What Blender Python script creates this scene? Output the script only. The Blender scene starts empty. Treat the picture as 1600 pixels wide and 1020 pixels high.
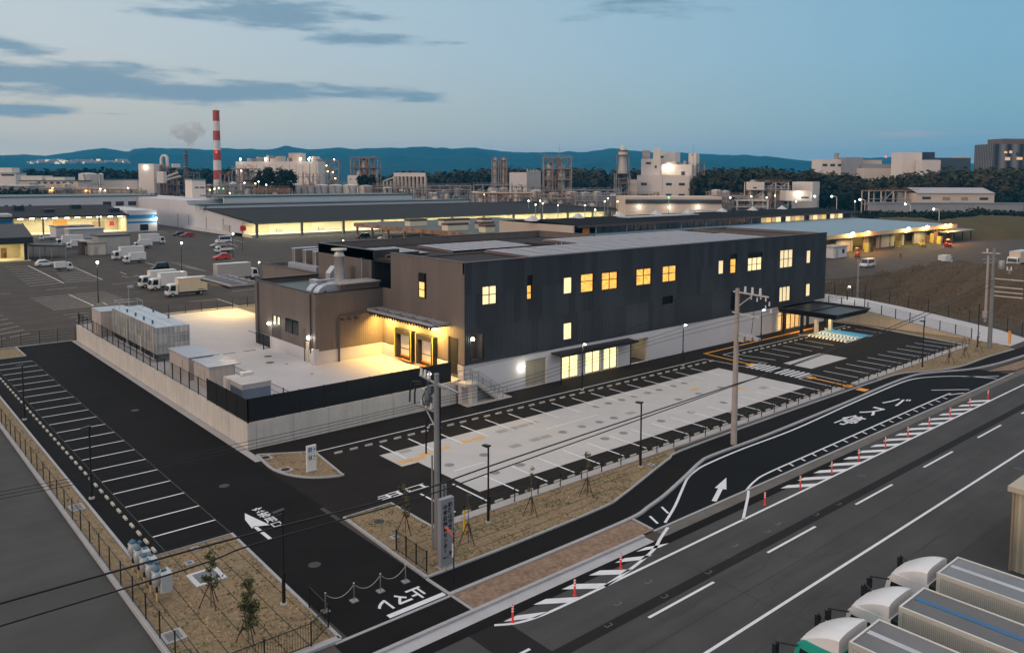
import bpy, math, random
import numpy as np
from mathutils import Vector, Matrix
sc = bpy.context.scene
COL = sc.collection
rnd = random.Random(7)
PI = math.pi

# ---------------------------------------------------------------- camera
FPX, CYP, PITCH, ROLL, YAW, CAMH = 1256.58, 373.56, 0.0773676, -0.00378653, 0.71107249, 20.0
_fw = Vector((math.sin(YAW) * math.cos(PITCH), math.cos(YAW) * math.cos(PITCH), -math.sin(PITCH)))
_r = Vector((math.cos(YAW), -math.sin(YAW), 0))
_dn = _fw.cross(_r)
RIGHT = _r * math.cos(ROLL) + _dn * math.sin(ROLL)
DOWN = -_r * math.sin(ROLL) + _dn * math.cos(ROLL)
FWD = _fw
CAMP = Vector((0, 0, CAMH))
cam = bpy.data.cameras.new('camera')
camo = bpy.data.objects.new('camera', cam)
COL.objects.link(camo)
camo.matrix_world = Matrix(((RIGHT.x, -DOWN.x, -FWD.x, 0), (RIGHT.y, -DOWN.y, -FWD.y, 0),
                            (RIGHT.z, -DOWN.z, -FWD.z, CAMH), (0, 0, 0, 1)))
cam.lens = 36 * FPX / 1600
cam.sensor_width = 36
cam.shift_y = -(510 - CYP) / 1600
cam.clip_start = 0.5
cam.clip_end = 30000
sc.camera = camo


# surveying helpers: they turn a direction measured in the photograph into a metric point
def ray(px, py):
    return RIGHT * ((px - 800) / FPX) + DOWN * ((py - CYP) / FPX) + FWD


def pt(px, py, z=0.0):           # on the horizontal plane z
    d = ray(px, py)
    return CAMP + d * ((z - CAMH) / d.z)


def pdep(px, py, D):             # at the distance D straight ahead
    d = ray(px, py)
    return CAMP + d * (D / math.hypot(FWD.x, FWD.y))


def onx(px, py, X):
    d = ray(px, py)
    return CAMP + d * (X / d.x)


def ony(px, py, Y):
    d = ray(px, py)
    return CAMP + d * (Y / d.y)


def lin(c):
    c = c / 255.0
    return c / 12.92 if c <= 0.04045 else ((c + 0.055) / 1.055) ** 2.4


def rgb(r, g, b):
    return (lin(r), lin(g), lin(b), 1)


# ---------------------------------------------------------------- exposure, sky, sun
sc.view_settings.view_transform = 'Standard'
sc.view_settings.look = 'None'
sc.view_settings.exposure = 0.0
sc.view_settings.gamma = 1.0
sc.view_settings.use_curve_mapping = False

W = bpy.data.worlds.new('World')
sc.world = W
W.use_nodes = True
nt = W.node_tree
nt.nodes.clear()


class NB:                        # tiny node-building helper
    def __init__(s, tree):
        s.t = tree

    def n(s, typ, **kw):
        nd = s.t.nodes.new(typ)
        for k, v in kw.items():
            setattr(nd, k, v)
        return nd

    def put(s, sock, v):
        if isinstance(v, bpy.types.NodeSocket):
            s.t.links.new(v, sock)
        else:
            sock.default_value = v

    def m(s, op, a, b=None, c=None, clamp=False):
        nd = s.n('ShaderNodeMath', operation=op, use_clamp=clamp)
        s.put(nd.inputs[0], a)
        if b is not None:
            s.put(nd.inputs[1], b)
        if c is not None:
            s.put(nd.inputs[2], c)
        return nd.outputs[0]

    def mix(s, f, a, b, blend='MIX'):
        nd = s.n('ShaderNodeMix', data_type='RGBA', blend_type=blend)
        s.put(nd.inputs[0], f)
        s.put(nd.inputs[6], a)
        s.put(nd.inputs[7], b)
        return nd.outputs[2]

    def ramp(s, f, stops, interp='LINEAR'):
        nd = s.n('ShaderNodeValToRGB')
        cr = nd.color_ramp
        cr.interpolation = interp
        while len(cr.elements) < len(stops):
            cr.elements.new(0.5)
        for e, (p, c) in zip(cr.elements, stops):
            e.position = p
            e.color = c if len(c) == 4 else (*c, 1)
        s.put(nd.inputs[0], f)
        return nd.outputs[0]

    def sep(s, v):
        nd = s.n('ShaderNodeSeparateXYZ')
        s.put(nd.inputs[0], v)
        return nd.outputs

    def comb(s, x, y, z):
        nd = s.n('ShaderNodeCombineXYZ')
        s.put(nd.inputs[0], x)
        s.put(nd.inputs[1], y)
        s.put(nd.inputs[2], z)
        return nd.outputs[0]

    def noise(s, vec, scale, detail=4, rough=0.55):
        nd = s.n('ShaderNodeTexNoise')
        if vec is not None:
            s.put(nd.inputs['Vector'], vec)
        nd.inputs['Scale'].default_value = scale
        nd.inputs['Detail'].default_value = detail
        nd.inputs['Roughness'].default_value = rough
        return nd.outputs[0]


def build_sky():
    b = NB(nt)
    out = b.n('ShaderNodeOutputWorld')
    bg = b.n('ShaderNodeBackground')
    tc = b.n('ShaderNodeTexCoord')
    x, y, z = b.sep(tc.outputs['Generated'])
    el = b.m('MULTIPLY', b.m('ARCSINE', z), 180 / PI)
    az = b.m('MULTIPLY', b.m('ARCTAN2', x, y), 180 / PI)
    t = b.m('DIVIDE', b.m('ADD', el, 2.0), 92.0, clamp=True)
    e = lambda d: (d + 2) / 92
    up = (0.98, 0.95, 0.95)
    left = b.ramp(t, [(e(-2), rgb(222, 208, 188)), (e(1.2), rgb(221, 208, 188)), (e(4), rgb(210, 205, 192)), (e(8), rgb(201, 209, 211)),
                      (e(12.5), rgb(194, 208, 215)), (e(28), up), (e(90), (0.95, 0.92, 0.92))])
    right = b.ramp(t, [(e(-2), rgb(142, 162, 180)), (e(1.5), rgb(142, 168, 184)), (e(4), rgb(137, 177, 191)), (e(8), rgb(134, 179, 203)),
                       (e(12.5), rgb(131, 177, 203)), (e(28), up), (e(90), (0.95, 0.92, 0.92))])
    side = b.m('ADD', b.m('MULTIPLY', b.m('SUBTRACT', az, math.degrees(YAW)), 1 / 60.0), 0.5, clamp=True)
    col = b.mix(side, left, right)
    # after-glow low in the west (-X), clear cold sky towards -Y
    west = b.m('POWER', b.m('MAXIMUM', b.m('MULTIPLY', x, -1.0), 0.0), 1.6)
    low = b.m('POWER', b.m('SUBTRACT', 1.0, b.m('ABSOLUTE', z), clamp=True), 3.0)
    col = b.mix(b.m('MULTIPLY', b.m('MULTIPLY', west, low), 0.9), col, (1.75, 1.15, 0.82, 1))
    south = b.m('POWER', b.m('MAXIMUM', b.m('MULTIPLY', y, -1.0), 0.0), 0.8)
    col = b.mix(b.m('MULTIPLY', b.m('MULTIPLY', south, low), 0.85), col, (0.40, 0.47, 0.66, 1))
    # clouds
    vec = b.comb(b.m('MULTIPLY', az, 0.055), b.m('MULTIPLY', el, 0.30), 0.0)
    nz = b.noise(vec, 3.0, 7, 0.6)
    clouds = [(60, 118, 260, 26, 1.0), (330, 142, 330, 16, 1.0), (150, 132, 300, 22, .8), (520, 148, 160, 9, .8), (40, 172, 130, 9, .85), (175, 178, 60, 4, .7),
              (15, 72, 60, 20, .9), (410, 20, 190, 26, .8), (560, 62, 140, 11, .8), (440, 42, 110, 10, .6), (1040, 12, 130, 14, .45),
              (980, 2, 110, 14, .45), (655, 155, 60, 6, .5)]
    acc = None
    for px, py, rx, ry, wgt in clouds:
        d = ray(px, py).normalized()
        a0, e0 = math.degrees(math.atan2(d.x, d.y)), math.degrees(math.asin(d.z))
        q1 = b.m('POWER', b.m('ABSOLUTE', b.m('MULTIPLY', b.m('SUBTRACT', az, a0), 22.0 / rx)), 2.0)
        q2 = b.m('POWER', b.m('ABSOLUTE', b.m('MULTIPLY', b.m('SUBTRACT', el, e0), 22.0 / ry)), 2.0)
        v = b.m('MULTIPLY', b.m('SUBTRACT', 1.0, b.m('SQRT', b.m('ADD', q1, q2))), wgt)
        acc = v if acc is None else b.m('MAXIMUM', acc, v)
    dens = b.m('ADD', acc, b.m('MULTIPLY', b.m('SUBTRACT', nz, 0.5), 2.6))
    msk = b.m('MULTIPLY', b.m('MULTIPLY', b.m('SMOOTH_MIN', b.m('ADD', b.m('MULTIPLY', dens, 1.5), 0.12), 1.0, 0.3, clamp=True), 0.85),
              b.m('GREATER_THAN', el, 0.2))
    nd = b.n('ShaderNodeMapRange', interpolation_type='SMOOTHSTEP')
    b.put(nd.inputs[0], msk)
    nd.inputs[1].default_value, nd.inputs[2].default_value = 0.02, 0.85
    nd.inputs[4].default_value = 0.78
    col = b.mix(nd.outputs[0], col, rgb(112, 145, 168))
    # one thin pinkish cloud low on the right
    for px, py, rx, ry, k in [(1415, 210, 75, 7, .55), (1540, 207, 120, 3.5, .2)]:
        d = ray(px, py).normalized()
        a0, e0 = math.degrees(math.atan2(d.x, d.y)), math.degrees(math.asin(d.z))
        q1 = b.m('POWER', b.m('ABSOLUTE', b.m('MULTIPLY', b.m('SUBTRACT', az, a0), 22.0 / rx)), 2.0)
        q2 = b.m('POWER', b.m('ABSOLUTE', b.m('MULTIPLY', b.m('SUBTRACT', el, e0), 22.0 / ry)), 2.0)
        v = b.m('ADD', b.m('SUBTRACT', 1.0, b.m('SQRT', b.m('ADD', q1, q2))), b.m('MULTIPLY', b.m('SUBTRACT', nz, 0.5), 1.6))
        col = b.mix(b.m('MULTIPLY', v, k * 1.4, clamp=True), col, rgb(186, 178, 184))
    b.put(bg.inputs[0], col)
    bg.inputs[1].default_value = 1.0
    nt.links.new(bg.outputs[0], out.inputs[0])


build_sky()
sun = bpy.data.lights.new('sun', 'SUN')
sun.energy = 1.25
sun.angle = math.radians(16)
sun.color = (1.0, 0.72, 0.52)
suno = bpy.data.objects.new('sun', sun)
COL.objects.link(suno)
suno.rotation_euler = Vector((1.0, 0.06, -0.15)).to_track_quat('-Z', 'Y').to_euler()   # afterglow from the west, low


# ---------------------------------------------------------------- materials
def mat(name, col, rough=0.75, metal=0.0, var=0.12, scale=0.6, fine=0.06, fscale=14, bump=0.0, spec=0.4, tint=None):
    m = bpy.data.materials.new(name)
    m.use_nodes = True
    t = m.node_tree
    b = NB(t)
    bs = t.nodes['Principled BSDF']
    bs.inputs['Roughness'].default_value = rough
    bs.inputs['Metallic'].default_value = metal
    bs.inputs['Specular IOR Level'].default_value = spec
    g = b.n('ShaderNodeNewGeometry')
    p = g.outputs['Position']
    n1 = b.noise(p, scale, 5, 0.6)
    n2 = b.noise(p, fscale, 3, 0.6)
    f = b.m('ADD', b.m('MULTIPLY', b.m('SUBTRACT', n1, 0.5), 4 * var), b.m('MULTIPLY', b.m('SUBTRACT', n2, 0.5), 4 * fine))
    k = b.m('MAXIMUM', b.m('ADD', f, 1.0), 0.05)
    base = (*col[:3], 1)
    if tint:
        base = b.mix(b.m('MULTIPLY', b.m('SUBTRACT', n1, 0.35), 2.5, clamp=True), base, (*tint[:3], 1))
    c = b.mix(1.0, base, b.comb(k, k, k), 'MULTIPLY')
    b.put(bs.inputs['Base Color'], c)
    if bump:
        bp = b.n('ShaderNodeBump')
        bp.inputs['Strength'].default_value = bump
        bp.inputs['Distance'].default_value = 0.02
        b.put(bp.inputs['Height'], n2)
        b.put(bs.inputs['Normal'], bp.outputs[0])
    m['bsdf'] = bs.name
    return m


def emit(name, col, strength):
    m = bpy.data.materials.new(name)
    m.use_nodes = True
    t = m.node_tree
    bs = t.nodes['Principled BSDF']
    bs.inputs['Base Color'].default_value = (*col[:3], 1)
    bs.inputs['Emission Color'].default_value = (*col[:3], 1)
    bs.inputs['Emission Strength'].default_value = strength
    return m


def ribbed(name, col, pitch, rough=0.6, metal=0.0, depth=0.02, shade=0.0, panel=None, var=0.08, spec=0.35, axis='uv', joint=None):
    """sheet with ribs across the wall direction; panel=(w,h,z0,amount): tonal variation of single panels"""
    m = mat(name, col, rough, metal, var, 0.4, 0.03, 9, 0, spec)
    t = m.node_tree
    b = NB(t)
    bs = t.nodes['Principled BSDF']
    g = b.n('ShaderNodeNewGeometry')
    x, y, z = b.sep(g.outputs['Position'])
    u = b.m('ADD', x, y) if axis == 'uv' else (x if axis == 'x' else y)
    if axis == 'z':
        u = z
    s = b.m('SINE', b.m('MULTIPLY', u, 2 * PI / pitch))
    bp = b.n('ShaderNodeBump')
    bp.inputs['Strength'].default_value = 0.8
    bp.inputs['Distance'].default_value = depth
    b.put(bp.inputs['Height'], s)
    b.put(bs.inputs['Normal'], bp.outputs[0])
    c = bs.inputs['Base Color'].links[0].from_socket
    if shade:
        k = b.m('ADD', 1.0 - shade * 0.5, b.m('MULTIPLY', s, shade * 0.5))  # rib shading put into the colour: troughs darker than crests
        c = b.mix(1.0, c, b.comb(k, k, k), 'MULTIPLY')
    if panel:
        w, h, z0, amt = panel
        wn = b.n('ShaderNodeTexWhiteNoise', noise_dimensions='2D')
        zi = b.m('FLOOR', b.m('DIVIDE', b.m('SUBTRACT', z, z0), h))
        b.put(wn.inputs['Vector'], b.comb(b.m('FLOOR', b.m('ADD', b.m('DIVIDE', u, w), b.m('MULTIPLY', zi, 0.5))), zi, 0.0))
        k = b.m('ADD', 1.0 - amt, b.m('MULTIPLY', wn.outputs[0], 2 * amt))
        c = b.mix(1.0, c, b.comb(k, k, k), 'MULTIPLY')
    b.put(bs.inputs['Base Color'], c)
    return m


def jointed(name, col, pitch, tint=None, var=0.12, streak=0.12, dark=0.45, rough=0.85, width=0.012):
    """concrete with vertical joints and run-off streaks"""
    m = mat(name, col, rough, 0, var, 0.5, 0.05, 8, 0.15, 0.3, tint)
    t = m.node_tree
    b = NB(t)
    bs = t.nodes['Principled BSDF']
    g = b.n('ShaderNodeNewGeometry')
    x, y, z = b.sep(g.outputs['Position'])
    u = b.m('ADD', x, y)
    c = bs.inputs['Base Color'].links[0].from_socket
    st = b.noise(b.comb(b.m('MULTIPLY', u, 1.0), b.m('MULTIPLY', z, 0.12), 0.0), 2.2, 4)
    k = b.m('ADD', 1.0, b.m('MULTIPLY', b.m('SUBTRACT', st, 0.5), -4 * streak))
    c = b.mix(1.0, c, b.comb(k, k, k), 'MULTIPLY')
    j = b.m('LESS_THAN', b.m('FRACT', b.m('DIVIDE', u, pitch)), width)
    c = b.mix(j, c, tuple(v * dark for v in col[:3]) + (1,))
    b.put(bs.inputs['Base Color'], c)
    return m


# ---------------------------------------------------------------- mesh building
class MB:
    def __init__(s):
        s.v, s.f, s.mi, s.sm = [], [], [], []

    def add(s, vs, fs, mi=0, smooth=False):
        o = len(s.v)
        s.v += [tuple(v) for v in vs]
        s.f += [tuple(i + o for i in f) for f in fs]
        s.mi += [mi] * len(fs)
        s.sm += [smooth] * len(fs)
        return s

    def box(s, x0, y0, z0, x1, y1, z1, mi=0):
        x0, x1 = min(x0, x1), max(x0, x1)
        y0, y1 = min(y0, y1), max(y0, y1)
        z0, z1 = min(z0, z1), max(z0, z1)
        return s.add([(x0, y0, z0), (x1, y0, z0), (x1, y1, z0), (x0, y1, z0), (x0, y0, z1), (x1, y0, z1), (x1, y1, z1), (x0, y1, z1)],
                     [(0, 3, 2, 1), (4, 5, 6, 7), (0, 1, 5, 4), (1, 2, 6, 5), (2, 3, 7, 6), (3, 0, 4, 7)], mi)

    def quad(s, a, b, c, d, mi=0):
        return s.add([a, b, c, d], [(0, 1, 2, 3)], mi)

    def poly(s, pts, z=None, mi=0):
        return s.add([(p[0], p[1], p[2] if z is None else z) for p in pts], [tuple(range(len(pts)))], mi)

    def prism(s, pts, z0, z1, mi=0):
        n = len(pts)
        A = sum(pts[i][0] * pts[(i + 1) % n][1] - pts[(i + 1) % n][0] * pts[i][1] for i in range(n))
        if A < 0:
            pts = list(pts)[::-1]
        vs = [(p[0], p[1], z0) for p in pts] + [(p[0], p[1], z1) for p in pts]
        fs = [tuple(range(n))[::-1], tuple(range(n, 2 * n))] + [(i, (i + 1) % n, n + (i + 1) % n, n + i) for i in range(n)]
        return s.add(vs, fs, mi)

    def profile(s, pts, axis, a0, a1, mi=0):
        """2-D profile extruded along an axis: 'x' -> pts are (y,z); 'y' -> pts are (x,z)"""
        n = len(pts)
        mk = (lambda a, p: (a, p[0], p[1])) if axis == 'x' else (lambda a, p: (p[0], a, p[1]))
        vs = [mk(a0, p) for p in pts] + [mk(a1, p) for p in pts]
        A = sum(pts[i][0] * pts[(i + 1) % n][1] - pts[(i + 1) % n][0] * pts[i][1] for i in range(n))
        fs = [tuple(range(n))[::-1], tuple(range(n, 2 * n))] + [(i, (i + 1) % n, n + (i + 1) % n, n + i) for i in range(n)]
        if (A < 0) == (axis == 'x'):
            fs = [f[::-1] for f in fs]
        return s.add(vs, fs, mi)

    def tube(s, path, r, n=8, mi=0, cap=True, smooth=True):
        P = [Vector(p) for p in path]
        R = r if isinstance(r, (list, tuple)) else [r] * len(P)
        vs, fs = [], []
        d0 = (P[1] - P[0]).normalized()
        ref = Vector((0, 0, 1)) if abs(d0.z) < 0.9 else Vector((1, 0, 0))
        for i, p in enumerate(P):
            d = (P[min(i + 1, len(P) - 1)] - P[max(i - 1, 0)]).normalized()
            a = d.cross(ref)
            a = a.normalized() if a.length > 1e-6 else Vector((1, 0, 0))
            c = a.cross(d).normalized()
            for k in range(n):
                w = 2 * PI * k / n
                vs.append(p + (a * math.cos(w) + c * math.sin(w)) * R[i])
        for i in range(len(P) - 1):
            for k in range(n):
                fs.append((i * n + k, i * n + (k + 1) % n, (i + 1) * n + (k + 1) % n, (i + 1) * n + k))
        s.add(vs, fs, mi, smooth)
        if cap:
            L = (len(P) - 1) * n
            s.add(vs[:n], [tuple(range(n))[::-1]], mi)
            s.add(vs[L:], [tuple(range(n))], mi)
        return s

    def bar(s, p, q, w, h=None, mi=0):
        """rectangular bar from p to q"""
        h = w if h is None else h
        p, q = Vector(p), Vector(q)
        d = (q - p).normalized()
        ref = Vector((0, 0, 1)) if abs(d.z) < 0.95 else Vector((0, 1, 0))
        a = d.cross(ref).normalized() * (w / 2)
        c = a.cross(d).normalized() * (h / 2)
        vs = [p - a - c, p + a - c, p + a + c, p - a + c, q - a - c, q + a - c, q + a + c, q - a + c]
        return s.add(vs, [(0, 1, 2, 3), (7, 6, 5, 4), (0, 4, 5, 1), (1, 5, 6, 2), (2, 6, 7, 3), (3, 7, 4, 0)], mi)

    def lathe(s, prof, cx, cy, n=20, mi=0, smooth=True):
        vs, fs = [], []
        for r, z in prof:
            for k in range(n):
                w = 2 * PI * k / n
                vs.append((cx + r * math.cos(w), cy + r * math.sin(w), z))
        for i in range(len(prof) - 1):
            for k in range(n):
                fs.append((i * n + k, i * n + (k + 1) % n, (i + 1) * n + (k + 1) % n, (i + 1) * n + k))
        s.add(vs, fs, mi, smooth)
        if prof[-1][0] > 1e-3:
            s.add(vs[-n:], [tuple(range(n))], mi)
        return s

    def sphere(s, c, r, mi=0, n=10, m=6):
        vs, fs = [], []
        for i in range(m + 1):
            th = PI * i / m
            for k in range(n):
                w = 2 * PI * k / n
                vs.append((c[0] + r * math.sin(th) * math.cos(w), c[1] + r * math.sin(th) * math.sin(w), c[2] + r * math.cos(th)))
        for i in range(m):
            for k in range(n):
                fs.append((i * n + k, (i + 1) * n + k, (i + 1) * n + (k + 1) % n, i * n + (k + 1) % n))
        return s.add(vs, fs, mi, True)

    def xf(s, M):
        s.v = [tuple(M @ Vector(v)) for v in s.v]
        return s

    def build(s, name, mats, parent=None, loc=None):
        me = bpy.data.meshes.new(name)
        me.from_pydata(s.v, [], s.f)
        ms = mats if isinstance(mats, (list, tuple)) else [mats]
        for m in ms:
            me.materials.append(m)
        me.polygons.foreach_set('material_index', s.mi)
        me.polygons.foreach_set('use_smooth', s.sm)
        me.update()
        o = bpy.data.objects.new(name, me)
        COL.objects.link(o)
        if parent:
            o.parent = parent
        if loc is not None:
            o.location = loc
        return o


def tag(o, label, cat, group=None):
    o['label'] = label
    o['category'] = cat
    if group:
        o['group'] = group
    return o


def struct(o, kind='structure'):
    o['kind'] = kind
    return o


def thing(name, label, cat, loc=(0, 0, 0), rz=0.0, group=None):
    o = bpy.data.objects.new(name, None)
    o.empty_display_size = 0.3
    COL.objects.link(o)
    o.location = loc
    o.rotation_euler = (0, 0, rz)
    return tag(o, label, cat, group)


def dup(root, loc, rz=None, label=None, group=None, scale=None):
    def cp(o, par):
        c = o.copy()
        COL.objects.link(c)
        if par:
            c.parent = par
        for ch in kids.get(o.name, []):
            cp(ch, c)
        return c
    kids = {}
    stack = [root]
    while stack:
        a = stack.pop()
        kids[a.name] = list(a.children)
        stack += kids[a.name]
    r = cp(root, None)
    r.location = loc
    if rz is not None:
        r.rotation_euler = (0, 0, rz)
    if scale:
        r.scale = scale
    if label:
        r['label'] = label
    if group:
        r['group'] = group
    return r


def lamp_point(name, loc, power, col, radius=0.12, parent=None, spot=None):
    L = bpy.data.lights.new(name, 'SPOT' if spot else 'POINT')
    L.energy = power
    L.color = col
    L.shadow_soft_size = radius
    if spot:
        L.spot_size = math.radians(spot)
        L.spot_blend = 0.6
    o = bpy.data.objects.new(name, L)
    COL.objects.link(o)
    o.location = loc
    if parent:
        o.parent = parent
    return o


def lamp_area(name, loc, sx, sy, power, col, rot=(0, 0, 0), parent=None):
    L = bpy.data.lights.new(name, 'AREA')
    L.shape = 'RECTANGLE'
    L.size, L.size_y = sx, sy
    L.energy = power
    L.color = col
    o = bpy.data.objects.new(name, L)
    COL.objects.link(o)
    o.location = loc
    o.rotation_euler = rot
    if parent:
        o.parent = parent
    return o


def wall(mb, o, ud, u0, u1, z0, z1, holes=(), depth=0.15, mi=0, jm=None):
    """wall face with true openings; o origin, ud horizontal unit direction; outward normal = ud rotated by -90 deg"""
    ud = Vector((ud[0], ud[1], 0))
    nrm = Vector((ud.y, -ud.x, 0))
    O = Vector(o)
    us = sorted({u0, u1, *[h[0] for h in holes], *[h[1] for h in holes]})
    zs = sorted({z0, z1, *[h[2] for h in holes], *[h[3] for h in holes]})
    P = lambda u, z, d=0: O + ud * u + Vector((0, 0, z)) - nrm * d
    for i in range(len(us) - 1):
        for j in range(len(zs) - 1):
            cu, cz = (us[i] + us[i + 1]) / 2, (zs[j] + zs[j + 1]) / 2
            if any(h[0] < cu < h[1] and h[2] < cz < h[3] for h in holes):
                continue
            mb.quad(P(us[i], zs[j]), P(us[i + 1], zs[j]), P(us[i + 1], zs[j + 1]), P(us[i], zs[j + 1]), mi)
    jm = mi if jm is None else jm
    for a, b_, c, d in [h[:4] for h in holes]:
        dp = depth
        mb.quad(P(a, c), P(a, d), P(a, d, dp), P(a, c, dp), jm)
        mb.quad(P(b_, c, dp), P(b_, d, dp), P(b_, d), P(b_, c), jm)
        mb.quad(P(a, d), P(b_, d), P(b_, d, dp), P(a, d, dp), jm)
        mb.quad(P(a, c, dp), P(b_, c, dp), P(b_, c), P(a, c), jm)
    return mb
# ================================================================ ground, roads, markings
def sheet(name, polys, z, m, kind='structure'):
    mb = MB()
    for p in polys:
        p = [(q[0], q[1]) for q in p]
        n = len(p)
        A = sum(p[i][0] * p[(i + 1) % n][1] - p[(i + 1) % n][0] * p[i][1] for i in range(n))
        mb.poly([(a, b_, z) for a, b_ in (p if A > 0 else p[::-1])])
    return struct(mb.build(name, m), kind)


def rect(x0, y0, x1, y1):
    return [(x0, y0), (x1, y0), (x1, y1), (x0, y1)]


def stroke(pts, w):
    """flat ribbon polygons along a polyline"""
    P = [Vector((p[0], p[1], 0)) for p in pts]
    L, R_ = [], []
    for i, p in enumerate(P):
        d = (P[min(i + 1, len(P) - 1)] - P[max(i - 1, 0)]).normalized()
        n = Vector((-d.y, d.x, 0)) * (w / 2)
        L.append(p + n)
        R_.append(p - n)
    return [[R_[i], R_[i + 1], L[i + 1], L[i]] for i in range(len(P) - 1)]


def smooth(pts, k=5):
    """Catmull-Rom through a polyline"""
    P = [Vector((p[0], p[1], 0)) for p in pts]
    out = []
    for i in range(len(P) - 1):
        a, b_, c, d = P[max(i - 1, 0)], P[i], P[i + 1], P[min(i + 2, len(P) - 1)]
        for j in range(k):
            t = j / k
            out.append(0.5 * (2 * b_ + (c - a) * t + (2 * a - 5 * b_ + 4 * c - d) * t * t + (3 * b_ - a - 3 * c + d) * t ** 3))
    return out + [P[-1]]


def kerb(name, pts, w, h, m, z0=0.0):
    mb = MB()
    for q in stroke(pts, w):
        mb.prism([(v.x, v.y) for v in q], z0 - 0.05, h)
    return struct(mb.build(name, m))


def asphalt(name, col, blotch, patch=0.0, rough=0.85):
    m = mat(name, col, rough, 0, blotch, 0.25, 0.10, 22, 0.25, 0.07)
    t = m.node_tree
    b = NB(t)
    bs = t.nodes['Principled BSDF']
    g = b.n('ShaderNodeNewGeometry')
    p = g.outputs['Position']
    c = bs.inputs['Base Color'].links[0].from_socket
    x, y, z = b.sep(p)
    # wear along the driving direction, and pale dust
    w = b.noise(b.comb(b.m('MULTIPLY', x, 0.05), b.m('MULTIPLY', y, 0.6), 0.0), 1.6, 4)
    k = b.m('ADD', 1.0, b.m('MULTIPLY', b.m('SUBTRACT', w, 0.5), patch * 4))
    c = b.mix(1.0, c, b.comb(k, k, k), 'MULTIPLY')
    b.put(bs.inputs['Base Color'], c)
    return m


M_NEW = asphalt('new_asphalt', (0.0105, 0.0098, 0.0098), 0.22, 0.14)
M_LOT = asphalt('lot_asphalt', (0.0185, 0.0160, 0.0147), 0.20, 0.10)
M_BAY = asphalt('bay_asphalt', (0.0085, 0.0098, 0.0115), 0.14, 0.05)
M_ROAD = asphalt('road_asphalt', (0.062, 0.062, 0.062), 0.15, 0.16)
M_DARKSTRIP = asphalt('patch_asphalt', (0.020, 0.020, 0.020), 0.1, 0.04)
M_BACK = asphalt('old_asphalt', (0.068, 0.059, 0.052), 0.18, 0.12)
M_NEIGH = asphalt('neighbour_concrete', (0.066, 0.067, 0.065), 0.16, 0.10)
M_SLAB = jointed('pale_concrete', (0.43, 0.42, 0.415), 7.0, var=0.06, streak=0.02, dark=0.8, width=0.004)
M_YARD = jointed('yard_concrete', (0.44, 0.42, 0.43), 5.2, var=0.05, streak=0.02, dark=0.85, width=0.005)
M_KERB = jointed('kerb_concrete', (0.32, 0.32, 0.33), 0.6, var=0.12, streak=0.03, dark=0.6, width=0.03)
M_KERB2 = jointed('walk_concrete', (0.34, 0.32, 0.315), 2.0, var=0.10, streak=0.03, dark=0.7, width=0.01)
M_WALLC = jointed('wall_concrete', (0.46, 0.435, 0.40), 2.95, var=0.11, streak=0.10, dark=0.35, width=0.01)
M_WHITELINE = mat('road_paint', (0.62, 0.63, 0.66), 0.7, 0, 0.10, 1.5, 0.14, 16)
M_ORANGE = mat('tactile_orange', (0.72, 0.30, 0.02), 0.7, 0, 0.06, 1.5, 0.06, 16)
M_BLUEPAINT = mat('bay_blue_paint', (0.03, 0.27, 0.55), 0.7, 0, 0.08, 1.5, 0.08, 16)


def soil(name, a, c2, scale=1.2):
    m = mat(name, a, 0.95, 0, 0.30, scale, 0.34, 5, 0.8, 0.03, c2)
    return m


M_SOIL = soil('straw_soil', (0.27, 0.195, 0.125), (0.14, 0.115, 0.068))
M_SOIL2 = soil('bare_soil', (0.24, 0.165, 0.12), (0.19, 0.135, 0.10))
M_MOUND = soil('mound_soil', (0.105, 0.078, 0.056), (0.055, 0.044, 0.028), 0.35)
M_GRASSM = soil('dry_grass', (0.105, 0.08, 0.045), (0.05, 0.05, 0.022), 0.12)

ground = sheet('ground', [rect(-9000, -9000, 9000, 9000)], -0.02, M_BACK)
sheet('neighbour_lot', [rect(-60, -20, 10.05, 108)], 0.0, M_NEIGH)
sheet('road', [rect(-60, 15.9, 420, 27.35)], 0.0, M_ROAD)
sheet('roadside_yard', [rect(-60, -60, 45.2, 15.9), rect(45.2, -60, 200, 15.9)], -0.004, asphalt('roadside_asphalt', (0.052, 0.052, 0.052), 0.16, 0.12))
sheet('road_patch', [rect(22.6, 22.95, 420, 23.55), rect(20.6, 20.5, 22.6, 27.0)], 0.004, M_DARKSTRIP)
sheet('entry_drive', [rect(11.5, 43.3, 22.3, 107.6), rect(16.55, 28.2, 22.0, 43.3)], 0.004, M_NEW)
sheet('parking_lot', [[(22.3, 41.05), (25.6, 41.05), (25.6, 36.85), (103.7, 36.85), (106.75, 51.0), (106.2, 56.0), (22.9, 56.0), (22.3, 56.0)]], 0.004, M_LOT)
sheet('parking_slab', [[(29.67, 48.95), (29.67, 46.0), (31.0, 46.0), (31.0, 39.05), (70.95, 39.05), (70.95, 48.95)], rect(78.2, 42.5, 86.0, 45.75)], 0.008, M_SLAB)

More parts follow.
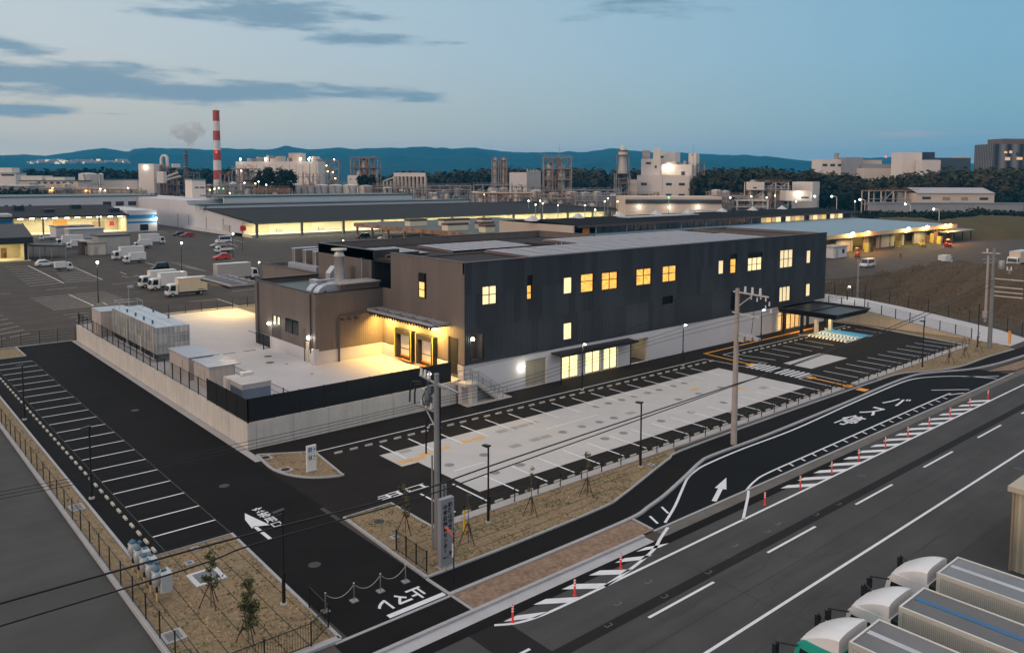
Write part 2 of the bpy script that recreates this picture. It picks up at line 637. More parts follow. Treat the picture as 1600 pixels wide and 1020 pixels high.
Z4 = lambda x, y: pt(1200 + x / 4, 510 + y / 4)
path_low = smooth([(22.0, 30.1), (30, 30.1), (35.3, 30.2), (37.3, 30.6), (39.6, 31.15), (43.4, 32.35), (46.0, 33.2), (48, 33.5), (55.15, 33.5)]
                  + [Z4(*q)[:2] for q in ((480, 478), (700, 383), (850, 325), (950, 298), (1100, 283), (1250, 270), (1350, 252), (1450, 228), (1600, 182))], 5)
path_up = smooth([(22.1, 32.05), (27.6, 32.0), (35.0, 32.2), (37.5, 32.7), (42.44, 34.2), (45.0, 34.95), (47.2, 35.45), (58.7, 35.65), (72.1, 35.65), (78, 35.6)]
                 + [Z4(*q)[:2] for q in ((830, 298), (1000, 282), (1130, 268), (1240, 243), (1370, 195), (1540, 145))], 5)


def band(a, c):
    n = 60
    def res(p):
        d = [0]
        for i in range(1, len(p)):
            d.append(d[-1] + (Vector(p[i]) - Vector(p[i - 1])).length)
        o = []
        for k in range(n + 1):
            t = d[-1] * k / n
            i = max(j for j in range(len(d)) if d[j] <= t + 1e-9)
            i = min(i, len(p) - 2)
            f = (t - d[i]) / max(d[i + 1] - d[i], 1e-9)
            o.append(Vector(p[i]).lerp(Vector(p[i + 1]), f))
        return o
    A, B = res(a), res(c)
    return [[A[i], A[i + 1], B[i + 1], B[i]] for i in range(n)]


sheet('footpath', band(path_low, path_up) + [[path_low[-1], (150, 26.5), (150, 30.5), path_up[-1]]], 0.012, M_NEW)
bay_low = [(35.1, 28.2), (92, 28.1)]
bay_in = [p for p in path_low if 35.2 < p.x < 92]
sheet('bus_bay', band(bay_low, bay_in), 0.004, M_BAY)
sheet('road_edge_strip', [rect(22.0, 26.7, 57.0, 27.36), rect(14.0, 26.7, 22.0, 27.36)], 0.006, M_NEW)
sheet('bay_gutter', [rect(35.0, 27.35, 180, 28.2)], 0.003, mat('gutter_grey', (0.105, 0.097, 0.088), 0.9, 0, 0.25, 0.7, 0.15, 9))
kerb('path_kerb', [(p.x, p.y - 0.12) for p in path_low], 0.22, 0.13, M_KERB)
kerb('bed_path_kerb', [(p.x, p.y + 0.05) for p in path_up], 0.14, 0.10, M_KERB)
kerb('bay_kerb', [(35.0, 28.2), (92.5, 28.1)], 0.15, 0.035, M_KERB)
kerb('road_kerb', [(15.8, 28.1), (34.0, 28.1)], 0.2, 0.12, M_KERB)
sheet('road_gutter', [rect(14, 27.35, 34.0, 28.0)], 0.008, mat('gutter_pale', (0.36, 0.36, 0.38), 0.8, 0, 0.12, 0.8, 0.08, 9))
sheet('drive_apron', [rect(15.8, 28.2, 22.0, 29.85)], 0.010, M_NEW)
kerb('drive_threshold', [(15.9, 29.95), (22.0, 29.95)], 0.16, 0.03, M_KERB)
sheet('verge', [rect(22.1, 28.25, 35.0, 29.95)], 0.06, M_SOIL2)
kerb('verge_end_kerb', [(35.0, 28.3), (35.2, 29.95)], 0.14, 0.11, M_KERB)
kerb('verge_side_kerb', [(22.05, 28.2), (22.05, 32.0)], 0.16, 0.06, M_KERB)
sheet('far_verge', [[Z4(1370, 285), Z4(1440, 262), Z4(1600, 205), (150, 26.5), (150, 28.2), (94, 28.25)]], 0.06, M_SOIL2)

# planting beds
bed_r = [(22.45, 41.0), (25.6, 41.0), (25.6, 36.15), (47, 36.15)] + [(p.x, p.y) for p in path_up if p.x < 47.2][::-1]
sheet('planting_bed', [bed_r], 0.055, M_SOIL)
kerb('planting_bed_kerb', [(22.1, 32.1), (22.45, 41.05), (25.65, 41.05), (25.65, 36.2)], 0.16, 0.11, M_KERB)
bed_far = [(79, 36.15), (103.6, 36.15), (106.9, 51.2), (107.6, 51.2), (107.6, 34.5)] + [(p.x, p.y) for p in path_up if p.x > 79][::-1]
sheet('planting_bed_far', [bed_far], 0.055, M_SOIL)
sheet('planting_bed_back', [[(104.6, 36.2), (107.75, 36.2), (107.75, 54), (107.0, 54)]], 0.06, M_SOIL)
kerb('lot_edge_kerb', [(103.7, 36.8), (106.8, 51.0), (106.6, 55.9)], 0.14, 0.10, M_KERB)
kerb('lot_walk', [(25.7, 36.48), (72.9, 36.48)], 0.66, 0.12, M_KERB2)
kerb('lot_walk_far', [(75.4, 36.48), (103.6, 36.48)], 0.66, 0.12, M_KERB2)
sheet('planting_bed_side', [[(10.2, 30.4), (16.2, 30.4), (16.6, 43.1), (11.4, 43.1), (11.4, 104), (10.2, 104)]], 0.055, M_SOIL)
kerb('side_bed_kerb', [(11.5, 101), (11.5, 43.2), (16.6, 43.2), (16.2, 30.1)], 0.16, 0.10, M_KERB)
kerb('side_bed_foot', [(8.4, 30.35), (16.2, 30.15)], 0.35, 0.10, M_KERB)
kerb('boundary_kerb', [(10.12, 28), (10.12, 108)], 0.2, 0.22, M_KERB)
sheet('corner_bed', [[(12.0, 101.6), (16.45, 101.5), (16.45, 107.0), (12.0, 107.0)]], 0.055, M_SOIL)
kerb('corner_bed_kerb', [(12.0, 101.6), (16.5, 101.5), (16.5, 107.3)], 0.16, 0.10, M_KERB)
Y2 = lambda x, y: pt(400 + x / 4, 510 + y / 4)
isl = smooth([(22.95, 54.6)] + [Y2(*q)[:2] for q in ((30, 830), (95, 888), (180, 924), (300, 945), (430, 946), (545, 934))], 4)
sheet('sign_island', [[(p.x, p.y) for p in isl] + [(26.45, 52.6), (22.95, 54.6)][:1]], 0.055, M_SOIL)
kerb('sign_island_kerb', [(p.x, p.y) for p in isl] + [(26.4, 52.55), (22.95, 54.6)], 0.16, 0.10, M_KERB)
kerb('wall_gutter', [(22.58, 53.3), (22.58, 107.5)], 0.55, 0.03, M_KERB2)
kerb('lot_back_kerb', [(11.5, 107.5), (22.4, 107.5)], 0.14, 0.12, M_KERB)
# seams of the weed-control matting
mbs = MB()
for k in range(14):
    a = Vector((10.3 + k * 0.95, 43.0, 0.058))
    if a.x < 16.4:
        mbs.bar(a, (a.x - 0.1, 30.5, 0.058), 0.035, 0.01)
for y in (32.9, 33.8, 34.7, 35.5):
    mbs.bar((23, y, 0.058), (24.5 + (y - 32.4) * 4.2 + 8, y + 0.15, 0.058), 0.03, 0.01)
struct(mbs.build('matting_seam', mat('seam_dark', (0.03, 0.026, 0.02), 0.9)))

# ---------------------------------------------------------------- painted markings
ZL = 0.017
L_ = []
for i in range(21):                                   # left staff bays
    y = 45.71 + 2.64 * i
    L_.append(rect(13.15, y - 0.06, 16.62, y + 0.06))
struct_lines = sheet('bay_lines_side', L_, 0.0125, M_WHITELINE)
sheet('bay_seams_side', [rect(16.62, 43.4, 16.66, 98.6), rect(13.1, 43.4, 13.13, 98.6)], 0.0095, mat('seam_grey', (0.075, 0.075, 0.078), 0.9))
L_ = []
for i in range(16):
    x = 30.78 + 2.516 * i
    L_.append(rect(x - 0.07, 47.15, x + 0.07, 50.72))
for i in range(18):
    x = 27.94 + 2.517 * i
    L_.append(rect(x - 0.07, 37.55, x + 0.07, 41.2))
for i in range(5):
    x = 81.4 + 2.49 * i
    L_.append(rect(x - 0.06, 46.9, x + 0.06, 50.6))
for i in range(11):
    x = 78.3 + 2.44 * i
    L_.append(rect(x - 0.06, 37.5, x + 0.06, 41.2))
L_ += [rect(103.4, 50.2, 103.5, 46.6)]
L_ += stroke([(26.46, 52.54), (73.3, 52.4)], 0.12) + stroke([(73.25, 52.4), (73.6, 48.9)], 0.12) + stroke([(76.75, 52.4), (93.2, 52.3)], 0.12)
L_ += stroke([(76.75, 52.4), (76.6, 49.9)], 0.12) + stroke([(78.1, 51.2), (78.9, 47.1)], 0.12) + stroke([(76.3, 49.9), (76.9, 46.9)], 0.12)
L_ += stroke([(73.45, 48.2), (74.1, 46.2)], 0.12) + stroke([(75.95, 41.15), (75.65, 37.4)], 0.12) + stroke([(73.3, 41.15), (72.97, 37.5)], 0.12)
L_ += stroke([(73.3, 41.15), (75.95, 41.15)], 0.12)
for i in range(11):
    y = 41.45 + i * 0.56
    L_.append(rect(73.45, y, 76.2, y + 0.30))
L_ += stroke([(101.1, 52.3), (104.9, 52.2)], 0.12)
L_ += stroke([(33.0, 43.0), (40.0, 44.9)], 0.15)[:0] + [rect(31.9, 42.95, 34.6, 43.07), rect(43.0, 45.6, 49.0, 45.7)]
sheet('parking_lines', L_, ZL, M_WHITELINE)
L_ = stroke([(75.6, 54.08), (99.9, 54.14)], 0.28) + stroke([(75.6, 54.22), (74.95, 47.9)], 0.28) + [rect(74.3, 47.35, 75.6, 47.95)]
L_ += stroke([(74.6, 40.5), (74.35, 36.4)], 0.28) + [rect(74.15, 40.2, 75.1, 40.9), rect(73.6, 34.6, 74.6, 35.5), rect(73.9, 36.2, 74.8, 36.9)]
sheet('tactile_paving', L_, ZL + 0.004, M_ORANGE)
# hatched accessible bay
L_ = []
sheet('accessible_bay', [rect(98.2, 46.7, 101.0, 52.3), rect(95.9, 46.9, 97.0, 51.9)], 0.0125, M_BLUEPAINT)
for i in range(12):
    y = 46.75 + i * 0.47
    L_ += [[(94.0, y), (95.1, y + 0.45), (95.1, y + 0.72), (94.0, y + 0.27)], [(95.1, y + 0.45), (96.2, y), (96.2, y + 0.27), (95.1, y + 0.72)]] if y < 51.6 else []
    L_ += [[(96.7, y), (97.6, y + 0.45), (97.6, y + 0.72), (96.7, y + 0.27)], [(97.6, y + 0.45), (98.5, y), (98.5, y + 0.27), (97.6, y + 0.72)]] if y < 51.6 else []
L_ += [rect(93.9, 46.65, 101.0, 46.77), rect(93.9, 52.2, 101.0, 52.32)]
sheet('hatched_bay_lines', L_, 0.021, M_WHITELINE)
# entry markings
L_ = [rect(17.9, 41.2, 18.12, 43.4), [(17.78, 43.2), (17.9, 43.3), (18.12, 43.3), (18.75, 43.0), (18.3, 45.5), (17.95, 44.6)], rect(18.75, 30.15, 21.9, 30.47)]
sheet('drive_markings', L_, 0.0135, M_WHITELINE)
# bus bay and road markings
ln = smooth([(36.37, 28.5), (38.7, 29.6), (41.36, 31.04), (43.0, 31.9), (44.42, 32.36), (46.21, 32.67), (50.88, 32.87), (58, 32.85)]
            + [Z4(*q)[:2] for q in ((480, 500), (700, 405), (850, 345), (950, 322), (1100, 312), (1250, 312), (1430, 326))], 5)
L_ = stroke(ln, 0.16)
L_ += stroke([(38.0, 30.05), (37.55, 29.2)], 0.15) + stroke([(36.4, 29.65), (35.95, 28.7)], 0.15)
tl = smooth([(44.2, 28.2), (46.0, 28.72), (48.1, 28.98), (55, 29.05), (77.2, 29.18), (78.6, 28.95), (80.3, 28.35)], 6)
L_ += stroke(tl, 0.14)
for i in range(19):
    x = 49.2 + i * 1.55
    L_ += stroke([(x, 29.0), (x - 0.2, 28.55)], 0.14)
L_ += stroke([(79.0, 30.75), (81.4, 29.0), (82.0, 28.5)], 0.14) + stroke([(86.9, 31.0), (88.6, 29.4), (90.0, 28.6)], 0.14)
L_ += [[(41.25, 28.38), (43.25, 29.3), (43.1, 29.55), (41.1, 28.63)], [(43.35, 29.1), (45.1, 30.3), (43.0, 29.75)]]   # arrow
sheet('bus_bay_lines', L_, 0.014, M_WHITELINE)
L_ = [rect(22.0, 19.16, 320, 19.32), rect(28.3, 25.72, 320, 25.88)]
L_ += stroke(smooth([(22.0, 26.65), (23.0, 26.1), (24.6, 25.85), (28.3, 25.8)], 6), 0.16)
L_ += stroke(smooth([(28.3, 25.8), (31, 26.2), (33.2, 26.75), (34.6, 27.4), (36.0, 28.0)], 6), 0.18)
L_ += stroke([(40.2, 25.8), (43.5, 27.6), (44.3, 28.1)], 0.16)
for i in range(-2, 26):
    x = 27.75 + 9.84 * i
    L_.append(rect(x, 22.5, x + 5.0, 22.65))
for i in range(16):                                    # zebra bars
    x = 47.5 + i * 2.06
    L_.append([(x - 1.3, 26.95), (x - 0.45, 26.95), (x + 1.3, 25.88), (x + 0.45, 25.88)])
for x, y1 in ((23.4, 26.6), (25.4, 26.8), (27.4, 26.95), (29.4, 27.05), (31.4, 27.1), (33.2, 27.2)):
    yb = 25.9 if x < 28.5 else 25.9 + (x - 28.5) * 0.17
    L_.append([(x - 0.9, y1), (x - 0.1, y1), (x + 1.25, yb), (x + 0.45, yb)])
L_ += [rect(16.0, 24.2, 22.0, 24.35)]
sheet('road_lines', L_, 0.009, M_WHITELINE)


sm = mat('joint_dark', (0.026, 0.026, 0.026), .9, 0, .2, .8)
sheet('road_joints', [rect(22, 21.0, 320, 21.035), rect(40, 17.4, 320, 17.43)] + [q for x in (33, 58.5, 84, 121) for q in stroke([(x, 27.3), (x + .25, 24), (x - .1, 20), (x + .2, 16)], .035)], 0.0045, sm)
L_ = []
for x, y in ((27.4, 24.2), (30.1, 24.6), (36.8, 24.1), (39.7, 23.9), (41.1, 24.1), (33.2, 23.25), (29.6, 23.2), (25.7, 23.25), (46.5, 23.2), (44.0, 23.3)):
    L_ += [rect(x, y, x + .4, y + .03), rect(x, y, x + .03, y + .2), rect(x + .37, y, x + .4, y + .2)]
sheet('survey_marks', L_, 0.0095, mat('chalk_faint', (.20, .20, .21), .8))
rr0 = random.Random(4)
L_ = []
for k in range(26):                                   # cracks sealed with bitumen
    x, y = rr0.uniform(24, 110), rr0.uniform(16.4, 25.4)
    P = [(x, y)]
    for j in range(5):
        P.append((P[-1][0] + rr0.uniform(.3, 1.1), P[-1][1] + rr0.gauss(0, .18)))
    L_ += stroke(P, .025)
sheet('road_cracks', L_, 0.005, sm)
for cx_, cy_, r_ in ((38.5, 21.6, .34), (62.0, 18.2, .34), (52.4, 24.6, .34), (19.0, 50.5, .33), (19.6, 72.0, .33), (18.5, 37.0, .33)):
    mbq = MB(); mbq.lathe([(r_, .0045), (r_ - .02, .012)], cx_, cy_, 20); struct(mbq.build('road_manhole', mat('iron_lid', (.032, .032, .034), .5, .4) if cx_ == 38.5 else bpy.data.materials['iron_lid']))


def text_mesh(name, s, size, loc, right, up, m, sx=1.0, sy=1.0, extrude=0.0, bold=0.0, parent=None, align='CENTER'):
    cu = bpy.data.curves.new(name, 'FONT')
    cu.body = s
    cu.size = size
    cu.align_x = align
    cu.align_y = 'CENTER'
    cu.extrude = extrude
    cu.offset = bold
    cu.resolution_u = 3
    tmp = bpy.data.objects.new(name, cu)
    COL.objects.link(tmp)
    dg = bpy.context.evaluated_depsgraph_get()
    me = bpy.data.meshes.new_from_object(tmp.evaluated_get(dg))
    bpy.data.objects.remove(tmp)
    me.materials.clear()
    me.materials.append(m)
    o = bpy.data.objects.new(name, me)
    COL.objects.link(o)
    r, u = Vector(right).normalized(), Vector(up).normalized()
    n = r.cross(u)
    M = Matrix(((r.x * sx, u.x * sy, n.x, 0), (r.y * sx, u.y * sy, n.y, 0), (r.z * sx, u.z * sy, n.z, 0), (0, 0, 0, 1)))
    me.transform(M)
    o.location = loc
    if parent:
        o.parent = parent
    return o


# lettering painted on the asphalt
for s, x, in (('止', 20.95), ('マ', 20.1), ('レ', 19.15)):
    struct(text_mesh('stop_lettering', s, 1.0, (x, 31.3, 0.0135), (-1, 0, 0), (0, -1, 0), M_WHITELINE, 0.85, 1.15, bold=0.03))
for i, s in enumerate('来客用口'):
    struct(text_mesh('visitor_lettering', s, 0.78, (19.1, 45.35 - 0.86 * i, 0.0135), (1, 0, 0), (0, 1, 0), M_WHITELINE, 0.95, 1.0, bold=0.012))
for s, x in (('出', 26.45), ('口', 28.35)):
    struct(text_mesh('exit_lettering', s, 1.15, (x, 42.2, 0.0175), (0, 1, 0), (-1, 0, 0), M_WHITELINE, 0.75, 1.6, bold=0.02))
for s, x in (('停', 63.6), ('ス', 67.8), ('バ', 72.2)):
    struct(text_mesh('bus_stop_lettering', s, 1.6, (x, 31.15, 0.0145), (0, -1, 0), (1, 0, 0), M_WHITELINE, 0.95, 2.3, bold=0.02))

# back-lot lines, surveyed from the photograph
L_ = []
for a, c, w in [((350, 420 + 0), (400, 442), .2)][:0]:
    pass
E1 = lambda x, y: pt(x / 4, 380 + y / 4)
for a, c, w in [((175, 140), (400, 250), .22), ((430, 320), (585, 390), .22), ((1360, 348), (1530, 405), .2), ((465, 150), (640, 228), .2), ((910, 120), (1135, 185), .2),
                ((640, 370), (670, 385), .2)]:
    L_ += stroke([E1(*a), E1(*c)], w)
for i in range(9):
    t = i / 8
    L_ += stroke([E1(30 + 150 * t, 150 + 118 * t), E1(190 + 190 * t, 142 + 104 * t)], .22) + stroke([E1(330 + 80 * t, 165 + 80 * t), E1(480 + 150 * t, 155 + 76 * t)], .22)
for i in range(8):
    t = i / 7
    L_ += stroke([E1(190 + 140 * t, 345 + 72 * t), E1(660 + 170 * t, 303 + 62 * t)], .2)
for i in range(6):
    t = i / 5
    L_ += stroke([E1(0, 455 + 30 * i - 5), E1(20 + 165 * t, 450 + 112 * t)], .13)
for i in range(4):
    L_ += stroke([E1(395 + 40 * i, 448 + 17 * i), E1(555, 434 + 16 * i)], .13)
for i in range(8):
    t = i / 7
    L_ += stroke([E1(880 + 120 * t, 128 + 40 * t) + Vector((6, 0, 0)), E1(1120 + 170 * t, 118 + 56 * t)], .13)
for a, c in [((695, 258), (905, 240)), ((290, 292), (480, 277)), ((0, 318), (65, 312)), ((1185, 365), (1360, 350)), ((1310, 265), (1600, 235)), ((1450, 300), (1600, 285)),
             ((750, 180), (790, 195)), ((760, 205), (800, 212)), ((840, 200), (880, 205)), ((800, 212), (930, 200))]:
    L_ += stroke([E1(*a), E1(*c)], .16)
for a, c in [((430, 395), (560, 432)), ((420, 330), (640, 383)), ((360, 332), (410, 355)), ((400, 375), (520, 410)), ((470, 370), (530, 374))]:
    L_ += stroke([pt(a[0] / 1255 * 160 + 300, a[1] / 1020 * 130 + 330), pt(c[0] / 1255 * 160 + 300, c[1] / 1020 * 130 + 330)], .2)
sheet('back_lot_lines', L_, 0.0, mat('worn_paint', (0.52, 0.48, 0.44), 0.8, 0, 0.2, 0.8, 0.15, 6))
# slab covers and yellow rectangles
mbs = MB()
for x in (50.65, 52.22, 53.93, 55.73, 57.55, 59.25, 61.36, 63.12):
    mbs.lathe([(0.36, 0.0115), (0.34, 0.014)], x, 47.42, 20)
for x, y in ((43.47, 44.26), (47.59, 44.19), (49.33, 44.17), (45.63, 44.28), (44.84, 41.04), (46.94, 41.02), (51.69, 41.1), (55.61, 41), (32.36, 44.15), (35.47, 44.18), (33.85, 41.0), (36.13, 41.0), (58, 44.2), (61, 44.2), (60.3, 41), (64.5, 44.2)):
    mbs.lathe([(0.36, 0.0115), (0.34, 0.014)], x, y, 20)
struct(mbs.build('manhole_cover', mat('cover_grey', (0.2, 0.2, 0.205), 0.6, 0.2, 0.1)))
mbs = MB()
for x, y in ((31.57, 48.5), (39.94, 47.5), (41.1, 47.5), (42.2, 47.5), (43.3, 47.5), (51.5, 44.2), (41.68, 44.3), (40.6, 44.3), (38.47, 44.2), (67.5, 41.5)):
    mbs.box(x - .48, y - .3, 0.0085, x + .48, y + .3, 0.0118)
struct(mbs.build('slab_cover', mat('cover_concrete', (0.27, 0.27, 0.26), 0.8, 0, .1)))
mbs = MB()  # flat yellowish rectangles on the slab
for x, y in ((37.48, 47.3), (36.16, 47.35), (34.08, 47.2), (31.36, 46.6), (30.3, 46.7), (32.4, 47.1), (62.0, 45.4), (65.6, 42.8)):
    mbs.box(x - .55, y - .3, 0.0085, x + .55, y + .3, 0.0118)
struct(mbs.build('yellow_patch', mat('patch_yellow', (0.55, 0.34, 0.14), 0.7, 0, .1)))
# ================================================================ main building
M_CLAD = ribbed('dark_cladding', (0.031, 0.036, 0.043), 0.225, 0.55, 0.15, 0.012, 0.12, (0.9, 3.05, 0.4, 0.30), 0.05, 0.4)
M_CLADW = ribbed('warm_lit_cladding', (0.135, 0.113, 0.102), 0.225, 0.55, 0.15, 0.012, 0.10, (0.9, 40, 0, 0.05), 0.05, 0.35)  # cladding with the warm western light put into its colour
M_WHITEW = mat('white_render', (0.50, 0.48, 0.49), 0.8, 0, 0.05, 0.35, 0.03, 10)
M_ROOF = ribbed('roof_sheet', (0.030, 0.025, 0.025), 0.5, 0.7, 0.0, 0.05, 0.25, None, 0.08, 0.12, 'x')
M_TRIM = mat('dark_trim', (0.016, 0.017, 0.019), 0.45, 0.3, 0.08)
M_TRIM2 = mat('parapet_cap', (0.085, 0.08, 0.085), 0.5, 0.3, 0.08)
M_FRAME = mat('window_frame', (0.010, 0.010, 0.011), 0.4, 0.3, 0.05)
M_STEEL = mat('galvanised_steel', (0.42, 0.43, 0.45), 0.35, 0.75, 0.12, 1.5, 0.08, 12)
M_SHUTTER = ribbed('beige_shutter', (0.34, 0.30, 0.22), 0.12, 0.6, 0, 0.01, 0.1, None, 0.06, 0.3, 'z')
M_BLACK = mat('black_rubber', (0.008, 0.008, 0.009), 0.6, 0, 0.1)
M_DARKOP = mat('dark_opening', (0.004, 0.004, 0.005), 0.8, 0, 0.1)
M_PV = mat('pv_glass', (0.27, 0.265, 0.29), 0.45, 0.0, 0.08, .5, 0.03, 8, 0, 0.35)
M_GLASS = mat('dark_glass', (0.012, 0.015, 0.018), 0.08, 0, 0.1, 1, 0.02, 8, 0, 0.6)


def lit_pane(name, col, strength, blind=True, clutter=0.5, scale=1.4):
    """a lit room seen through the pane: bright ceiling glow, shelves and blinds as soft procedural shapes"""
    m = emit(name, col, strength)
    t = m.node_tree
    b = NB(t)
    bs = t.nodes['Principled BSDF']
    bs.inputs['Roughness'].default_value = 0.1
    g = b.n('ShaderNodeNewGeometry')
    x, y, z = b.sep(g.outputs['Position'])
    u = b.m('ADD', x, y)
    wn = b.n('ShaderNodeTexWhiteNoise', noise_dimensions='3D')
    b.put(wn.inputs['Vector'], b.comb(b.m('FLOOR', b.m('MULTIPLY', u, scale * 2.2)), b.m('FLOOR', b.m('MULTIPLY', z, scale * 3.1)), 0.0))
    n = b.noise(b.comb(u, b.m('MULTIPLY', z, 1.5), 0.0), scale, 3)
    k = b.m('ADD', 1.0, b.m('ADD', b.m('MULTIPLY', b.m('SUBTRACT', n, 0.5), 1.6 * clutter), b.m('MULTIPLY', b.m('SUBTRACT', wn.outputs[0], 0.5), 0.7 * clutter)))
    if blind:
        k = b.m('MULTIPLY', k, b.m('ADD', 0.93, b.m('MULTIPLY', b.m('SINE', b.m('MULTIPLY', u, 2 * PI / 0.16)), 0.07)))
    b.put(bs.inputs['Emission Strength'], b.m('MULTIPLY', b.m('MAXIMUM', k, 0.12), strength))
    return m


P_WARM = lit_pane('warm_lit_pane', (1.0, 0.50, 0.10), 0.95, False, 0.75)
P_PALE = lit_pane('pale_lit_pane', (1.0, 0.80, 0.42), 1.05, True, 0.25)
P_BLIND = lit_pane('blind_lit_pane', (1.0, 0.80, 0.45), 0.75, True, 0.15)
P_HALL = lit_pane('hall_lit_pane', (1.0, 0.82, 0.42), 1.25, True, 0.35, 0.8)
P_SIDE = lit_pane('side_lit_pane', (1.0, 0.66, 0.20), 0.75, False, 0.3)
P_DIM = lit_pane('dim_lit_pane', (0.85, 0.52, 0.22), 0.5, False, 0.8)

BL = thing('kitchen_building', 'long dark grey two-storey building with white base wall and lit windows in the middle', 'building', (0, 0, 0))
YF, XL, XR, ZT, ZB = 56.0, 42.7, 106.0, 12.4, 3.25
wins = [  # x0, x1, z0, z1, pane, columns, rows, dark top band height
    (44.75, 46.45, 8.45, 10.15, P_PALE, 2, (0.55,), 0), (50.12, 50.76, 8.45, 10.75, P_WARM, 1, (0.45,), .95), (54.95, 56.15, 8.5, 10.15, P_PALE, 1, (), 0),
    (57.35, 59.2, 8.42, 10.28, P_WARM, 1, (0.62,), 0), (60.4, 62.85, 8.4, 10.2, P_WARM, 2, (0.6,), 0), (65.8, 68.3, 8.4, 10.18, P_WARM, 2, (0.6,), 0),
    (70.2, 72.65, 8.4, 10.18, P_WARM, 2, (0.55,), 0), (80.65, 81.8, 8.5, 10.15, P_BLIND, 1, (), 0), (83.05, 84.35, 8.42, 10.78, P_WARM, 1, (0.55,), .6),
    (86.8, 90.0, 8.4, 10.65, P_PALE, 3, (0.5,), .6), (94.15, 97.4, 8.25, 10.6, P_BLIND, 3, (0.5,), 0), (100.8, 102.0, 8.45, 10.2, P_BLIND, 1, (), 0),
    (54.98, 56.2, 3.92, 5.62, P_PALE, 1, (), 0), (94.25, 97.0, 3.8, 5.75, P_BLIND, 3, (), 0), (100.9, 102.15, 3.92, 5.65, P_BLIND, 1, (), 0)]
vents = [(70.2, 72.05, 5.95, 6.8), (83.25, 84.35, 3.95, 6.25)]
corner_op = (43.45, 44.9, 3.52, 5.95)
holes = [w[:4] for w in wins] + vents + [corner_op]
mb = MB()
wall(mb, (0, YF - .04, 0), (1, 0), XL, XR, ZB, ZT, holes, 0.22, 0, 1)
mb.quad((XL, 68.0, 2.0), (XL, YF - .04, 2.0), (XL, YF - .04, ZT), (XL, 68.0, ZT), 2)      # west end wall
mb.quad((XL, 68.0, 2.0), (XL, 68.0, ZT), (XL + 3.4, 68.0, ZT), (XL + 3.4, 68.0, 2.0), 0)
mb.quad((XL, 69.6, 2.0), (XL, 68.0, 2.0), (XL, 68.0, 8.85), (XL, 69.6, 8.85), 2)
mb.quad((XR, YF - .04, ZB), (XR, 72.6, ZB), (XR, 72.6, ZT), (XR, YF - .04, ZT), 0)
mb.quad((XR, 72.6, 0), (76.7, 72.6, 0), (76.7, 72.6, ZT), (XR, 72.6, ZT), 0)
mb.build('cladding_wall', [M_CLAD, M_FRAME, M_CLADW], BL)
doors = [(50.0, 52.75, 0.0, 2.62), (54.7, 57.2, 0.0, 2.5), (58.15, 60.4, 0.0, 2.5), (60.85, 62.95, 0.0, 2.5), (65.05, 67.9, 0.0, 2.6), (94.1, 99.6, 0.0, 2.55)]
mb = MB()
wall(mb, (0, YF, 0), (1, 0), XL, XR, 0, ZB, doors, 0.3, 0)
mb.quad((XR, YF, 0), (XR, 72.6, 0), (XR, 72.6, ZB), (XR, YF, ZB))
mb.build('base_wall', M_WHITEW, BL)


def window(x0, x1, z0, z1, pane, cols, rows, dark, y, par, face='y', X=None):
    fr = MB()
    t = 0.055
    Q = (lambda a0, a1, c0, c1: fr.box(a0, y, c0, a1, y + .1, c1)) if face == 'y' else (lambda a0, a1, c0, c1: fr.box(X, a0, c0, X + .1, a1, c1))
    Q(x0 + .002, x0 + t, z0 + .002, z1 - .002); Q(x1 - t, x1 - .002, z0 + .002, z1 - .002)
    Q(x0 + t, x1 - t, z0 + .002, z0 + t); Q(x0 + t, x1 - t, z1 - t - dark, z1 - .002)
    zt = z1 - t - dark
    for i in range(1, cols):
        c = x0 + (x1 - x0) * i / cols
        Q(c - .03, c + .03, z0 + t, zt)
    for r in rows:
        c = z0 + (zt - z0) * r
        for i in range(cols):
            a0 = x0 + (x1 - x0) * i / cols + (.03 if i else t)
            a1 = x0 + (x1 - x0) * (i + 1) / cols - (.03 if i < cols - 1 else t)
            Q(a0, a1, c - .03, c + .03)
    f = fr.build('window', M_FRAME, par)
    pn = MB()
    if face == 'y':
        pn.quad((x0 + t, y + .07, z0 + t), (x1 - t, y + .07, z0 + t), (x1 - t, y + .07, zt), (x0 + t, y + .07, zt))
    else:
        pn.quad((X + .07, x1 - t, z0 + t), (X + .07, x0 + t, z0 + t), (X + .07, x0 + t, zt), (X + .07, x1 - t, zt))
    pn.build('pane', pane, f)
    return f


for w in wins:
    window(*w[:4], w[4], w[5], w[6], w[7], YF + .06, BL)
for v in vents:
    m_ = MB()
    m_.box(v[0], YF + .12, v[2], v[1], YF + .17, v[3])
    n_ = int((v[3] - v[2]) / .09)
    for i in range(n_):
        m_.bar((v[0], YF + .08, v[2] + .05 + i * .09), (v[1], YF + .08, v[2] + .05 + i * .09), .07, .02)
    m_.build('louvre_vent', M_FRAME, BL)
# corner recess above the stair
m_ = MB()
m_.box(43.3, YF + .18, 3.3, 45.2, YF + 1.6, 3.36); m_.box(43.3, YF + 1.5, 3.36, 45.2, YF + 1.56, 6.1); m_.box(45.0, YF + .18, 3.36, 45.06, YF + 1.5, 6.1); m_.box(43.3, YF + .18, 6.0, 45.2, YF + 1.6, 6.1)
m_.build('recess_lining', M_CLADW, BL)
# west end wall window (glowing stair window)
m_ = MB(); m_.box(XL - .05, 61.85, 8.58, XL + .0, 63.0, 10.95); m_.build('window_surround', M_FRAME, BL)
window(61.9, 62.95, 8.62, 10.9, P_SIDE, 1, (0.52,), .75, None, BL, 'x', XL - .15)
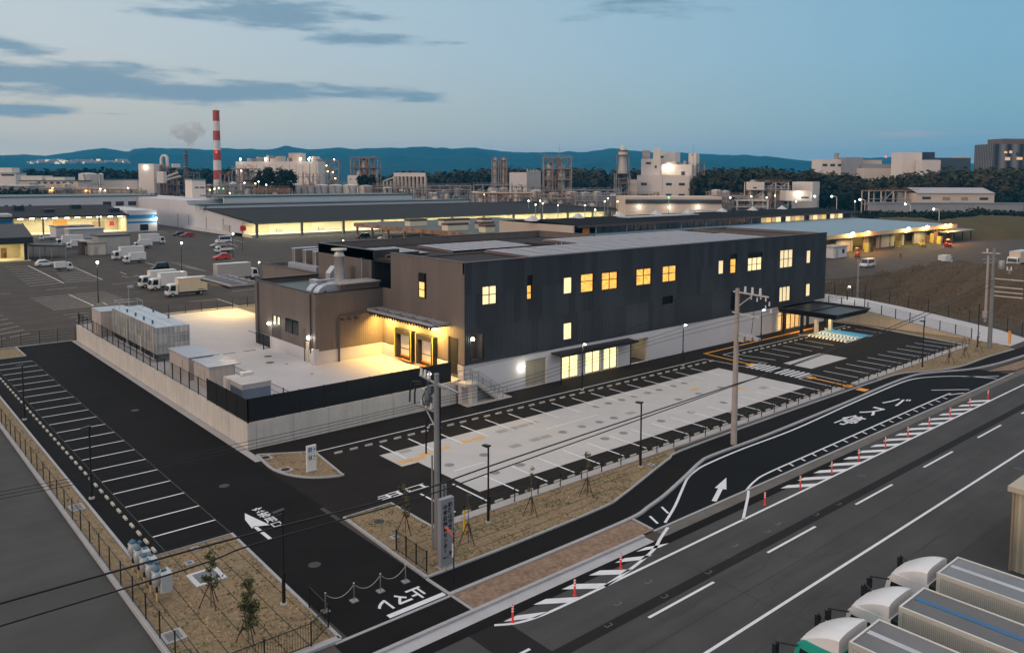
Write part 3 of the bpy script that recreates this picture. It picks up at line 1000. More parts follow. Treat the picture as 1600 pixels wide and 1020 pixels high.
# base doors
m_ = MB(); m_.box(50.0, YF + .2, 0, 52.75, YF + .26, 2.62); s_ = m_.build('roller_shutter', M_SHUTTER, BL)
m_ = MB(); m_.box(51.3, YF + .17, 0, 51.35, YF + .2, 2.1); m_.box(52.4, YF + .17, 0, 52.45, YF + .2, 2.1); m_.build('door_jamb', mat('beige_trim', (0.26, 0.23, 0.17), .6), s_)
for i, (a, c) in enumerate(((54.7, 57.2), (58.15, 60.4), (60.85, 62.95))):
    window(a, c, 0.02, 2.48, P_HALL, 2, (), 0, YF + .1, BL).name = 'glass_door'
m_ = MB(); m_.box(65.05, YF + 2.2, 0, 67.9, YF + 2.25, 2.6); m_.box(67.9, YF + .3, 0, 67.95, YF + 2.2, 2.6); m_.box(65.0, YF + .3, 0, 65.05, YF + 2.2, 2.6); m_.box(65.0, YF + .3, 2.6, 67.95, YF + 2.25, 2.65)
for k in range(5):
    m_.bar((65.1 + k * .6, YF + 2.1, 2.55), (65.6 + k * .55, YF + 2.1, 1.2 + .1 * k), .05)
m_.build('passage_lining', mat('passage_beige', (0.42, 0.37, 0.28), .8), BL)
lamp_area('passage_light', (66.4, YF + 1.2, 2.5), 1.6, .5, 18, (1.0, .85, .55), parent=BL)
for i in range(5):
    a = 94.1 + i * 1.1
    window(a, a + 1.1, 0.02, 2.53, P_DIM if i > 0 else lit_pane('entry_pane', (0.75, 0.55, 0.30), .55, False, .4), 1, (.8,), 0, YF + .1, BL).name = 'entrance_window'
# entrance canopy over the glass doors
cn = MB()
cn.profile([(YF, 2.95), (YF, 2.83), (YF - 1.4, 2.72), (YF - 1.4, 2.84)], 'x', 53.3, 64.6)
cn.box(53.25, YF - 1.46, 2.68, 64.65, YF - 1.4, 2.90)
c_ = cn.build('entrance_canopy', M_TRIM, BL)
m_ = MB()
for x in (53.5, 63.6):
    m_.box(x - .05, YF - 1.3, 0, x + .05, YF - 1.2, 2.72)
m_.build('canopy_post', M_TRIM, c_)
for x in (56.0, 59.3, 62.0):
    lamp_area('canopy_downlight', (x, YF - .35, 2.6), .5, .3, 9, (1.0, .86, .5), parent=BL)
# roofs and parapets
m_ = MB()
m_.box(XL + .02, YF, 11.3, 76.7, 64.8, 12.1); m_.box(64.5, 64.8, 11.3, 76.7, 72.6, 12.1); m_.box(76.7, YF, 11.3, XR - .02, 72.6, 12.1); m_.box(XL + .3, 64.8, 11.3, 76.7, 83.2, 11.62)
m_.build('roof', M_ROOF, BL)
m_ = MB()                                             # fold-plate lip along the roof step
for i in range(43):
    x = XL + .6 + i * .5
    m_.profile([(x, 11.6), (x + .42, 11.6), (x + .3, 12.25), (x + .12, 12.25)], 'y', 64.6, 65.4)
m_.build('folded_roof', mat('folded_plate', (0.045, 0.037, 0.036), .6, .2), BL)
m_ = MB()
P_ = lambda x0, y0, x1, y1, h=12.4: m_.box(x0, y0, 11.4, x1, y1, h)
P_(XL, YF + .0, XR, YF + .22); P_(XL + .001, YF + .22, XL + .2, 68.0); P_(XR - .2, YF + .22, XR, 72.4); P_(76.9, 72.35, XR, 72.6)
P_(76.5, 72.6, 76.75, 83.0); P_(XL, 83.0, 76.75, 83.25); P_(97.4, YF + .22, 97.6, 72.35); P_(XL, 71.7, XL + .2, 83.0)
m_.build('parapet', M_CLADW, BL)
m_ = MB()
m_.box(XL - .06, YF - .1, 12.4, XR + .05, YF + .27, 12.47); m_.box(XL - .06, YF + .27, 12.4, XL + .26, 68.05, 12.47); m_.box(76.45, 72.5, 12.4, 76.8, 83.3, 12.47)
m_.box(XL - .06, 82.95, 12.4, 76.45, 83.3, 12.47); m_.box(XL - .06, 71.65, 12.4, XL + .26, 82.95, 12.47); m_.box(97.35, YF + .27, 12.4, 97.65, 72.4, 12.46)
m_.build('parapet_cap', M_TRIM2, BL)
# rear block
m_ = MB()
m_.quad((XL, 83.25, 2.0), (XL, 71.7, 2.0), (XL, 71.7, ZT), (XL, 83.25, ZT), 1)
m_.quad((XL, 71.7, 2.0), (XL + 3.4, 71.7, 2.0), (XL + 3.4, 71.7, ZT), (XL, 71.7, ZT), 0)
m_.quad((XL + 3.3, 71.7, 2), (XL + 3.3, 68.0, 2), (XL + 3.3, 68.0, 11.3), (XL + 3.3, 71.7, 11.3), 0)
m_.quad((76.7, 83.25, 0), (XL, 83.25, 0), (XL, 83.25, ZT), (76.7, 83.25, ZT), 1)
m_.quad((76.7, 72.6, 0), (76.7, 83.25, 0), (76.7, 83.25, ZT), (76.7, 72.6, ZT), 1)
m_.build('rear_wall', [M_CLAD, M_CLADW], BL)
m_ = MB(); m_.tube([(XL - .12, 73.4, 8.9), (XL - .12, 73.4, 11.4)], .05, 8); m_.box(XL - .25, 73.3, 11.35, XL, 73.5, 11.5); m_.build('downpipe', M_STEEL, BL)
m_ = MB()
for i, (x, y) in enumerate(((62.0, 63.6), (62.3, 63.9), (61.6, 64.0), (62.6, 63.5), (61.9, 64.3))):
    m_.tube([(x, y, 11.5), (x + .02, y, 13.0 - .15 * i)], .03, 6)
m_.box(60.9, 63.3, 11.5, 61.7, 63.9, 12.3)
m_.build('roof_antenna', M_STEEL, BL)

# west annex with plant on its roof
AX0, AX1, AY0, AY1, AZ = 35.24, 42.7, 69.55, 83.5, 8.8
m_ = MB()
op = [(83.5 - 79.2, 83.5 - 77.1, 3.25, 5.65), (83.5 - 76.15, 83.5 - 73.1, 4.25, 5.72), (83.5 - 71.5, 83.5 - 70.9, 2.0, 4.0)]
wall(m_, (AX0, AY1, 0), (0, -1), 0, AY1 - AY0, 3.25, AZ, op[:2], .12, 0)
wall(m_, (AX0, AY0, 0), (1, 0), 0, AX1 - AX0, 3.25, AZ, (), .1, 0)
m_.quad((AX1, AY1, 2), (AX0, AY1, 2), (AX0, AY1, AZ), (AX1, AY1, AZ))
m_.build('annex_wall', M_CLADW, BL)
m_ = MB(); m_.box(AX0 + .02, AY0 + .02, 1.9, AX1, AY1, 3.25); m_.box(AX0 - .25, AY0 - .1, 1.9, AX0 + .3, AY0 + .45, 3.5); m_.build('annex_base', M_WHITEW, BL)
m_ = MB(); m_.box(AX0 + .1, AY0 + .1, 8.2, AX1, AY1 - .1, 8.35); m_.build('annex_roof', mat('annex_roof_blue', (0.035, 0.048, 0.06), .4, .1), BL)
m_ = MB()
m_.box(AX0 - .04, AY0 - .04, 8.8, AX1, AY0 + .2, 8.88); m_.box(AX0 - .04, AY0 + .2, 8.8, AX0 + .2, AY1 + .04, 8.88); m_.box(AX0 + .2, AY1 - .2, 8.8, AX1, AY1 + .04, 8.88)
m_.build('annex_cap', M_TRIM, BL)
m_ = MB(); m_.box(AX0 + .05, 77.1, 3.25, AX0 + .1, 79.2, 5.65); d_ = m_.build('annex_door', mat('door_brown', (0.06, 0.055, 0.055), .5), BL)
for y in (77.5, 78.45):
    m_ = MB(); m_.box(AX0 + .0, y, 4.75, AX0 + .05, y + .32, 5.5); m_.build('door_light', P_PALE, d_)
m_ = MB(); m_.box(AX0 + .06, 73.1, 4.25, AX0 + .1, 76.15, 5.72); g_ = m_.build('annex_window', M_GLASS, BL)
m_ = MB(); m_.box(AX0 + .0, 74.58, 4.25, AX0 + .06, 74.66, 5.72); m_.build('mullion', M_FRAME, g_)
m_ = MB(); m_.box(AX0 - .04, 70.95, 2.0, AX0 + .02, 71.5, 4.0); m_.build('side_door', mat('door_cream', (0.5, 0.42, 0.32), .5), BL)
M_DRP = mat('pipe_brown', (0.05, 0.043, 0.04), .5)
for pp_, r_ in (([(AX0 - .12, 82.5, 2.2), (AX0 - .12, 82.5, 8.7)], .08), ([(AX0 - .12, 70.35, 3.0), (AX0 - .12, 70.35, 8.7)], .08), ([(AX0 - .1, 71.7, 2.0), (AX0 - .1, 71.7, 5.2)], .05),
                ([(37.65, AY0 - .14, 2.0), (37.65, AY0 - .14, 6.2), (37.75, AY0 - .16, 6.55), (42.5, AY0 - .16, 6.6)], .1)):
    m_ = MB(); m_.tube(pp_, r_, 8); m_.build('drain_pipe', M_DRP, BL)
for x in (38.1, 38.8, 39.6):
    m_ = MB(); m_.tube([(x, AY0 - .02, 6.1), (x, AY0 - .25, 6.05)], .13, 10); m_.build('wall_cowl', M_DRP, BL)
m_ = MB(); m_.box(AX0 - .1, 79.9, 2.0, AX0 - .02, 83.2, 3.2); m_.bar((AX0 - .9, 80.0, 3.4), (AX0 - .9, 83.2, 3.4), .05); m_.tube([(AX0 - .9, 79.4, 2), (AX0 - .9, 79.4, 3.6)], .07, 8)
m_.build('side_ramp_rail', M_TRIM, BL)

# rear lower block (behind)
m_ = MB()
m_.box(XL, 83.25, 0, 60, 98.6, 8.3, 0); m_.build('rear_annex', M_CLADW, BL)
m_ = MB(); m_.box(XL + .01, 83.3, 8.3, XL + .2, 98.6, 8.83); m_.box(XL, 98.4, 8.3, 60, 98.62, 8.83); m_.build('rear_annex_parapet', M_CLADW, BL)
m_ = MB(); m_.box(XL - .05, 83.3, 8.83, XL + .25, 98.7, 8.9); m_.build('rear_annex_cap', M_TRIM, BL)
m_ = MB(); m_.box(XL + .2, 83.3, 8.3, 60, 98.4, 8.33); m_.build('rear_annex_roof', mat('roof_blue_grey', (0.04, 0.055, 0.07), .45), BL)
# bay canopies: steel frames on dark sheets
M_CANS = mat('canopy_steel', (0.40, 0.40, 0.42), .45, .5, .12)


def bay_canopy(x0, x1, y0, y1, z, name, par):
    m = MB()
    m.box(x0, y0, z - .28, x1, y1, z - .18, 0)
    for i in range(int((y1 - y0) / .45)):
        m.box(x0 - .05, y0 + i * .45, z - .42, x0 + .03, y0 + i * .45 + .2, z - .18, 0)
    c = m.build(name, M_TRIM, par)
    m = MB()
    n = 5
    for i in range(n + 1):
        y = y0 + (y1 - y0) * i / n
        m.bar((x0 + .15, y, z), (x1 + .3, y, z), .14, .28)
    for x in (x0 + .12, (x0 + x1) / 2 + .3, x1 - .25):
        m.bar((x, y0, z), (x, y1, z), .10, .25)
    for i in range(n):
        ya, yb = y0 + (y1 - y0) * i / n, y0 + (y1 - y0) * (i + 1) / n
        m.bar((x0 + .2, ya, z + .05), (x1, yb, z + .05), .06, .06)
    m.build('steel_frame', M_CANS, c)
    m = MB()
    for i in range(n):
        ya, yb = y0 + (y1 - y0) * i / n + .18, y0 + (y1 - y0) * (i + 1) / n - .18
        m.quad((x0 + .25, ya, z - .1), (x1 - .3, ya, z - .1), (x1 - .3, yb, z - .1), (x0 + .25, yb, z - .1))
    m.build('roof_sheet', mat('canopy_sheet', (0.022, 0.04, 0.05), .35, .3), c)
    return c


bay_canopy(41.0 - .25, XL - .02, 58.3, 72.3 - 2.8, 6.75, 'dock_canopy', BL)
bay_canopy(38.6, XL, 99.0, 109.6, 6.2, 'rear_canopy', BL)
# dock wall below the upper storey
M_DSH = ribbed('dock_shutter_white', (0.62, 0.55, 0.44), .3, .6, 0, .01, .08, None, .05, .3, 'y')
for a, c in ((66.3, 63.9), (62.65, 60.3)):
    m_ = MB(); m_.box(XL - .02, c, 2.55, XL + .02, a, 4.75, 0); m_.build('dock_shutter', M_DSH, BL)
for a, c in ((66.55, 63.65), (62.9, 60.05)):
    m_ = MB()
    m_.box(XL - .55, a - .32, 2.35, XL, a, 5.2); m_.box(XL - .55, c, 2.35, XL, c + .32, 5.2); m_.box(XL - .55, c + .32, 4.72, XL, a - .32, 5.2)
    m_.box(XL - .3, c + .32, 2.25, XL, a - .32, 2.5)
    m_.build('dock_shelter', M_BLACK, BL)
M_YE = mat('yellow_edge', (0.55, 0.36, 0.06), .6)
for a, c in ((66.55, 63.65), (62.9, 60.05)):
    for y in (a - .03, c + .03):
        m_ = MB(); m_.box(XL - .58, y - .04, 2.3, XL - .55, y + .04, 5.25); m_.build('shelter_edge', M_YE, BL)
M_LO = mat('leveller_orange', (0.50, 0.2, 0.05), .6)
for a, c in ((66.2, 64.0), (62.55, 60.4)):
    m_ = MB(); m_.box(XL - .42, c, 2.18, XL - .05, a, 2.3); m_.box(XL - .1, c, 2.3, XL - .02, a, 2.64); m_.build('dock_leveller', M_LO, BL)
for y0, y1 in ((66.6, 69.55), (63.0, 63.6), (58.3, 60.0), (56.0, 56.85)):
    m_ = MB(); m_.box(XL - .1, y0, 1.8, XL + .01, y1, 3.25); m_.build('dock_base', M_WHITEW, BL)
m_ = MB(); m_.box(XL - .04, 56.95, 2.3, XL - .005, 58.15, 5.55); m_.box(XL - .1, 58.1, 2.0, XL - .005, 58.3, 5.6); m_.build('dock_door', M_DARKOP, BL)
m_ = MB(); m_.box(XL - .06, 56.0, 3.25, XL - .001, 69.5, 3.3); m_.build('dock_trim', M_TRIM, BL)
# warm lamps under the dock canopy
M_LAMPW = emit('lamp_warm', (1.0, 0.72, 0.30), 14)
M_LAMPC = emit('lamp_cool', (1.0, 0.96, 0.80), 14)
M_LAMPO = emit('lamp_orange', (1.0, 0.42, 0.08), 16)
for y in (58.9, 68.6):
    m_ = MB(); m_.box(41.2, y - .6 if y < 60 else y - .2, 6.3, 41.5, y + .6 if y < 60 else y + .2, 6.42); m_.build('dock_lamp', M_LAMPW, BL)
for y in (60.0, 64.0, 68.0):
    lamp_area('dock_light', (41.6, y, 6.25), .5, 1.2, 900, (1.0, 0.58, 0.13), (0, math.radians(-26), 0), BL)
lamp_point('rear_dock_light', (40.2, 101.5, 5.5), 1500, (1.0, .68, .25), .2, BL)
lamp_point('rear_dock_light', (40.0, 106.0, 5.5), 1300, (1.0, .68, .25), .2, BL)
for nm, loc, pw in (('wall_lamp', (AX0 - .2, 79.65, 4.6), 30), ('wall_lamp', (AX0 - .2, 70.6, 4.5), 60), ('wall_lamp', (49.48, YF - .15, 2.2), 45), ('wall_lamp', (43.75, YF + .12, 5.5), 45)):
    m_ = MB(); m_.sphere(loc, .17 if loc[1] != 70.6 else .2); m_.build(nm, M_LAMPC, BL)
    lamp_point(nm + '_light', (loc[0] - (.22 if loc[0] < 40 else 0), loc[1] - (.22 if loc[0] > 40 else 0), loc[2] - .1), pw, (1, .93, .74), .12, BL)

# roof plant on the annex: things that stand on the roof
M_DUCT = mat('duct_metal', (0.42, 0.45, 0.50), .4, .5, .1)
t_ = thing('ventilation_duct', 'pair of curved pale sheet metal ducts on the flat annex roof beside the exhaust stack', 'duct', (36.4, 72.4, 8.35))
m_ = MB()
for dy in (0, -1.5):
    pts = [(0.9, 1.05), (0.55, 1.0), (0.25, .8), (0.02, .5), (-.06, .25), (0.45, .25), (.52, .4), (.66, .55), (.9, .6)]
    m_.profile([(p[0] - .4, p[1]) for p in pts], 'y', dy - .5, dy + .5)
m_.box(.5, -2.0, .2, 2.2, -.95, 1.15); m_.build('bend', M_DUCT, t_)
m_ = MB(); m_.box(.5, .1, .2, 1.1, 1.6, 1.35); m_.box(1.1, .9, .3, 3.2, 1.6, 1.2); m_.box(3.0, -1.2, .2, 3.6, 1.6, 1.25); m_.box(2.2, -1.95, .2, 3.0, -1.2, 1.1); m_.build('straight_duct', M_DUCT, t_)
t_ = thing('exhaust_stack', 'round silver exhaust stack with flat cap rising from the annex roof housing', 'exhaust stack', (39.4, 72.4, 8.35))
m_ = MB(); m_.lathe([(.5, .2), (.5, 3.6), (.56, 3.6), (.56, 3.7), (.46, 3.7), (.46, 4.0)], 0, 0, 20); m_.build('pipe', mat('stack_silver', (.5, .49, .47), .4, .5, .1), t_)
m_ = MB(); m_.lathe([(.3, 4.0), (.3, 4.2), (.78, 4.2), (.78, 4.38), (.1, 4.42)], 0, 0, 20); m_.build('rain_cap', mat('cap_silver', (.5, .47, .42), .5, .4), t_)
t_ = thing('plant_housing', 'low dark plant housing with pale flat lid on the annex roof under the stack', 'plant housing', (40.4, 71.2, 8.35))
m_ = MB(); m_.box(-2.2, -1.2, 0, 2.2, 1.1, 1.05); m_.build('casing', M_CLADW, t_)
m_ = MB(); m_.box(-2.4, -1.4, 1.05, 2.25, 1.3, 1.17); m_.build('lid', mat('lid_grey', (.30, .28, .28), .6, .2), t_)
t_ = thing('intake_hood', 'small grey intake hood with slanted top against the upper wall behind the stack', 'hood', (40.6, 75.4, 8.35))
m_ = MB(); m_.profile([(-.9, .1), (.9, .1), (.9, 2.3), (-.3, 2.3), (-.9, 1.6)], 'y', -.5, .5); m_.box(-1.2, -.3, .2, 1.9, .4, .7); m_.build('hood_body', M_DUCT, t_)
M_CHIL = mat('unit_brown', (.17, .14, .125), .6, .2, .1)
for i, y in enumerate((93.2, 90.2, 87.6)):
    t_ = thing('chiller_unit', ['tall brown chiller unit farthest back on the low rear roof', 'middle one of three tall brown chiller units on the low rear roof', 'brown chiller unit nearest the upper wall on the low rear roof'][i], 'chiller', (44.6, y, 8.33), group='chiller units on the rear roof')
    m_ = MB(); m_.box(0, 0, .3, 3.2, .9, 2.6); m_.box(.1, .1, 0, 3.1, .8, .3); m_.build('cabinet', M_CHIL, t_)
    m_ = MB(); m_.box(-.03, -.03, 2.6, 3.23, .93, 2.68); m_.box(-.03, .0, .3, 0, .12, 2.6); m_.build('top_plate', M_DUCT, t_)
t_ = thing('roof_duct', 'long silver duct lying on the low rear roof in front of the chillers', 'duct', (43.6, 86, 8.33))
m_ = MB(); m_.box(.2, 0, .3, 1.1, 7.5, 1.0); m_.build('duct_run', M_DUCT, t_)
m_ = MB(); m_.box(1.6, -1.6, 0, 4.5, .6, 1.3); m_.build('plenum', M_CLADW, t_)
# solar arrays
M_PVL = mat('pv_seam', (.20, .13, .12), .6)


def pv(name, x0, x1, y0, y1, z, cols, rows, label, tilt=.06):
    t = thing(name, label, 'solar panels', (x0, y0, z), group='solar arrays on the main roof')
    m = MB(); f = MB()
    for i in range(cols):
        for j in range(rows):
            xa, xb = (x1 - x0) * i / cols + .12, (x1 - x0) * (i + 1) / cols - .06
            ya, yb = (y1 - y0) * j / rows + .05, (y1 - y0) * (j + 1) / rows - .13
            m.quad((xa, ya, .14 + tilt * ya), (xb, ya, .14 + tilt * ya), (xb, yb, .14 + tilt * yb), (xa, yb, .14 + tilt * yb))
    h = tilt * (y1 - y0)
    f.add([(0, 0, .08), (x1 - x0, 0, .08), (x1 - x0, y1 - y0, .08 + h), (0, y1 - y0, .08 + h)], [(0, 1, 2, 3)])
    for i in range(0, cols + 1, 2):
        f.bar(((x1 - x0) * i / cols, 0.1, .0), ((x1 - x0) * i / cols, y1 - y0 - .1, h * .5), .06, .1)
    m.build('panel', M_PV, t)
    f.build('mounting_rail', M_PVL, t)


pv('solar_array', 44.3, 49.6, 71.2, 78.3, 11.7, 4, 4, 'small pale solar array on the rear roof nearest the exhaust stack', 0.02)
pv('solar_array', 52.6, 64.5, 70.9, 78.1, 11.7, 8, 4, 'middle solar array on the rear roof behind the antennas', 0.02)
pv('solar_array', 51.8, 93.5, 57.5, 64.6, 12.2, 14, 7, 'long solar array running along the roof behind the front parapet', 0.012)
pv('solar_array', 66.5, 93.0, 65.4, 71.6, 12.2, 9, 6, 'shorter solar array behind the long one on the far half of the roof', 0.012)

# porte-cochere
t_ = thing('porch_canopy', 'black flat-roofed drop-off porch lit warm from below at the far end of the building', 'canopy', (96.4, 50.8, 0))
m_ = MB()
cx0, cx1, cy0, cy1 = -4.4, 4.45, -3.85, 4.05
top = [(cx0, cy0, 3.55), (cx1, cy0, 3.55), (cx1, cy1, 3.55), (cx0, cy1, 3.55)]
bot = [(cx0 + .45, cy0 + .45, 2.85), (cx1 - .45, cy0 + .45, 2.85), (cx1 - .45, cy1, 2.85), (cx0 + .45, cy1, 2.85)]
inn = [(cx0 + .15, cy0 + .15, 3.55), (cx1 - .15, cy0 + .15, 3.55), (cx1 - .15, cy1, 3.55), (cx0 + .15, cy1, 3.55)]
inb = [(cx0 + .15, cy0 + .15, 3.3), (cx1 - .15, cy0 + .15, 3.3), (cx1 - .15, cy1, 3.3), (cx0 + .15, cy1, 3.3)]
m_.add(top + bot, [(4, 5, 1, 0), (5, 6, 2, 1), (6, 7, 3, 2), (7, 4, 0, 3), (7, 6, 5, 4)])
m_.add(top + inn + inb, [(0, 1, 5, 4), (1, 2, 6, 5), (2, 3, 7, 6), (3, 0, 4, 7), (4, 5, 9, 8), (5, 6, 10, 9), (6, 7, 11, 10), (7, 4, 8, 11), (8, 9, 10, 11)])
m_.bar((cx0 + .2, .3, 3.36), (cx1 - .2, .3, 3.36), .18, .12); m_.sphere((-1.6, -3.6, 3.45), .08)
m_.build('porch_roof', M_TRIM, t_)
for x, y in ((-2.7, 1.6), (3.75, 1.6), (3.75, 4.4), (-2.2, 4.4)):
    m_ = MB(); m_.box(x - .15, y - .15, .0, x + .15, y + .15, 2.85); m_.build('post', M_TRIM, t_)
m_ = MB()
for x, y in ((-2.7, 1.6), (3.75, 1.6)):
    m_.box(x - .25, y - .25, 0, x + .25, y + .25, .25)
m_.build('post_base', M_KERB2, t_)
for x, y, pw in ((-.4, 3.0, 110), (2.6, 1.6, 70), (-1.0, -1.4, 75), (1.6, -2.0, 35)):
    lamp_area('porch_downlight', (x, y, 2.82), .4, .4, pw * 1.6, (1.0, .74, .36), parent=t_)
for x, lb in ((96.6, 'pale stone sign bollard beside the hatched bay under the porch'), (100.2, 'pale stone sign bollard at the blue bay end under the porch')):
    t_ = thing('stone_bollard', lb, 'bollard', (x, 52.0, 0), group='stone bollards under the porch')
    m_ = MB(); m_.box(-.2, -.2, 0, .2, .2, 1.75); m_.box(-.23, -.23, 0, .23, .23, .12); m_.build('pillar', mat('pale_stone', (.52, .48, .42), .8, 0, .1), t_)
    m_ = MB(); m_.box(-.1, -.215, 1.3, .1, -.2, 1.55); m_.build('plaque', mat('plaque_grey', (.2, .2, .21), .5), t_)

# ================================================================ raised yard
YZ = 2.0
mb = MB()
mb.box(23.25, 56.4, 0, 42.68, 107.2, YZ)
yard = struct(mb.build('yard', M_YARD))
t_ = thing('retaining_wall', 'pale concrete retaining wall with vertical joints around the raised yard', 'wall', (0, 0, 0))
m_ = MB(); m_.box(22.9, 56.1, -.1, 23.25, 107.4, 1.95); m_.build('long_wall', M_WALLC, t_)
m_ = MB(); m_.box(23.25, 56.1, -.1, 41.9, 56.4, 1.98); m_.build('front_wall', M_WALLC, t_)
m_ = MB(); m_.box(23.25, 107.2, -.1, 60, 107.4, 2.2); m_.build('back_wall', M_WALLC, t_)
m_ = MB()
for i in range(6):
    m_.box(30.2 + i * 2.1, 79.6 + i * .0, YZ + .001, 31.5 + i * 2.1, 79.9, YZ + .006) if i < 3 else None
for x, y in ((33.3, 76.0), (32.3, 73.3)):
    m_.lathe([(.42, YZ + .004), (.4, YZ + .008)], x, y, 20)
for x, y in ((33.3, 71.8), (33.35, 66.6), (28, 66)):
    m_.lathe([(.16, YZ + .004), (.15, YZ + .008)], x, y, 12)
struct(m_.build('yard_drain', mat('drain_dark', (.03, .03, .03), .6)))


def mesh_fence(name, label, pts, posts, h, group=None, z=0.0, rails=2, verts=0.0, m=M_TRIM, slat=None, post_r=.035, zs=None, mesh=0.0):
    """posts are parts; the infill is one part per fence"""
    t = thing(name, label, 'fence', (pts[0][0], pts[0][1], z), group=group)
    o = Vector((pts[0][0], pts[0][1], 0))
    P = [Vector((p[0], p[1], 0)) - o for p in pts]
    seg = [(P[i + 1] - P[i]).length for i in range(len(P) - 1)]
    tot = sum(seg)
    def at(s):
        i = 0
        while i < len(seg) - 1 and s > seg[i] + 1e-6:
            s -= seg[i]; i += 1
        f = s / seg[i]
        q = P[i].lerp(P[i + 1], f)
        if zs:
            q.z = zs[i] + (zs[i + 1] - zs[i]) * f
        return q
    n = posts
    for i in range(n + 1):
        q = at(tot * i / n)
        mm = MB(); mm.box(-post_r, -post_r, 0, post_r, post_r, h + .04)
        mm.build('post', m, t, q)
    r = MB()
    for i in range(n):
        a, c = at(tot * i / n), at(tot * (i + 1) / n)
        for k in range(rails):
            zz = Vector((0, 0, .08 + (h - .12) * (k / max(rails - 1, 1))))
            r.bar(a + zz, c + zz, .03 if not slat else slat[0], .03 if not slat else slat[1])
        if verts:
            L = (c - a).length
            for j in range(1, int(L / verts)):
                q = a.lerp(c, j * verts / L)
                r.bar(q + Vector((0, 0, .08)), q + Vector((0, 0, h - .04)), .012, .012)
    r.build('rail_panel', m, t)
    return t


mesh_fence('yard_fence', 'black bar fence standing on the long retaining wall beside the staff bays', [(23.07, 64.4), (23.07, 107.0)], 20, 1.45, z=1.95, rails=2, verts=.16)
mesh_fence('yard_fence', 'black rail fence along the back edge of the raised yard', [(23.2, 107.1), (46.2, 107.1)], 11, 1.3, z=2.0, rails=6)
mesh_fence('yard_fence', 'low thin black fence between the small cabinets and the loading yard', [(27.3, 57.0), (27.3, 69.5)], 5, 1.15, z=2.0, rails=3, verts=.2)
mesh_fence('slat_screen', 'dark brown louvred screen at the corner of the retaining wall', [(23.0, 64.3), (23.0, 56.2)], 4, 1.75, z=1.95, rails=20, slat=(.03, .086))
mesh_fence('slat_screen', 'long black louvred screen along the front of the loading yard', [(23.0, 56.2), (41.35, 56.2)], 9, 1.8, z=1.97, rails=24, slat=(.03, .076))
M_SCREEN = mat('screen_black', (.006, .006, .007), .6)

# stair at the building corner
t_ = thing('entrance_stair', 'concrete stair with landing and thin steel handrails at the building corner', 'stair', (42.0, 55.95, 0))
m_ = MB()
m_.box(-.2, -1.35, 1.72, 1.3, -.02, 1.95); m_.box(.6, -1.2, 0, 1.2, -.1, 1.72); m_.box(-.1, -.6, 0, .6, -.1, 1.72)
for i in range(10):
    z1 = 1.95 - .195 * (i + 1)
    m_.box(1.3 + i * .28, -1.25, max(z1 - .25, 0), 1.58 + i * .28, -.02, z1)
m_.box(-.1, -1.5, -.02, 5.0, -.0, .06)
m_.build('steps', mat('stair_concrete', (.40, .38, .36), .85, 0, .1), t_)
m_ = MB()
for y in (-1.25, -.1):
    for zz in (.95, .5):
        m_.bar((-.1, y, 1.95 + zz), (1.3, y, 1.95 + zz), .03); m_.bar((1.3, y, 1.95 + zz), (4.1, y, zz), .03)
    for x, z in ((-.1, 1.95), (.6, 1.95), (1.3, 1.95), (2.7, .98), (4.1, 0), (4.6, 0)):
        m_.bar((x, y, z), (x, y, z + .97), .035)
    m_.bar((4.1, y, .95), (4.6, y, .95), .03)
for zz in (.95, .5):
    m_.bar((-.1, -1.25, 1.95 + zz), (-.1, -.1, 1.95 + zz), .03)
m_.build('handrail', mat('rail_steel', (.16, .17, .19), .4, .5), t_)

# stainless water tank
M_SUS = ribbed('stainless_panel', (.46, .46, .45), .5, .34, .45, .03, .22, (1.0, 1.0, .75, .22), .10, .5)
t_ = thing('water_tank', 'long stainless steel panel water tank raised on a base by the retaining wall', 'water tank', (24.0, 80.3, YZ))
m_ = MB(); m_.box(0, 0, .75, 3.1, 15.4, 3.35); m_.build('shell', M_SUS, t_)
m_ = MB()
for i in range(16):
    y = i * 15.4 / 15
    m_.box(-.06, y - .04, .75, -.001, y + .04, 3.38) if 0 < i < 15 else None
for i in range(4):
    m_.box(i * 1.0333 - .04, -.06, .75, i * 1.0333 + .04, -.001, 3.38)
for z in (1.62, 2.48):
    m_.box(-.05, 0, z - .03, -.001, 15.4, z + .03); m_.box(0, -.05, z - .03, 3.1, -.001, z + .03)
m_.build('frame_rib', mat('rib_steel', (.5, .5, .5), .35, .7), t_)
m_ = MB()
for j in range(15):
    for i in range(3):
        xa, ya = i * 1.0333, j * 15.4 / 15
        m_.add([(xa + .03, ya + .03, 3.36), (xa + 1.0, ya + .03, 3.36), (xa + 1.0, ya + 1.0, 3.36), (xa + .03, ya + 1.0, 3.36), (xa + .5, ya + .5, 3.47)], [(0, 1, 4), (1, 2, 4), (2, 3, 4), (3, 0, 4)])
m_.build('tank_roof', mat('tank_roof_blue', (.36, .42, .48), .4, .35, .1), t_)
m_ = MB()
for i in range(9):
    m_.box(.05, .2 + i * 1.85, 0, 3.05, .5 + i * 1.85, .75)
m_.box(.0, .0, .66, 3.1, 15.4, .74); m_.build('plinth', mat('plinth_steel', (.12, .125, .13), .6, .3), t_)
m_ = MB()
for x, y in ((.4, 2.4), (.4, 5.2), (.4, 8.0), (.4, 11.0), (2.6, 4.5), (2.6, 9.5)):
    m_.tube([(x, y, 3.4), (x, y, 3.75)], .1, 8)
m_.build('roof_vent', mat('vent_blue', (.05, .10, .15), .5), t_)
m_ = MB()
for x, z0 in ((.2, 0),):
    m_.tube([(-.15, .5, .1), (-.15, .5, 3.3)], .06, 8); m_.tube([(-.15, 4.6, .1), (-.15, 4.6, 2.0), (0, 4.6, 2.0)], .06, 8); m_.tube([(-.18, 9.2, .1), (-.18, 9.2, 3.0)], .07, 8)
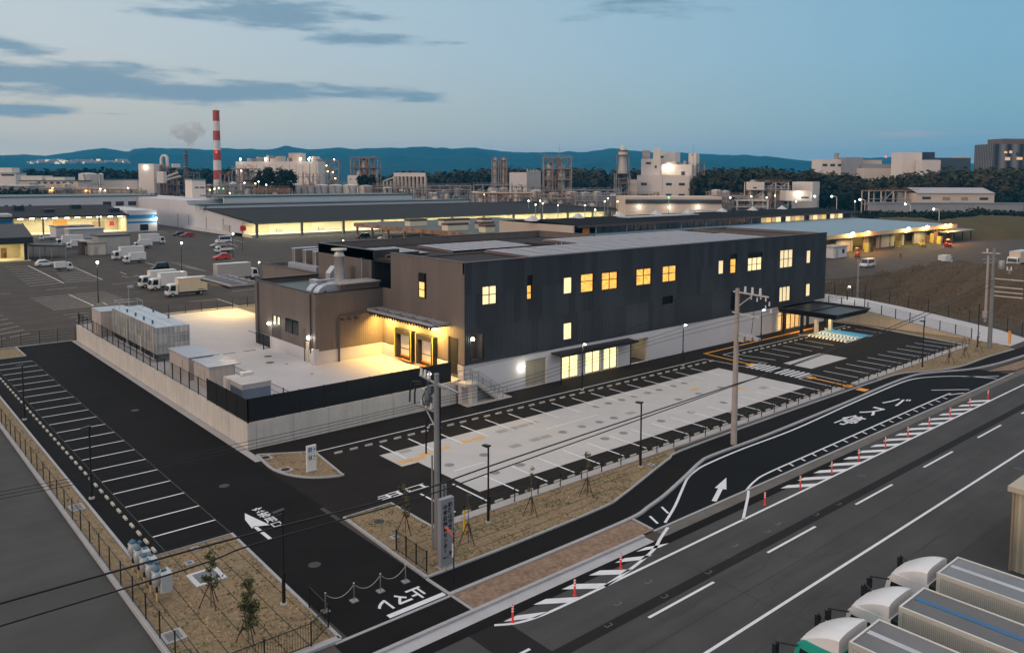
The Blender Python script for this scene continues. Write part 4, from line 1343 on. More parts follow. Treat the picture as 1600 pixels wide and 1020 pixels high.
m_.tube([(-.2, .3, .3), (-.2, 14, .3)], .07, 8)
m_.build('feed_pipe', mat('pipe_pale', (.45, .44, .38), .5, .3), t_)
m_ = MB()
for x in (.2, 2.6):
    m_.bar((x, 13.2, 3.4), (x, 13.2, 4.2), .04); m_.bar((x, 15.2, 3.4), (x, 15.2, 4.2), .04); m_.bar((x, 13.2, 4.2), (x, 15.2, 4.2), .04)
m_.bar((.2, 15.2, 4.2), (2.6, 15.2, 4.2), .04); m_.bar((.2, 13.2, 4.2), (2.6, 13.2, 4.2), .04); m_.tube([(1.4, 14, 3.4), (1.4, 14, 5.9)], .03, 6); m_.box(1.3, 13.9, 5.6, 1.9, 14.1, 5.9)
m_.build('guard_rail', M_STEEL, t_)
M_SHED = ribbed('shed_sheet', (.40, .35, .32), .5, .6, .1, .01, .06, None, .06)
M_SHEDROOF = ribbed('shed_roof', (.36, .40, .46), .9, .45, .25, .03, .3, None, .06, .4, 'y')


def cabin(name, label, cat, x0, y0, x1, y1, h, grp=None, over=.12, m=M_SHED):
    t = thing(name, label, cat, (x0, y0, YZ), group=grp)
    w, d = x1 - x0, y1 - y0
    b_ = MB(); b_.box(0, 0, 0, w, d, h); b_.build('wall', m, t)
    b_ = MB(); b_.profile([(-over, h + .02), (w + over + .4, h + .02), (w + over + .4, h + .1), (-over, h + .12)], 'y', -over, d + over); b_.build('roof', M_SHEDROOF, t)
    b_ = MB(); b_.box(-.03, d * .3, .1, 0, d * .7, h * .8); b_.build('door', mat('shed_door', (.37, .33, .30), .6), t)
    return t


cabin('yard_shed', 'beige shed with ribbed blue-grey roof next to the stainless tank', 'shed', 23.95, 71.3, 26.1, 76.4, 1.95, 'sheds behind the retaining wall')
cabin('yard_shed', 'beige shed with ribbed blue-grey roof next to the small cabinet with pipes', 'shed', 24.1, 66.8, 26.25, 70.5, 1.9, 'sheds behind the retaining wall')
cabin('yard_shed', 'plain grey box shed at the far end of the stainless tank', 'shed', 23.1, 96.8, 26.0, 100.6, 2.75, 'sheds behind the retaining wall', .03)
t_ = thing('blue_cabinet', 'blue-grey machine cabinet with pale cap behind the corner louvre screen', 'cabinet', (24.0, 59.6, YZ))
m_ = MB(); m_.box(0, 0, 0, 2.3, 2.4, 1.55); m_.build('casing', mat('cabinet_blue', (.15, .19, .25), .5, .2), t_)
m_ = MB(); m_.box(-.02, -.02, 1.55, 2.32, 2.42, 1.9); m_.box(-.06, -.06, 1.9, 2.36, 2.46, 1.96); m_.build('cap', mat('cabinet_cap', (.38, .36, .36), .5, .2), t_)
t_ = thing('small_cabinet', 'small beige cabinet with round white fans between shed and blue cabinet', 'cabinet', (24.6, 63.9, YZ))
m_ = MB(); m_.box(0, 0, 0, 1.1, 1.1, 1.5); m_.build('casing', mat('cabinet_beige', (.45, .41, .38), .6), t_)
m_ = MB(); m_.lathe([(.42, .2), (.45, .5), (.3, .9), (.4, 1.2), (.2, 1.45)], 1.75, .5, 16); m_.box(1.3, .3, 1.0, 2.2, .9, 1.7); m_.build('fan_housing', mat('fan_white', (.6, .58, .55), .6), t_)
m_ = MB(); m_.tube([(1.1, .5, .9), (1.7, .5, .9)], .18, 12); m_.build('pipe', M_STEEL, t_)
# ================================================================ street furniture
M_POLE = mat('lamp_black', (.016, .017, .018), .45, .4, .08)
M_CPOLE = mat('pole_concrete', (.30, .27, .245), .85, 0, .12, 1.5, .06, 14)
M_CPOLE2 = mat('pole_grey', (.17, .175, .18), .8, 0, .14, 1.5, .06, 14)
M_CERAM = mat('insulator_white', (.55, .55, .56), .35, 0, .08)
M_WIRE = mat('cable_black', (.006, .006, .007), .6, 0, .05)
M_STOP = mat('stop_concrete', (.40, .38, .33), .85, 0, .14, 2, .1, 12)


def lamp(x, y, label, lit, h=4.5, rz=0.0, z=0.0, power=90, col=(1, .95, .78), grp='car park lamp posts', arm=True, mh=None):
    t = thing('street_lamp', label, 'lamp post', (x, y, z), rz, grp)
    m = MB(); m.tube([(0, 0, .02), (0, 0, 1.6)], .085, 10); m.tube([(0, 0, 1.6), (0, 0, h)], .055, 10); m.build('pole', M_POLE, t)
    m = MB(); m.lathe([(.17, 0), (.17, .12), (.1, .14)], 0, 0, 14); m.build('base', M_KERB2, t)
    m = MB(); m.profile([(-.45, h - .02), (.08, h + .03), (.08, h + .12), (-.45, h + .06)], 'x', -.13, .13); hd = m.build('lamp_head', M_POLE, t)
    if lit:
        m = MB(); m.sphere((0, -.3, h - .06), .13 if h < 6 else .2); m.build('bulb', M_LAMPC, hd)
        lamp_point('lamp_light', (0, -.3, h - .3), power, col, .15, t)
    else:
        m = MB(); m.box(-.1, -.4, h - .045, .1, -.05, h - .02); m.build('lens', mat('lens_grey', (.25, .26, .27), .2), hd)
    return t


lamp(35.97, 52.0, 'lit lamp post at the foot of the retaining wall, behind the nearest utility pole', True)
lamp(53.67, 52.1, 'lit lamp post in front of the glass doors and their canopy', True)
lamp(68.97, 52.1, 'lit lamp post before the blank white wall right of the open passage', True)
lamp(84.1, 52.2, 'lit lamp post behind the second utility pole, just short of the porch', True)
lamp(11.9, 74.9, 'unlit black lamp post at the far end of the staff bays', False, rz=-PI / 2)
lamp(11.94, 53.7, 'unlit black lamp post midway along the staff bays', False, rz=-PI / 2)
lamp(15.58, 34.33, 'unlit black lamp post at the edge of the planting bed by the entry drive', False, rz=-PI / 2)
lamp(28.5, 35.1, 'unlit black lamp post right of the tall grey name sign', False, rz=PI)
lamp(42.18, 35.27, 'unlit black lamp post on the narrow tip of the planting bed by the path', False, rz=PI)
lamp(87.3, 35.0, 'unlit black lamp post beside the far parking row near the saplings', False, rz=PI, h=5.0)
lamp(102.56, 35.0, 'unlit black lamp post at the far corner of the parking lot by the big pole', False, h=5.2, rz=PI)
lamp(108.4, 51.4, 'thin unlit black lamp post behind the porch at the ramp wall', False, h=5.4, rz=PI)
lamp(113.4, 56.4, 'lit lamp post at the top of the concrete ramp behind the porch', True, z=1.4, h=2.9)
YARDL = 'lamp posts in the back lot'
lamp(32.2, 136.0, 'lit lamp post among the empty painted bays of the left back lot', True, 6.6, power=260, col=(1, .85, .5), grp=YARDL)
lamp(54.6, 165.1, 'lit lamp post behind the black minivan in the back lot', True, 6.6, power=220, col=(1, .85, .5), grp=YARDL)
lamp(74.7, 189.3, 'lit lamp post next to the bright red car', True, 6.2, power=260, col=(1, .85, .5), grp=YARDL)
lamp(56, 130.9, 'lit lamp post behind the low annex canopy, near the big grey truck', True, 5.5, power=220, col=(1, .85, .5), grp=YARDL)
lamp(93.5, 170, 'lit lamp post showing just over the rear roof edge', True, 4.9, power=160, col=(1, .85, .5), grp=YARDL)

# utility poles
def insul(m, p, s=1.0):
    m.lathe([(.05 * s, p[2]), (.08 * s, p[2] + .06 * s), (.05 * s, p[2] + .1 * s), (.08 * s, p[2] + .16 * s), (.05 * s, p[2] + .2 * s), (.06 * s, p[2] + .34 * s)], p[0], p[1], 10)


t_ = thing('utility_pole', 'nearest utility pole, grey concrete with transformer and cable drops, behind the name sign', 'utility pole', (24.35, 34.35, 0))
m_ = MB(); m_.tube([(0, 0, 0), (0, 0, 9.6)], [.17, .135], 14); m_.build('shaft', M_CPOLE2, t_)
m_ = MB()
m_.bar((-.05, -.8, 8.95), (-.05, 1.5, 9.25), .09); m_.bar((0, .05, 9.1), (0, -1.9, 8.95), .08); m_.bar((0, 0, 7.5), (0, 1.9, 7.5), .09); m_.bar((0, 0, 8.2), (0, 1.5, 8.5), .06); m_.bar((0, .1, 6.6), (0, 1.0, 7.45), .05)
m_.build('crossarm', M_STEEL, t_)
m_ = MB()
for y in (.5, .95, 1.4):
    m_ = MB(); insul(m_, (0, y, 7.55)); m_.build('insulator', M_CERAM, t_)
for y in (.6, 1.0, 1.35):
    m_ = MB(); insul(m_, (-.05, y, 9.15 + y * .05), 1.2); m_.build('insulator', M_CERAM, t_)
m_ = MB(); m_.lathe([(.2, 7.75), (.22, 7.8), (.22, 8.5), (.2, 8.55)], 0, .75, 14); m_.box(-.25, .2, 8.5, .2, .55, 8.9); m_.build('transformer', mat('transformer_grey', (.10, .12, .15), .5, .3), t_)
m_ = MB()
m_.tube([(-.1, 1.3, 8.9), (-.15, 2.0, 8.8), (-.15, 2.3, 8.4), (-.15, 2.35, 7.6)], .05, 6); m_.tube([(-.1, 1.2, 8.8), (-.15, 1.7, 8.7), (-.15, 1.85, 8.2), (-.15, 1.85, 7.6)], .05, 6)
m_.tube([(-.1, .8, 8.7), (-.1, 1.2, 8.0), (0, 1.15, 7.6)], .035, 6); m_.tube([(0, 1.0, 7.4), (0, 1.0, 5.0)], .05, 6); m_.tube([(.19, -.05, 9.0), (.2, -.05, 3.2), (.2, -.05, .1)], .045, 6)
m_.build('cable_drop', M_WIRE, t_)
m_ = MB(); m_.tube([(-.24, .1, 0), (-.24, .1, 5.2)], .05, 8); m_.tube([(.27, -.1, 0), (.27, -.1, 3.6)], .085, 10); m_.tube([(.47, -.12, 0), (.47, -.12, 3.5)], .07, 10); m_.build('conduit', mat('conduit_grey', (.23, .235, .24), .5, .3), t_)
t_ = thing('utility_pole', 'tall beige concrete utility pole with two crossarms in front of the dark facade', 'utility pole', (51.3, 33.9, 0))
m_ = MB(); m_.tube([(0, 0, 0), (0, 0, 11.8)], [.24, .16], 16); m_.build('shaft', M_CPOLE, t_)
m_ = MB()
m_.bar((0, .35, 11.55), (0, -2.6, 11.45), .1); m_.bar((0, .4, 10.0), (0, -1.9, 9.85), .09); m_.bar((0, -.1, 10.5), (0, -1.25, 11.4), .06)
m_.build('crossarm', mat('arm_steel', (.45, .42, .38), .5, .3), t_)
m_ = MB()
for y in (-.65, -1.25, -1.9):
    m_ = MB(); insul(m_, (0, y, 11.5), 1.5); m_.build('insulator', M_CERAM, t_)
for y, z in ((-1.1, 11.1), (-1.6, 11.0), (-2.3, 11.1), (-2.6, 10.8), (-2.3, 10.5), (-2.75, 10.3), (-1.9, 11.2)):
    m_ = MB(); insul(m_, (.1, y, z), .9); m_.build('insulator', M_CERAM, t_)
m_ = MB(); m_.box(-.2, -.75, 7.9, .3, -.3, 8.3); m_.box(-.2, -1.4, 8.1, .2, -.9, 8.4); m_.bar((0, -.2, 8.5), (.1, -1.8, 8.3), .12); m_.box(-.1, -1.9, 8.15, .25, -1.5, 8.35); m_.build('switch_gear', mat('switch_grey', (.36, .34, .34), .5, .3), t_)
m_ = MB()
for y in (-.7, -1.3, -1.9):
    m_.tube([(.05, y, 11.4), (.15, y - .3, 11.0), (.1, -1.4, 10.6), (.1, -1.2, 8.6)], .02, 5)
m_.build('jumper_cable', M_WIRE, t_)
t_ = thing('utility_pole', 'slim pale utility pole standing in front of the earth mound', 'utility pole', (122.8, 41.1, 0))
m_ = MB(); m_.tube([(0, 0, 0), (0, 0, 9.3)], [.2, .15], 10); m_.tube([(.35, .2, 0), (.35, .2, 8.0)], .06, 8); m_.build('shaft', M_CPOLE, t_)
m_ = MB(); m_.bar((-.6, .5, 8.8), (.9, -.7, 8.8), .1); m_.bar((-.4, .4, 8.3), (.6, -.5, 8.3), .1); m_.box(-.3, -.3, .6, .4, .3, 1.5); m_.build('crossarm', M_STEEL, t_)
t_ = thing('utility_pole', 'dark utility pole with transformer and four crossarms at the end of the ramp', 'utility pole', (103.67, 34.1, 0))
m_ = MB(); m_.tube([(0, 0, 0), (0, 0, 11.9)], [.26, .16], 12); m_.build('shaft', M_CPOLE2, t_)
m_ = MB()
for z in (8.35, 7.4, 6.85, 6.35):
    m_.bar((0, .1, z), (.6, -3.0, z - .05), .1)
m_.bar((-.2, 1.2, 11.3), (.1, -.6, 11.3), .1); m_.build('crossarm', mat('arm_pale', (.42, .40, .38), .5, .3), t_)
m_ = MB(); m_.lathe([(.3, 9.5), (.35, 9.6), (.35, 10.4), (.3, 10.5)], .1, -.8, 14); m_.lathe([(.12, 9.0), (.16, 9.1), (.16, 9.5)], .3, -1.6, 10); m_.build('transformer', mat('transformer_pale', (.27, .27, .27), .5, .3), t_)
m_ = MB()
for y in (-1.4, -1.8, 0.8):
    m_ = MB(); insul(m_, (.2, y, 9.4 if y < 0 else 11.35), 1.3); m_.build('insulator', M_CERAM, t_)
t_ = thing('utility_pole', 'plain pale post beside the lit lamp at the left foot of the mound', 'utility pole', (120.6, 58.4, .3))
m_ = MB(); m_.tube([(0, 0, 0), (0, 0, 7.1)], [.16, .12], 10); m_.build('shaft', M_CPOLE, t_)
m_ = MB(); m_.lathe([(.13, 7.1), (.05, 7.16)], 0, 0, 10); m_.build('top_cap', M_STEEL, t_)


def cable(label, pts, r):
    P = []
    n = len(pts)
    for i in range(n - 1):
        a, b_, c, d = [Vector(pts[j]) for j in (max(i - 1, 0), i, i + 1, min(i + 2, n - 1))]
        for j in range(6):
            t = j / 6
            P.append(.5 * (2 * b_ + (c - a) * t + (2 * a - 5 * b_ + 4 * c - d) * t * t + (3 * b_ - a - 3 * c + d) * t ** 3))
    P.append(Vector(pts[-1]))
    m = MB(); m.tube(P, r, 6)
    return tag(m.build('cable', M_WIRE), label, 'cable', 'overhead cables')


cable('upper of two thick black cables crossing the entry drive and parking slab', [(-20, 24, 9.2), (5, 26, 7.9), (11, 26.5, 7.55), (18, 27.1, 7.0), (23.5, 27.6, 6.95), (43, 29.1, 6.75), (50, 29.8, 6.6), (75, 31.8, 6.9), (103.67, 34.1, 8.1)], .034)
cable('lower of two thick black cables crossing the entry drive and parking slab', [(-20, 24, 8.5), (6.3, 26.1, 7.2), (11, 26.5, 7.15), (18, 27.0, 6.75), (23.5, 27.5, 6.7), (44, 29.0, 6.75), (50, 29.8, 6.55), (75, 31.8, 6.6), (103.67, 34.1, 7.5)], .028)
for i, (a, lb) in enumerate(((0, 'highest thin wire strung between the two near utility poles'), (.55, 'middle thin wire strung between the two near utility poles'), (1.1, 'lowest thin wire strung between the two near utility poles'))):
    cable(lb, [(-30, 36, 8.9 - a * .3), (4.6, 35.2, 8.0 - a * .25), (14.4, 34.8, 8.0 - a * .3), (24.35, 34.9 + .3 * i, 8.05 - a * .45), (29.6, 34.3, 8.35 - a * .4), (40, 34.1, 9.2 - a * .4), (51.3, 33.6 - .6 * i, 10.0 - a * .2), (80, 33.6, 9.6), (103.67, 33.0, 8.3)], .012)
for i in range(3):
    cable(['wire to the leftmost white insulator on the tall beige pole', 'wire to the middle white insulator on the tall beige pole', 'wire to the rightmost white insulator on the tall beige pole'][i],
          [(24.35, 34.9 + .4 * i, 9.3), (38, 34, 10.1), (51.3, 33.25 - .6 * i, 11.95), (78, 33.5, 11.0), (103.67, 34.5, 11.4)], .010)

# wheel stops
def stops(label, spots, horiz, grp):
    first = None
    for x, y in spots:
        if first is None:
            m = MB(); m.profile([(-.075, 0), (.075, 0), (.055, .11), (-.055, .11)], 'x', -.3, .3)
            first = m.build('wheel_stop', M_STOP)
            tag(first, label, 'wheel stop', grp)
            o = first
        else:
            o = first.copy(); COL.objects.link(o)
        o.location = (x, y, .004)
        o.rotation_euler = (0, 0, 0 if horiz else PI / 2)


stops('pale concrete wheel stop in the row along the white line before the building', [(30.18 + 1.258 * i, 51.3) for i in range(-2, 35)], True, 'wheel stops before the building')
stops('pale concrete wheel stop in the row beside the narrow walk and its small posts', [(27.2 + 1.2585 * i, 37.1) for i in range(37)], True, 'wheel stops along the walk')
stops('pale concrete wheel stop along the left edge of the staff bays', [(12.68, 43.97 + 1.319 * i) for i in range(41)], False, 'wheel stops of the staff bays')
stops('pale concrete wheel stop in the row that ends at the porch pillar', [(78.0 + 1.245 * i, 51.3) for i in range(13)], True, 'wheel stops near the porch')
stops('pale concrete wheel stop in the far row along the planting strip with saplings', [(77.7 + 1.22 * i, 36.95) for i in range(21)], True, 'wheel stops of the far row')
stops('pale concrete wheel stop behind the blue bay under the porch', [(101.3, 51.3), (102.6, 51.3), (103.9, 51.3)], True, 'wheel stops behind the porch')

# low post-and-wire fence along the walk
t_ = mesh_fence('post_fence', 'low fence of slim black posts along the walk beside the front parking row', [(27.6, 36.22), (72.4, 36.22)], 23, .95, rails=2, post_r=.025)
t_ = mesh_fence('post_fence', 'low fence of slim black posts along the far parking row', [(75.8, 36.22), (103.4, 36.22)], 14, .95, rails=2, post_r=.025)
mesh_fence('boundary_fence', 'black mesh fence with slim posts along the grey neighbouring lot', [(10.2, 29.0), (10.2, 107.5)], 40, 1.2, rails=2, verts=0.0, z=.2, post_r=.025)
mesh_fence('boundary_fence', 'black rail fence across the far end of the entry drive', [(11.4, 107.7), (22.8, 107.7)], 6, 1.5, rails=5, verts=.25, z=.1, post_r=.03)
mesh_fence('boundary_fence', 'short black mesh fence around the lower corner of the front planting bed', [(16.3, 33.2), (16.15, 30.3), (8.8, 30.45)], 5, 1.05, rails=2, verts=.12, z=.1, post_r=.025)
mesh_fence('boundary_fence', 'short black mesh fence at the kerb left of the tall name sign', [(22.5, 35.5), (22.35, 32.45)], 3, 1.1, rails=2, verts=.12, z=.1, post_r=.03)

# chain barrier: four stanchions, three chains
M_CHROME = mat('stanchion_chrome', (.45, .44, .40), .3, .8, .06)
cp = [(16.79, 32.56), (18.25, 32.52), (19.67, 32.48), (21.10, 32.47)]
cl = ['chain stanchion at the planting bed end of the drive barrier', 'second chain stanchion from the planting bed on the drive', 'third chain stanchion from the planting bed on the drive', 'chain stanchion nearest the tall name sign']
for (x, y), lb in zip(cp, cl):
    t = thing('chain_stanchion', lb, 'stanchion', (x, y, 0), group='chain stanchions on the entry drive')
    m = MB(); m.tube([(0, 0, .06), (0, 0, .85)], .03, 8); m.sphere((0, 0, .88), .05); m.build('post', M_CHROME, t)
    m = MB(); m.prism([(-.17, -.17), (.17, -.17), (.17, .17), (-.17, .17)], .004, .06); m.build('base', mat('base_grey', (.22, .22, .21), .8) if 'base_grey' not in bpy.data.materials else bpy.data.materials['base_grey'], t)
for i in range(3):
    a, c = Vector((*cp[i], .82)), Vector((*cp[i + 1], .82))
    P = [a.lerp(c, k / 10) - Vector((0, 0, .38 * (1 - (2 * k / 10 - 1) ** 2))) for k in range(11)]
    m = MB(); m.tube(P, .016, 6)
    tag(m.build('chain', mat('chain_grey', (.38, .37, .34), .5, .4) if i == 0 else bpy.data.materials['chain_grey']), ['sagging chain nearest the planting bed', 'middle sagging chain of the drive barrier', 'sagging chain nearest the tall name sign'][i], 'chain', 'chains of the drive barrier')
# post with the orange delineator and white plate by the sign
t_ = thing('marker_post', 'thin black post with orange marker and white plate in front of the tall name sign', 'post', (22.9, 30.9, 0))
m_ = MB(); m_.tube([(0, 0, 0), (0, 0, 2.75)], .035, 8); m_.build('post', M_POLE, t_)
m_ = MB(); m_.tube([(0, 0, 2.35), (-.28, .25, 2.8)], [.035, .07], 8); m_.build('marker', mat('marker_orange', (.75, .12, .03), .5), t_)
m_ = MB(); m_.box(-.09, -.02, 1.3, .0, .02, 2.0); m_.build('plate', M_CERAM, t_)
m_ = MB(); m_.sphere((.02, 0, 2.6), .08); m_.build('band', mat('band_teal', (.04, .15, .18), .5), t_)

# red-white lane delineators
M_DR = mat('delineator_red', (.62, .025, .02), .5, 0, .05)
M_DW = mat('delineator_white', (.75, .74, .72), .5)
root = None
dl = [(22.8, 26.32), (26.58, 26.15), (30.27, 26.5), (43.07, 26.15)] + [(x, 26.17) for x in (47.25, 51.32, 55.2, 59.35, 63.17, 67.1, 71.3, 75.57, 79.85)]
for i, (x, y) in enumerate(dl):
    lb = 'red lane post with white bands on the zebra strip along the bus bay' if i > 3 else ['red lane post with white bands nearest the entry drive', 'second red lane post from the entry drive beside the gutter', 'third red lane post from the entry drive at the end of the dirt verge', 'red lane post with white bands beside the mouth of the bus bay'][i]
    if root is None:
        t = root = thing('lane_post', lb, 'lane post', (x, y, .008), group='red lane posts along the road')
        m = MB(); m.lathe([(.10, 0), (.09, .03), (.052, .05), (.048, .8)], 0, 0, 14); m.build('post', M_DR, t)
        for z in (.48, .60, .72):
            m = MB(); m.lathe([(.0525, z), (.0525, z + .06)], 0, 0, 14); m.build('band', M_DW, t)
    else:
        dup(root, (x, y, .008), label=lb)

# signs
t_ = thing('name_sign', 'tall grey slab sign with vertical black Japanese lettering and arrow beside the entry', 'sign', (23.55, 32.45, 0))
m_ = MB(); m_.box(-.42, -.15, .08, .42, .15, 3.65); m_.build('slab', mat('sign_grey', (.27, .28, .31), .45, .35, .05, .8), t_)
m_ = MB(); m_.box(-.5, -.22, 0, .5, .22, .1); m_.build('footing', M_KERB2, t_)
M_INK = mat('sign_ink', (.006, .006, .008), .5)
for i, ch in enumerate('和歌山市立'):
    text_mesh('letter', ch, .28, (.17, -.154, 3.28 - .29 * i), (1, 0, 0), (0, 0, 1), M_INK, bold=.012, parent=t_)
for i, ch in enumerate('中学校給食センタ'):
    text_mesh('letter', ch, .28, (-.14, -.154, 3.2 - .29 * i), (1, 0, 0), (0, 0, 1), M_INK, bold=.012, parent=t_)
m_ = MB(); m_.box(-.158, -.156, .84, -.122, -.153, 1.06); m_.build('letter', M_INK, t_)
text_mesh('letter', 'P', .27, (.18, -.154, .72), (1, 0, 0), (0, 0, 1), M_INK, bold=.02, parent=t_)
m_ = MB(); m_.box(-.2, -.156, .56, .06, -.153, .6); m_.add([(-.28, -.155, .58), (-.17, -.155, .5), (-.17, -.155, .66)], [(0, 1, 2)]); m_.build('arrow', M_INK, t_)
t_ = thing('direction_sign', 'white direction sign with blue wheelchair symbol, black P and arrows on the small island', 'sign', (24.45, 49.15, 0.05))
m_ = MB(); m_.box(-.55, -.12, .06, .55, .12, 2.75); m_.build('slab', mat('sign_white', (.62, .60, .58), .5, 0, .05), t_)
m_ = MB(); m_.box(-.75, -.25, 0, .75, .25, .07); m_.build('footing', mat('footing_grey', (.25, .27, .27), .6), t_)
m_ = MB(); m_.box(-.38, -.124, 2.1, .04, -.121, 2.56); m_.build('wheelchair_panel', mat('sign_blue', (.015, .10, .38), .5), t_)
m_ = MB()
m_.tube([(-.17, -.128, 2.27), (-.17, -.128, 2.45)], .02, 6); m_.sphere((-.17, -.126, 2.49), .03); m_.bar((-.17, -.128, 2.36), (-.06, -.128, 2.36), .02); m_.bar((-.17, -.128, 2.28), (-.07, -.128, 2.28), .025); m_.bar((-.07, -.128, 2.28), (-.02, -.128, 2.17), .025)
for k in range(9):
    w = PI * .75 + k * PI * .14
    m_.bar((-.17 + .09 * math.cos(w), -.128, 2.23 + .08 * math.sin(w)), (-.17 + .09 * math.cos(w + PI * .14), -.128, 2.23 + .08 * math.sin(w + PI * .14)), .018)
m_.build('wheelchair_symbol', M_CERAM, t_)
m_ = MB(); m_.box(-.36, -.124, 1.32, .02, -.121, 1.72); m_.build('parking_panel', mat('sign_black', (.02, .035, .04), .5), t_)
text_mesh('letter', 'P', .38, (-.17, -.128, 1.52), (1, 0, 0), (0, 0, 1), M_CERAM, bold=.015, parent=t_)
for z in (2.33, 1.6):
    m_ = MB(); m_.bar((.14, -.124, z), (.40, -.124, z), .035); m_.bar((.30, -.124, z + .13), (.42, -.124, z), .04); m_.bar((.30, -.124, z - .13), (.42, -.124, z), .04); m_.build('arrow', M_INK, t_)
text_mesh('letter', '車いす', .14, (-.17, -.124, 1.95), (1, 0, 0), (0, 0, 1), mat('sign_text_grey', (.2, .2, .22), .6), parent=t_)
text_mesh('letter', '入口', .15, (.27, -.124, 2.0), (1, 0, 0), (0, 0, 1), bpy.data.materials['sign_text_grey'], parent=t_)
text_mesh('letter', '駐車場', .14, (-.17, -.124, 1.2), (1, 0, 0), (0, 0, 1), bpy.data.materials['sign_text_grey'], parent=t_)
text_mesh('letter', '来客', .15, (.27, -.124, 1.25), (1, 0, 0), (0, 0, 1), bpy.data.materials['sign_text_grey'], parent=t_)
t_.scale = (.62, .62, .65)
t_ = thing('yellow_marker', 'yellow cross-shaped marker post in the bed behind the name sign', 'marker', (26.6, 34.9, .05))
m_ = MB(); m_.box(-.05, -.04, 0, .05, .04, 1.3); m_.build('stake', mat('marker_yellow', (.7, .42, .02), .5), t_)
m_ = MB(); m_.box(-.3, -.06, .85, .3, -.03, .98); m_.build('crosspiece', M_CERAM, t_)
for x, y, h in ((108.7, 33.6, 1.7),):
    t_ = thing('marker_pole', 'orange marker pole at the foot of the concrete ramp', 'marker', (x, y, 0))
    m_ = MB(); m_.box(-.12, -.12, 0, .12, .12, h); m_.build('post', mat('pole_orange', (.72, .30, .03), .5), t_)
    m_ = MB(); m_.box(-.2, -.2, h, .2, .2, h + .12); m_.build('top', M_TRIM, t_)

# drain grates, covers
def grate(x, y, w, d, label, fram=M_KERB2):
    t = thing('drain_grate', label, 'drain grate', (x, y, .056), group='drain grates in the beds')
    m = MB(); m.box(-w, -d, 0, w, d, .06); m.build('frame', fram, t)
    m = MB()
    n = int(2 * d * .72 / .08)
    m.box(-w * .68, -d * .74, .06, w * .68, d * .74, .063)
    m.build('well', M_GLASS, t)
    m = MB()
    for i in range(n):
        m.bar((-w * .68, -d * .72 + i * .08, .072), (w * .68, -d * .72 + i * .08, .072), .025, .012)
    m.build('bars', M_STEEL, t)


grate(10.86, 52.6, .4, .55, 'steel drain grate in the side bed beside the middle lamp post')
grate(10.75, 34.9, .45, .5, 'steel drain grate in the bottom corner of the side bed by the fence')
grate(13.75, 39.2, .75, .75, 'large pale framed drain grate under the staked sapling', mat('frame_white', (.50, .50, .52), .7))
for x, y, r, lb in ((23.7, 39.2, .32, 'dark round manhole cover in the bed beside the entry drive'), (23.2, 50.5, .3, 'dark round manhole cover behind the direction sign'), (23.15, 53.6, .3, 'dark round manhole cover at the tip corner of the sign island')):
    t = thing('manhole', lb, 'manhole', (x, y, .058), group='manholes in the beds')
    m = MB(); m.box(-r * 1.45, -r * 1.45, 0, r * 1.45, r * 1.45, .02) if r < .31 else m.lathe([(r * 1.12, 0), (r * 1.12, .02)], 0, 0, 20); m.build('collar', M_KERB2, t)
    m = MB(); m.lathe([(r, .0), (r, .035), (r * .9, .04)], 0, 0, 20); m.build('lid', mat('lid_dark', (.02, .022, .026), .5, .3), t)
for x, y, lb in ((23.3, 36.9, 'small square white valve box in the bed with the manhole'), (43.0, 35.0, 'small square valve box beside the lamp at the narrow bed tip'), (14.4, 42.6, 'small square valve box at the kerb of the front bed'), (13.6, 41.2, 'small round blue valve cap in the front bed')):
    t = thing('valve_box', lb, 'valve box', (x, y, .056))
    m = MB(); m.box(-.22, -.22, 0, .22, .22, .05); m.build('frame', M_KERB2, t)
    m = MB(); m.lathe([(.13, .05), (.12, .07)], 0, 0, 14); m.build('cap', mat('cap_blue', (.03, .10, .2), .5), t)

# meter and valve assembly
M_VP = mat('valve_paint', (.34, .36, .37), .45, .2, .15, 3)
M_VB = mat('valve_blue', (.05, .13, .20), .4, .2)
M_YP = mat('yellow_pipe', (.50, .36, .17), .6)
t_ = thing('gas_meter_stand', 'row of pale blue-grey gas meters and valves on short yellow pipe legs in the bed', 'gas meters', (11.15, 38.4, .05))
m_ = MB()
for k in range(5):
    y = k * .95
    m_.lathe([(.10, .75), (.16, .85), (.22, 1.05), (.22, 1.3), (.14, 1.45), (.1, 1.5)], 0, y, 14)
    m_.tube([(0, y, 1.2), (0, y + .5, 1.25)], .1, 10); m_.tube([(-.1, y, 1.3), (.35, y + .1, 1.25)], .09, 10)
m_.build('valve_body', M_VP, t_)
m_ = MB()
for k in range(5):
    m_.lathe([(.16, 1.5), (.17, 1.56), (.1, 1.62), (.03, 1.68)], 0, k * .95, 12); m_.lathe([(.12, 1.32), (.13, 1.4), (.05, 1.46)], .36, k * .95 + .1, 12)
m_.build('valve_cap', M_VB, t_)
M_MG = mat('meter_grey', (.40, .42, .43), .45, .1, .1)
for q in ((.16, 1.4, .8, .5, 2.0, 1.4), (.12, 2.5, .8, .5, 3.1, 1.4)):
    m_ = MB(); m_.box(*q); m_.build('meter_box', M_MG, t_)
m_ = MB(); m_.box(.12, -.35, .45, .62, .35, 1.35); m_.tube([(.5, .2, 1.2), (.75, .2, 1.25), (.75, .2, .9)], .05, 8); m_.build('meter_box', M_MG, t_)
for k in range(5):
    m_ = MB(); m_.tube([(0, k * .95, 0), (0, k * .95, .45)], .055, 10); m_.build('leg', M_YP, t_)
    m_ = MB(); m_.tube([(0, k * .95, .45), (0, k * .95, .8)], .06, 10); m_.build('coupling', mat('coupling_dark', (.02, .025, .035), .5, .3), t_)

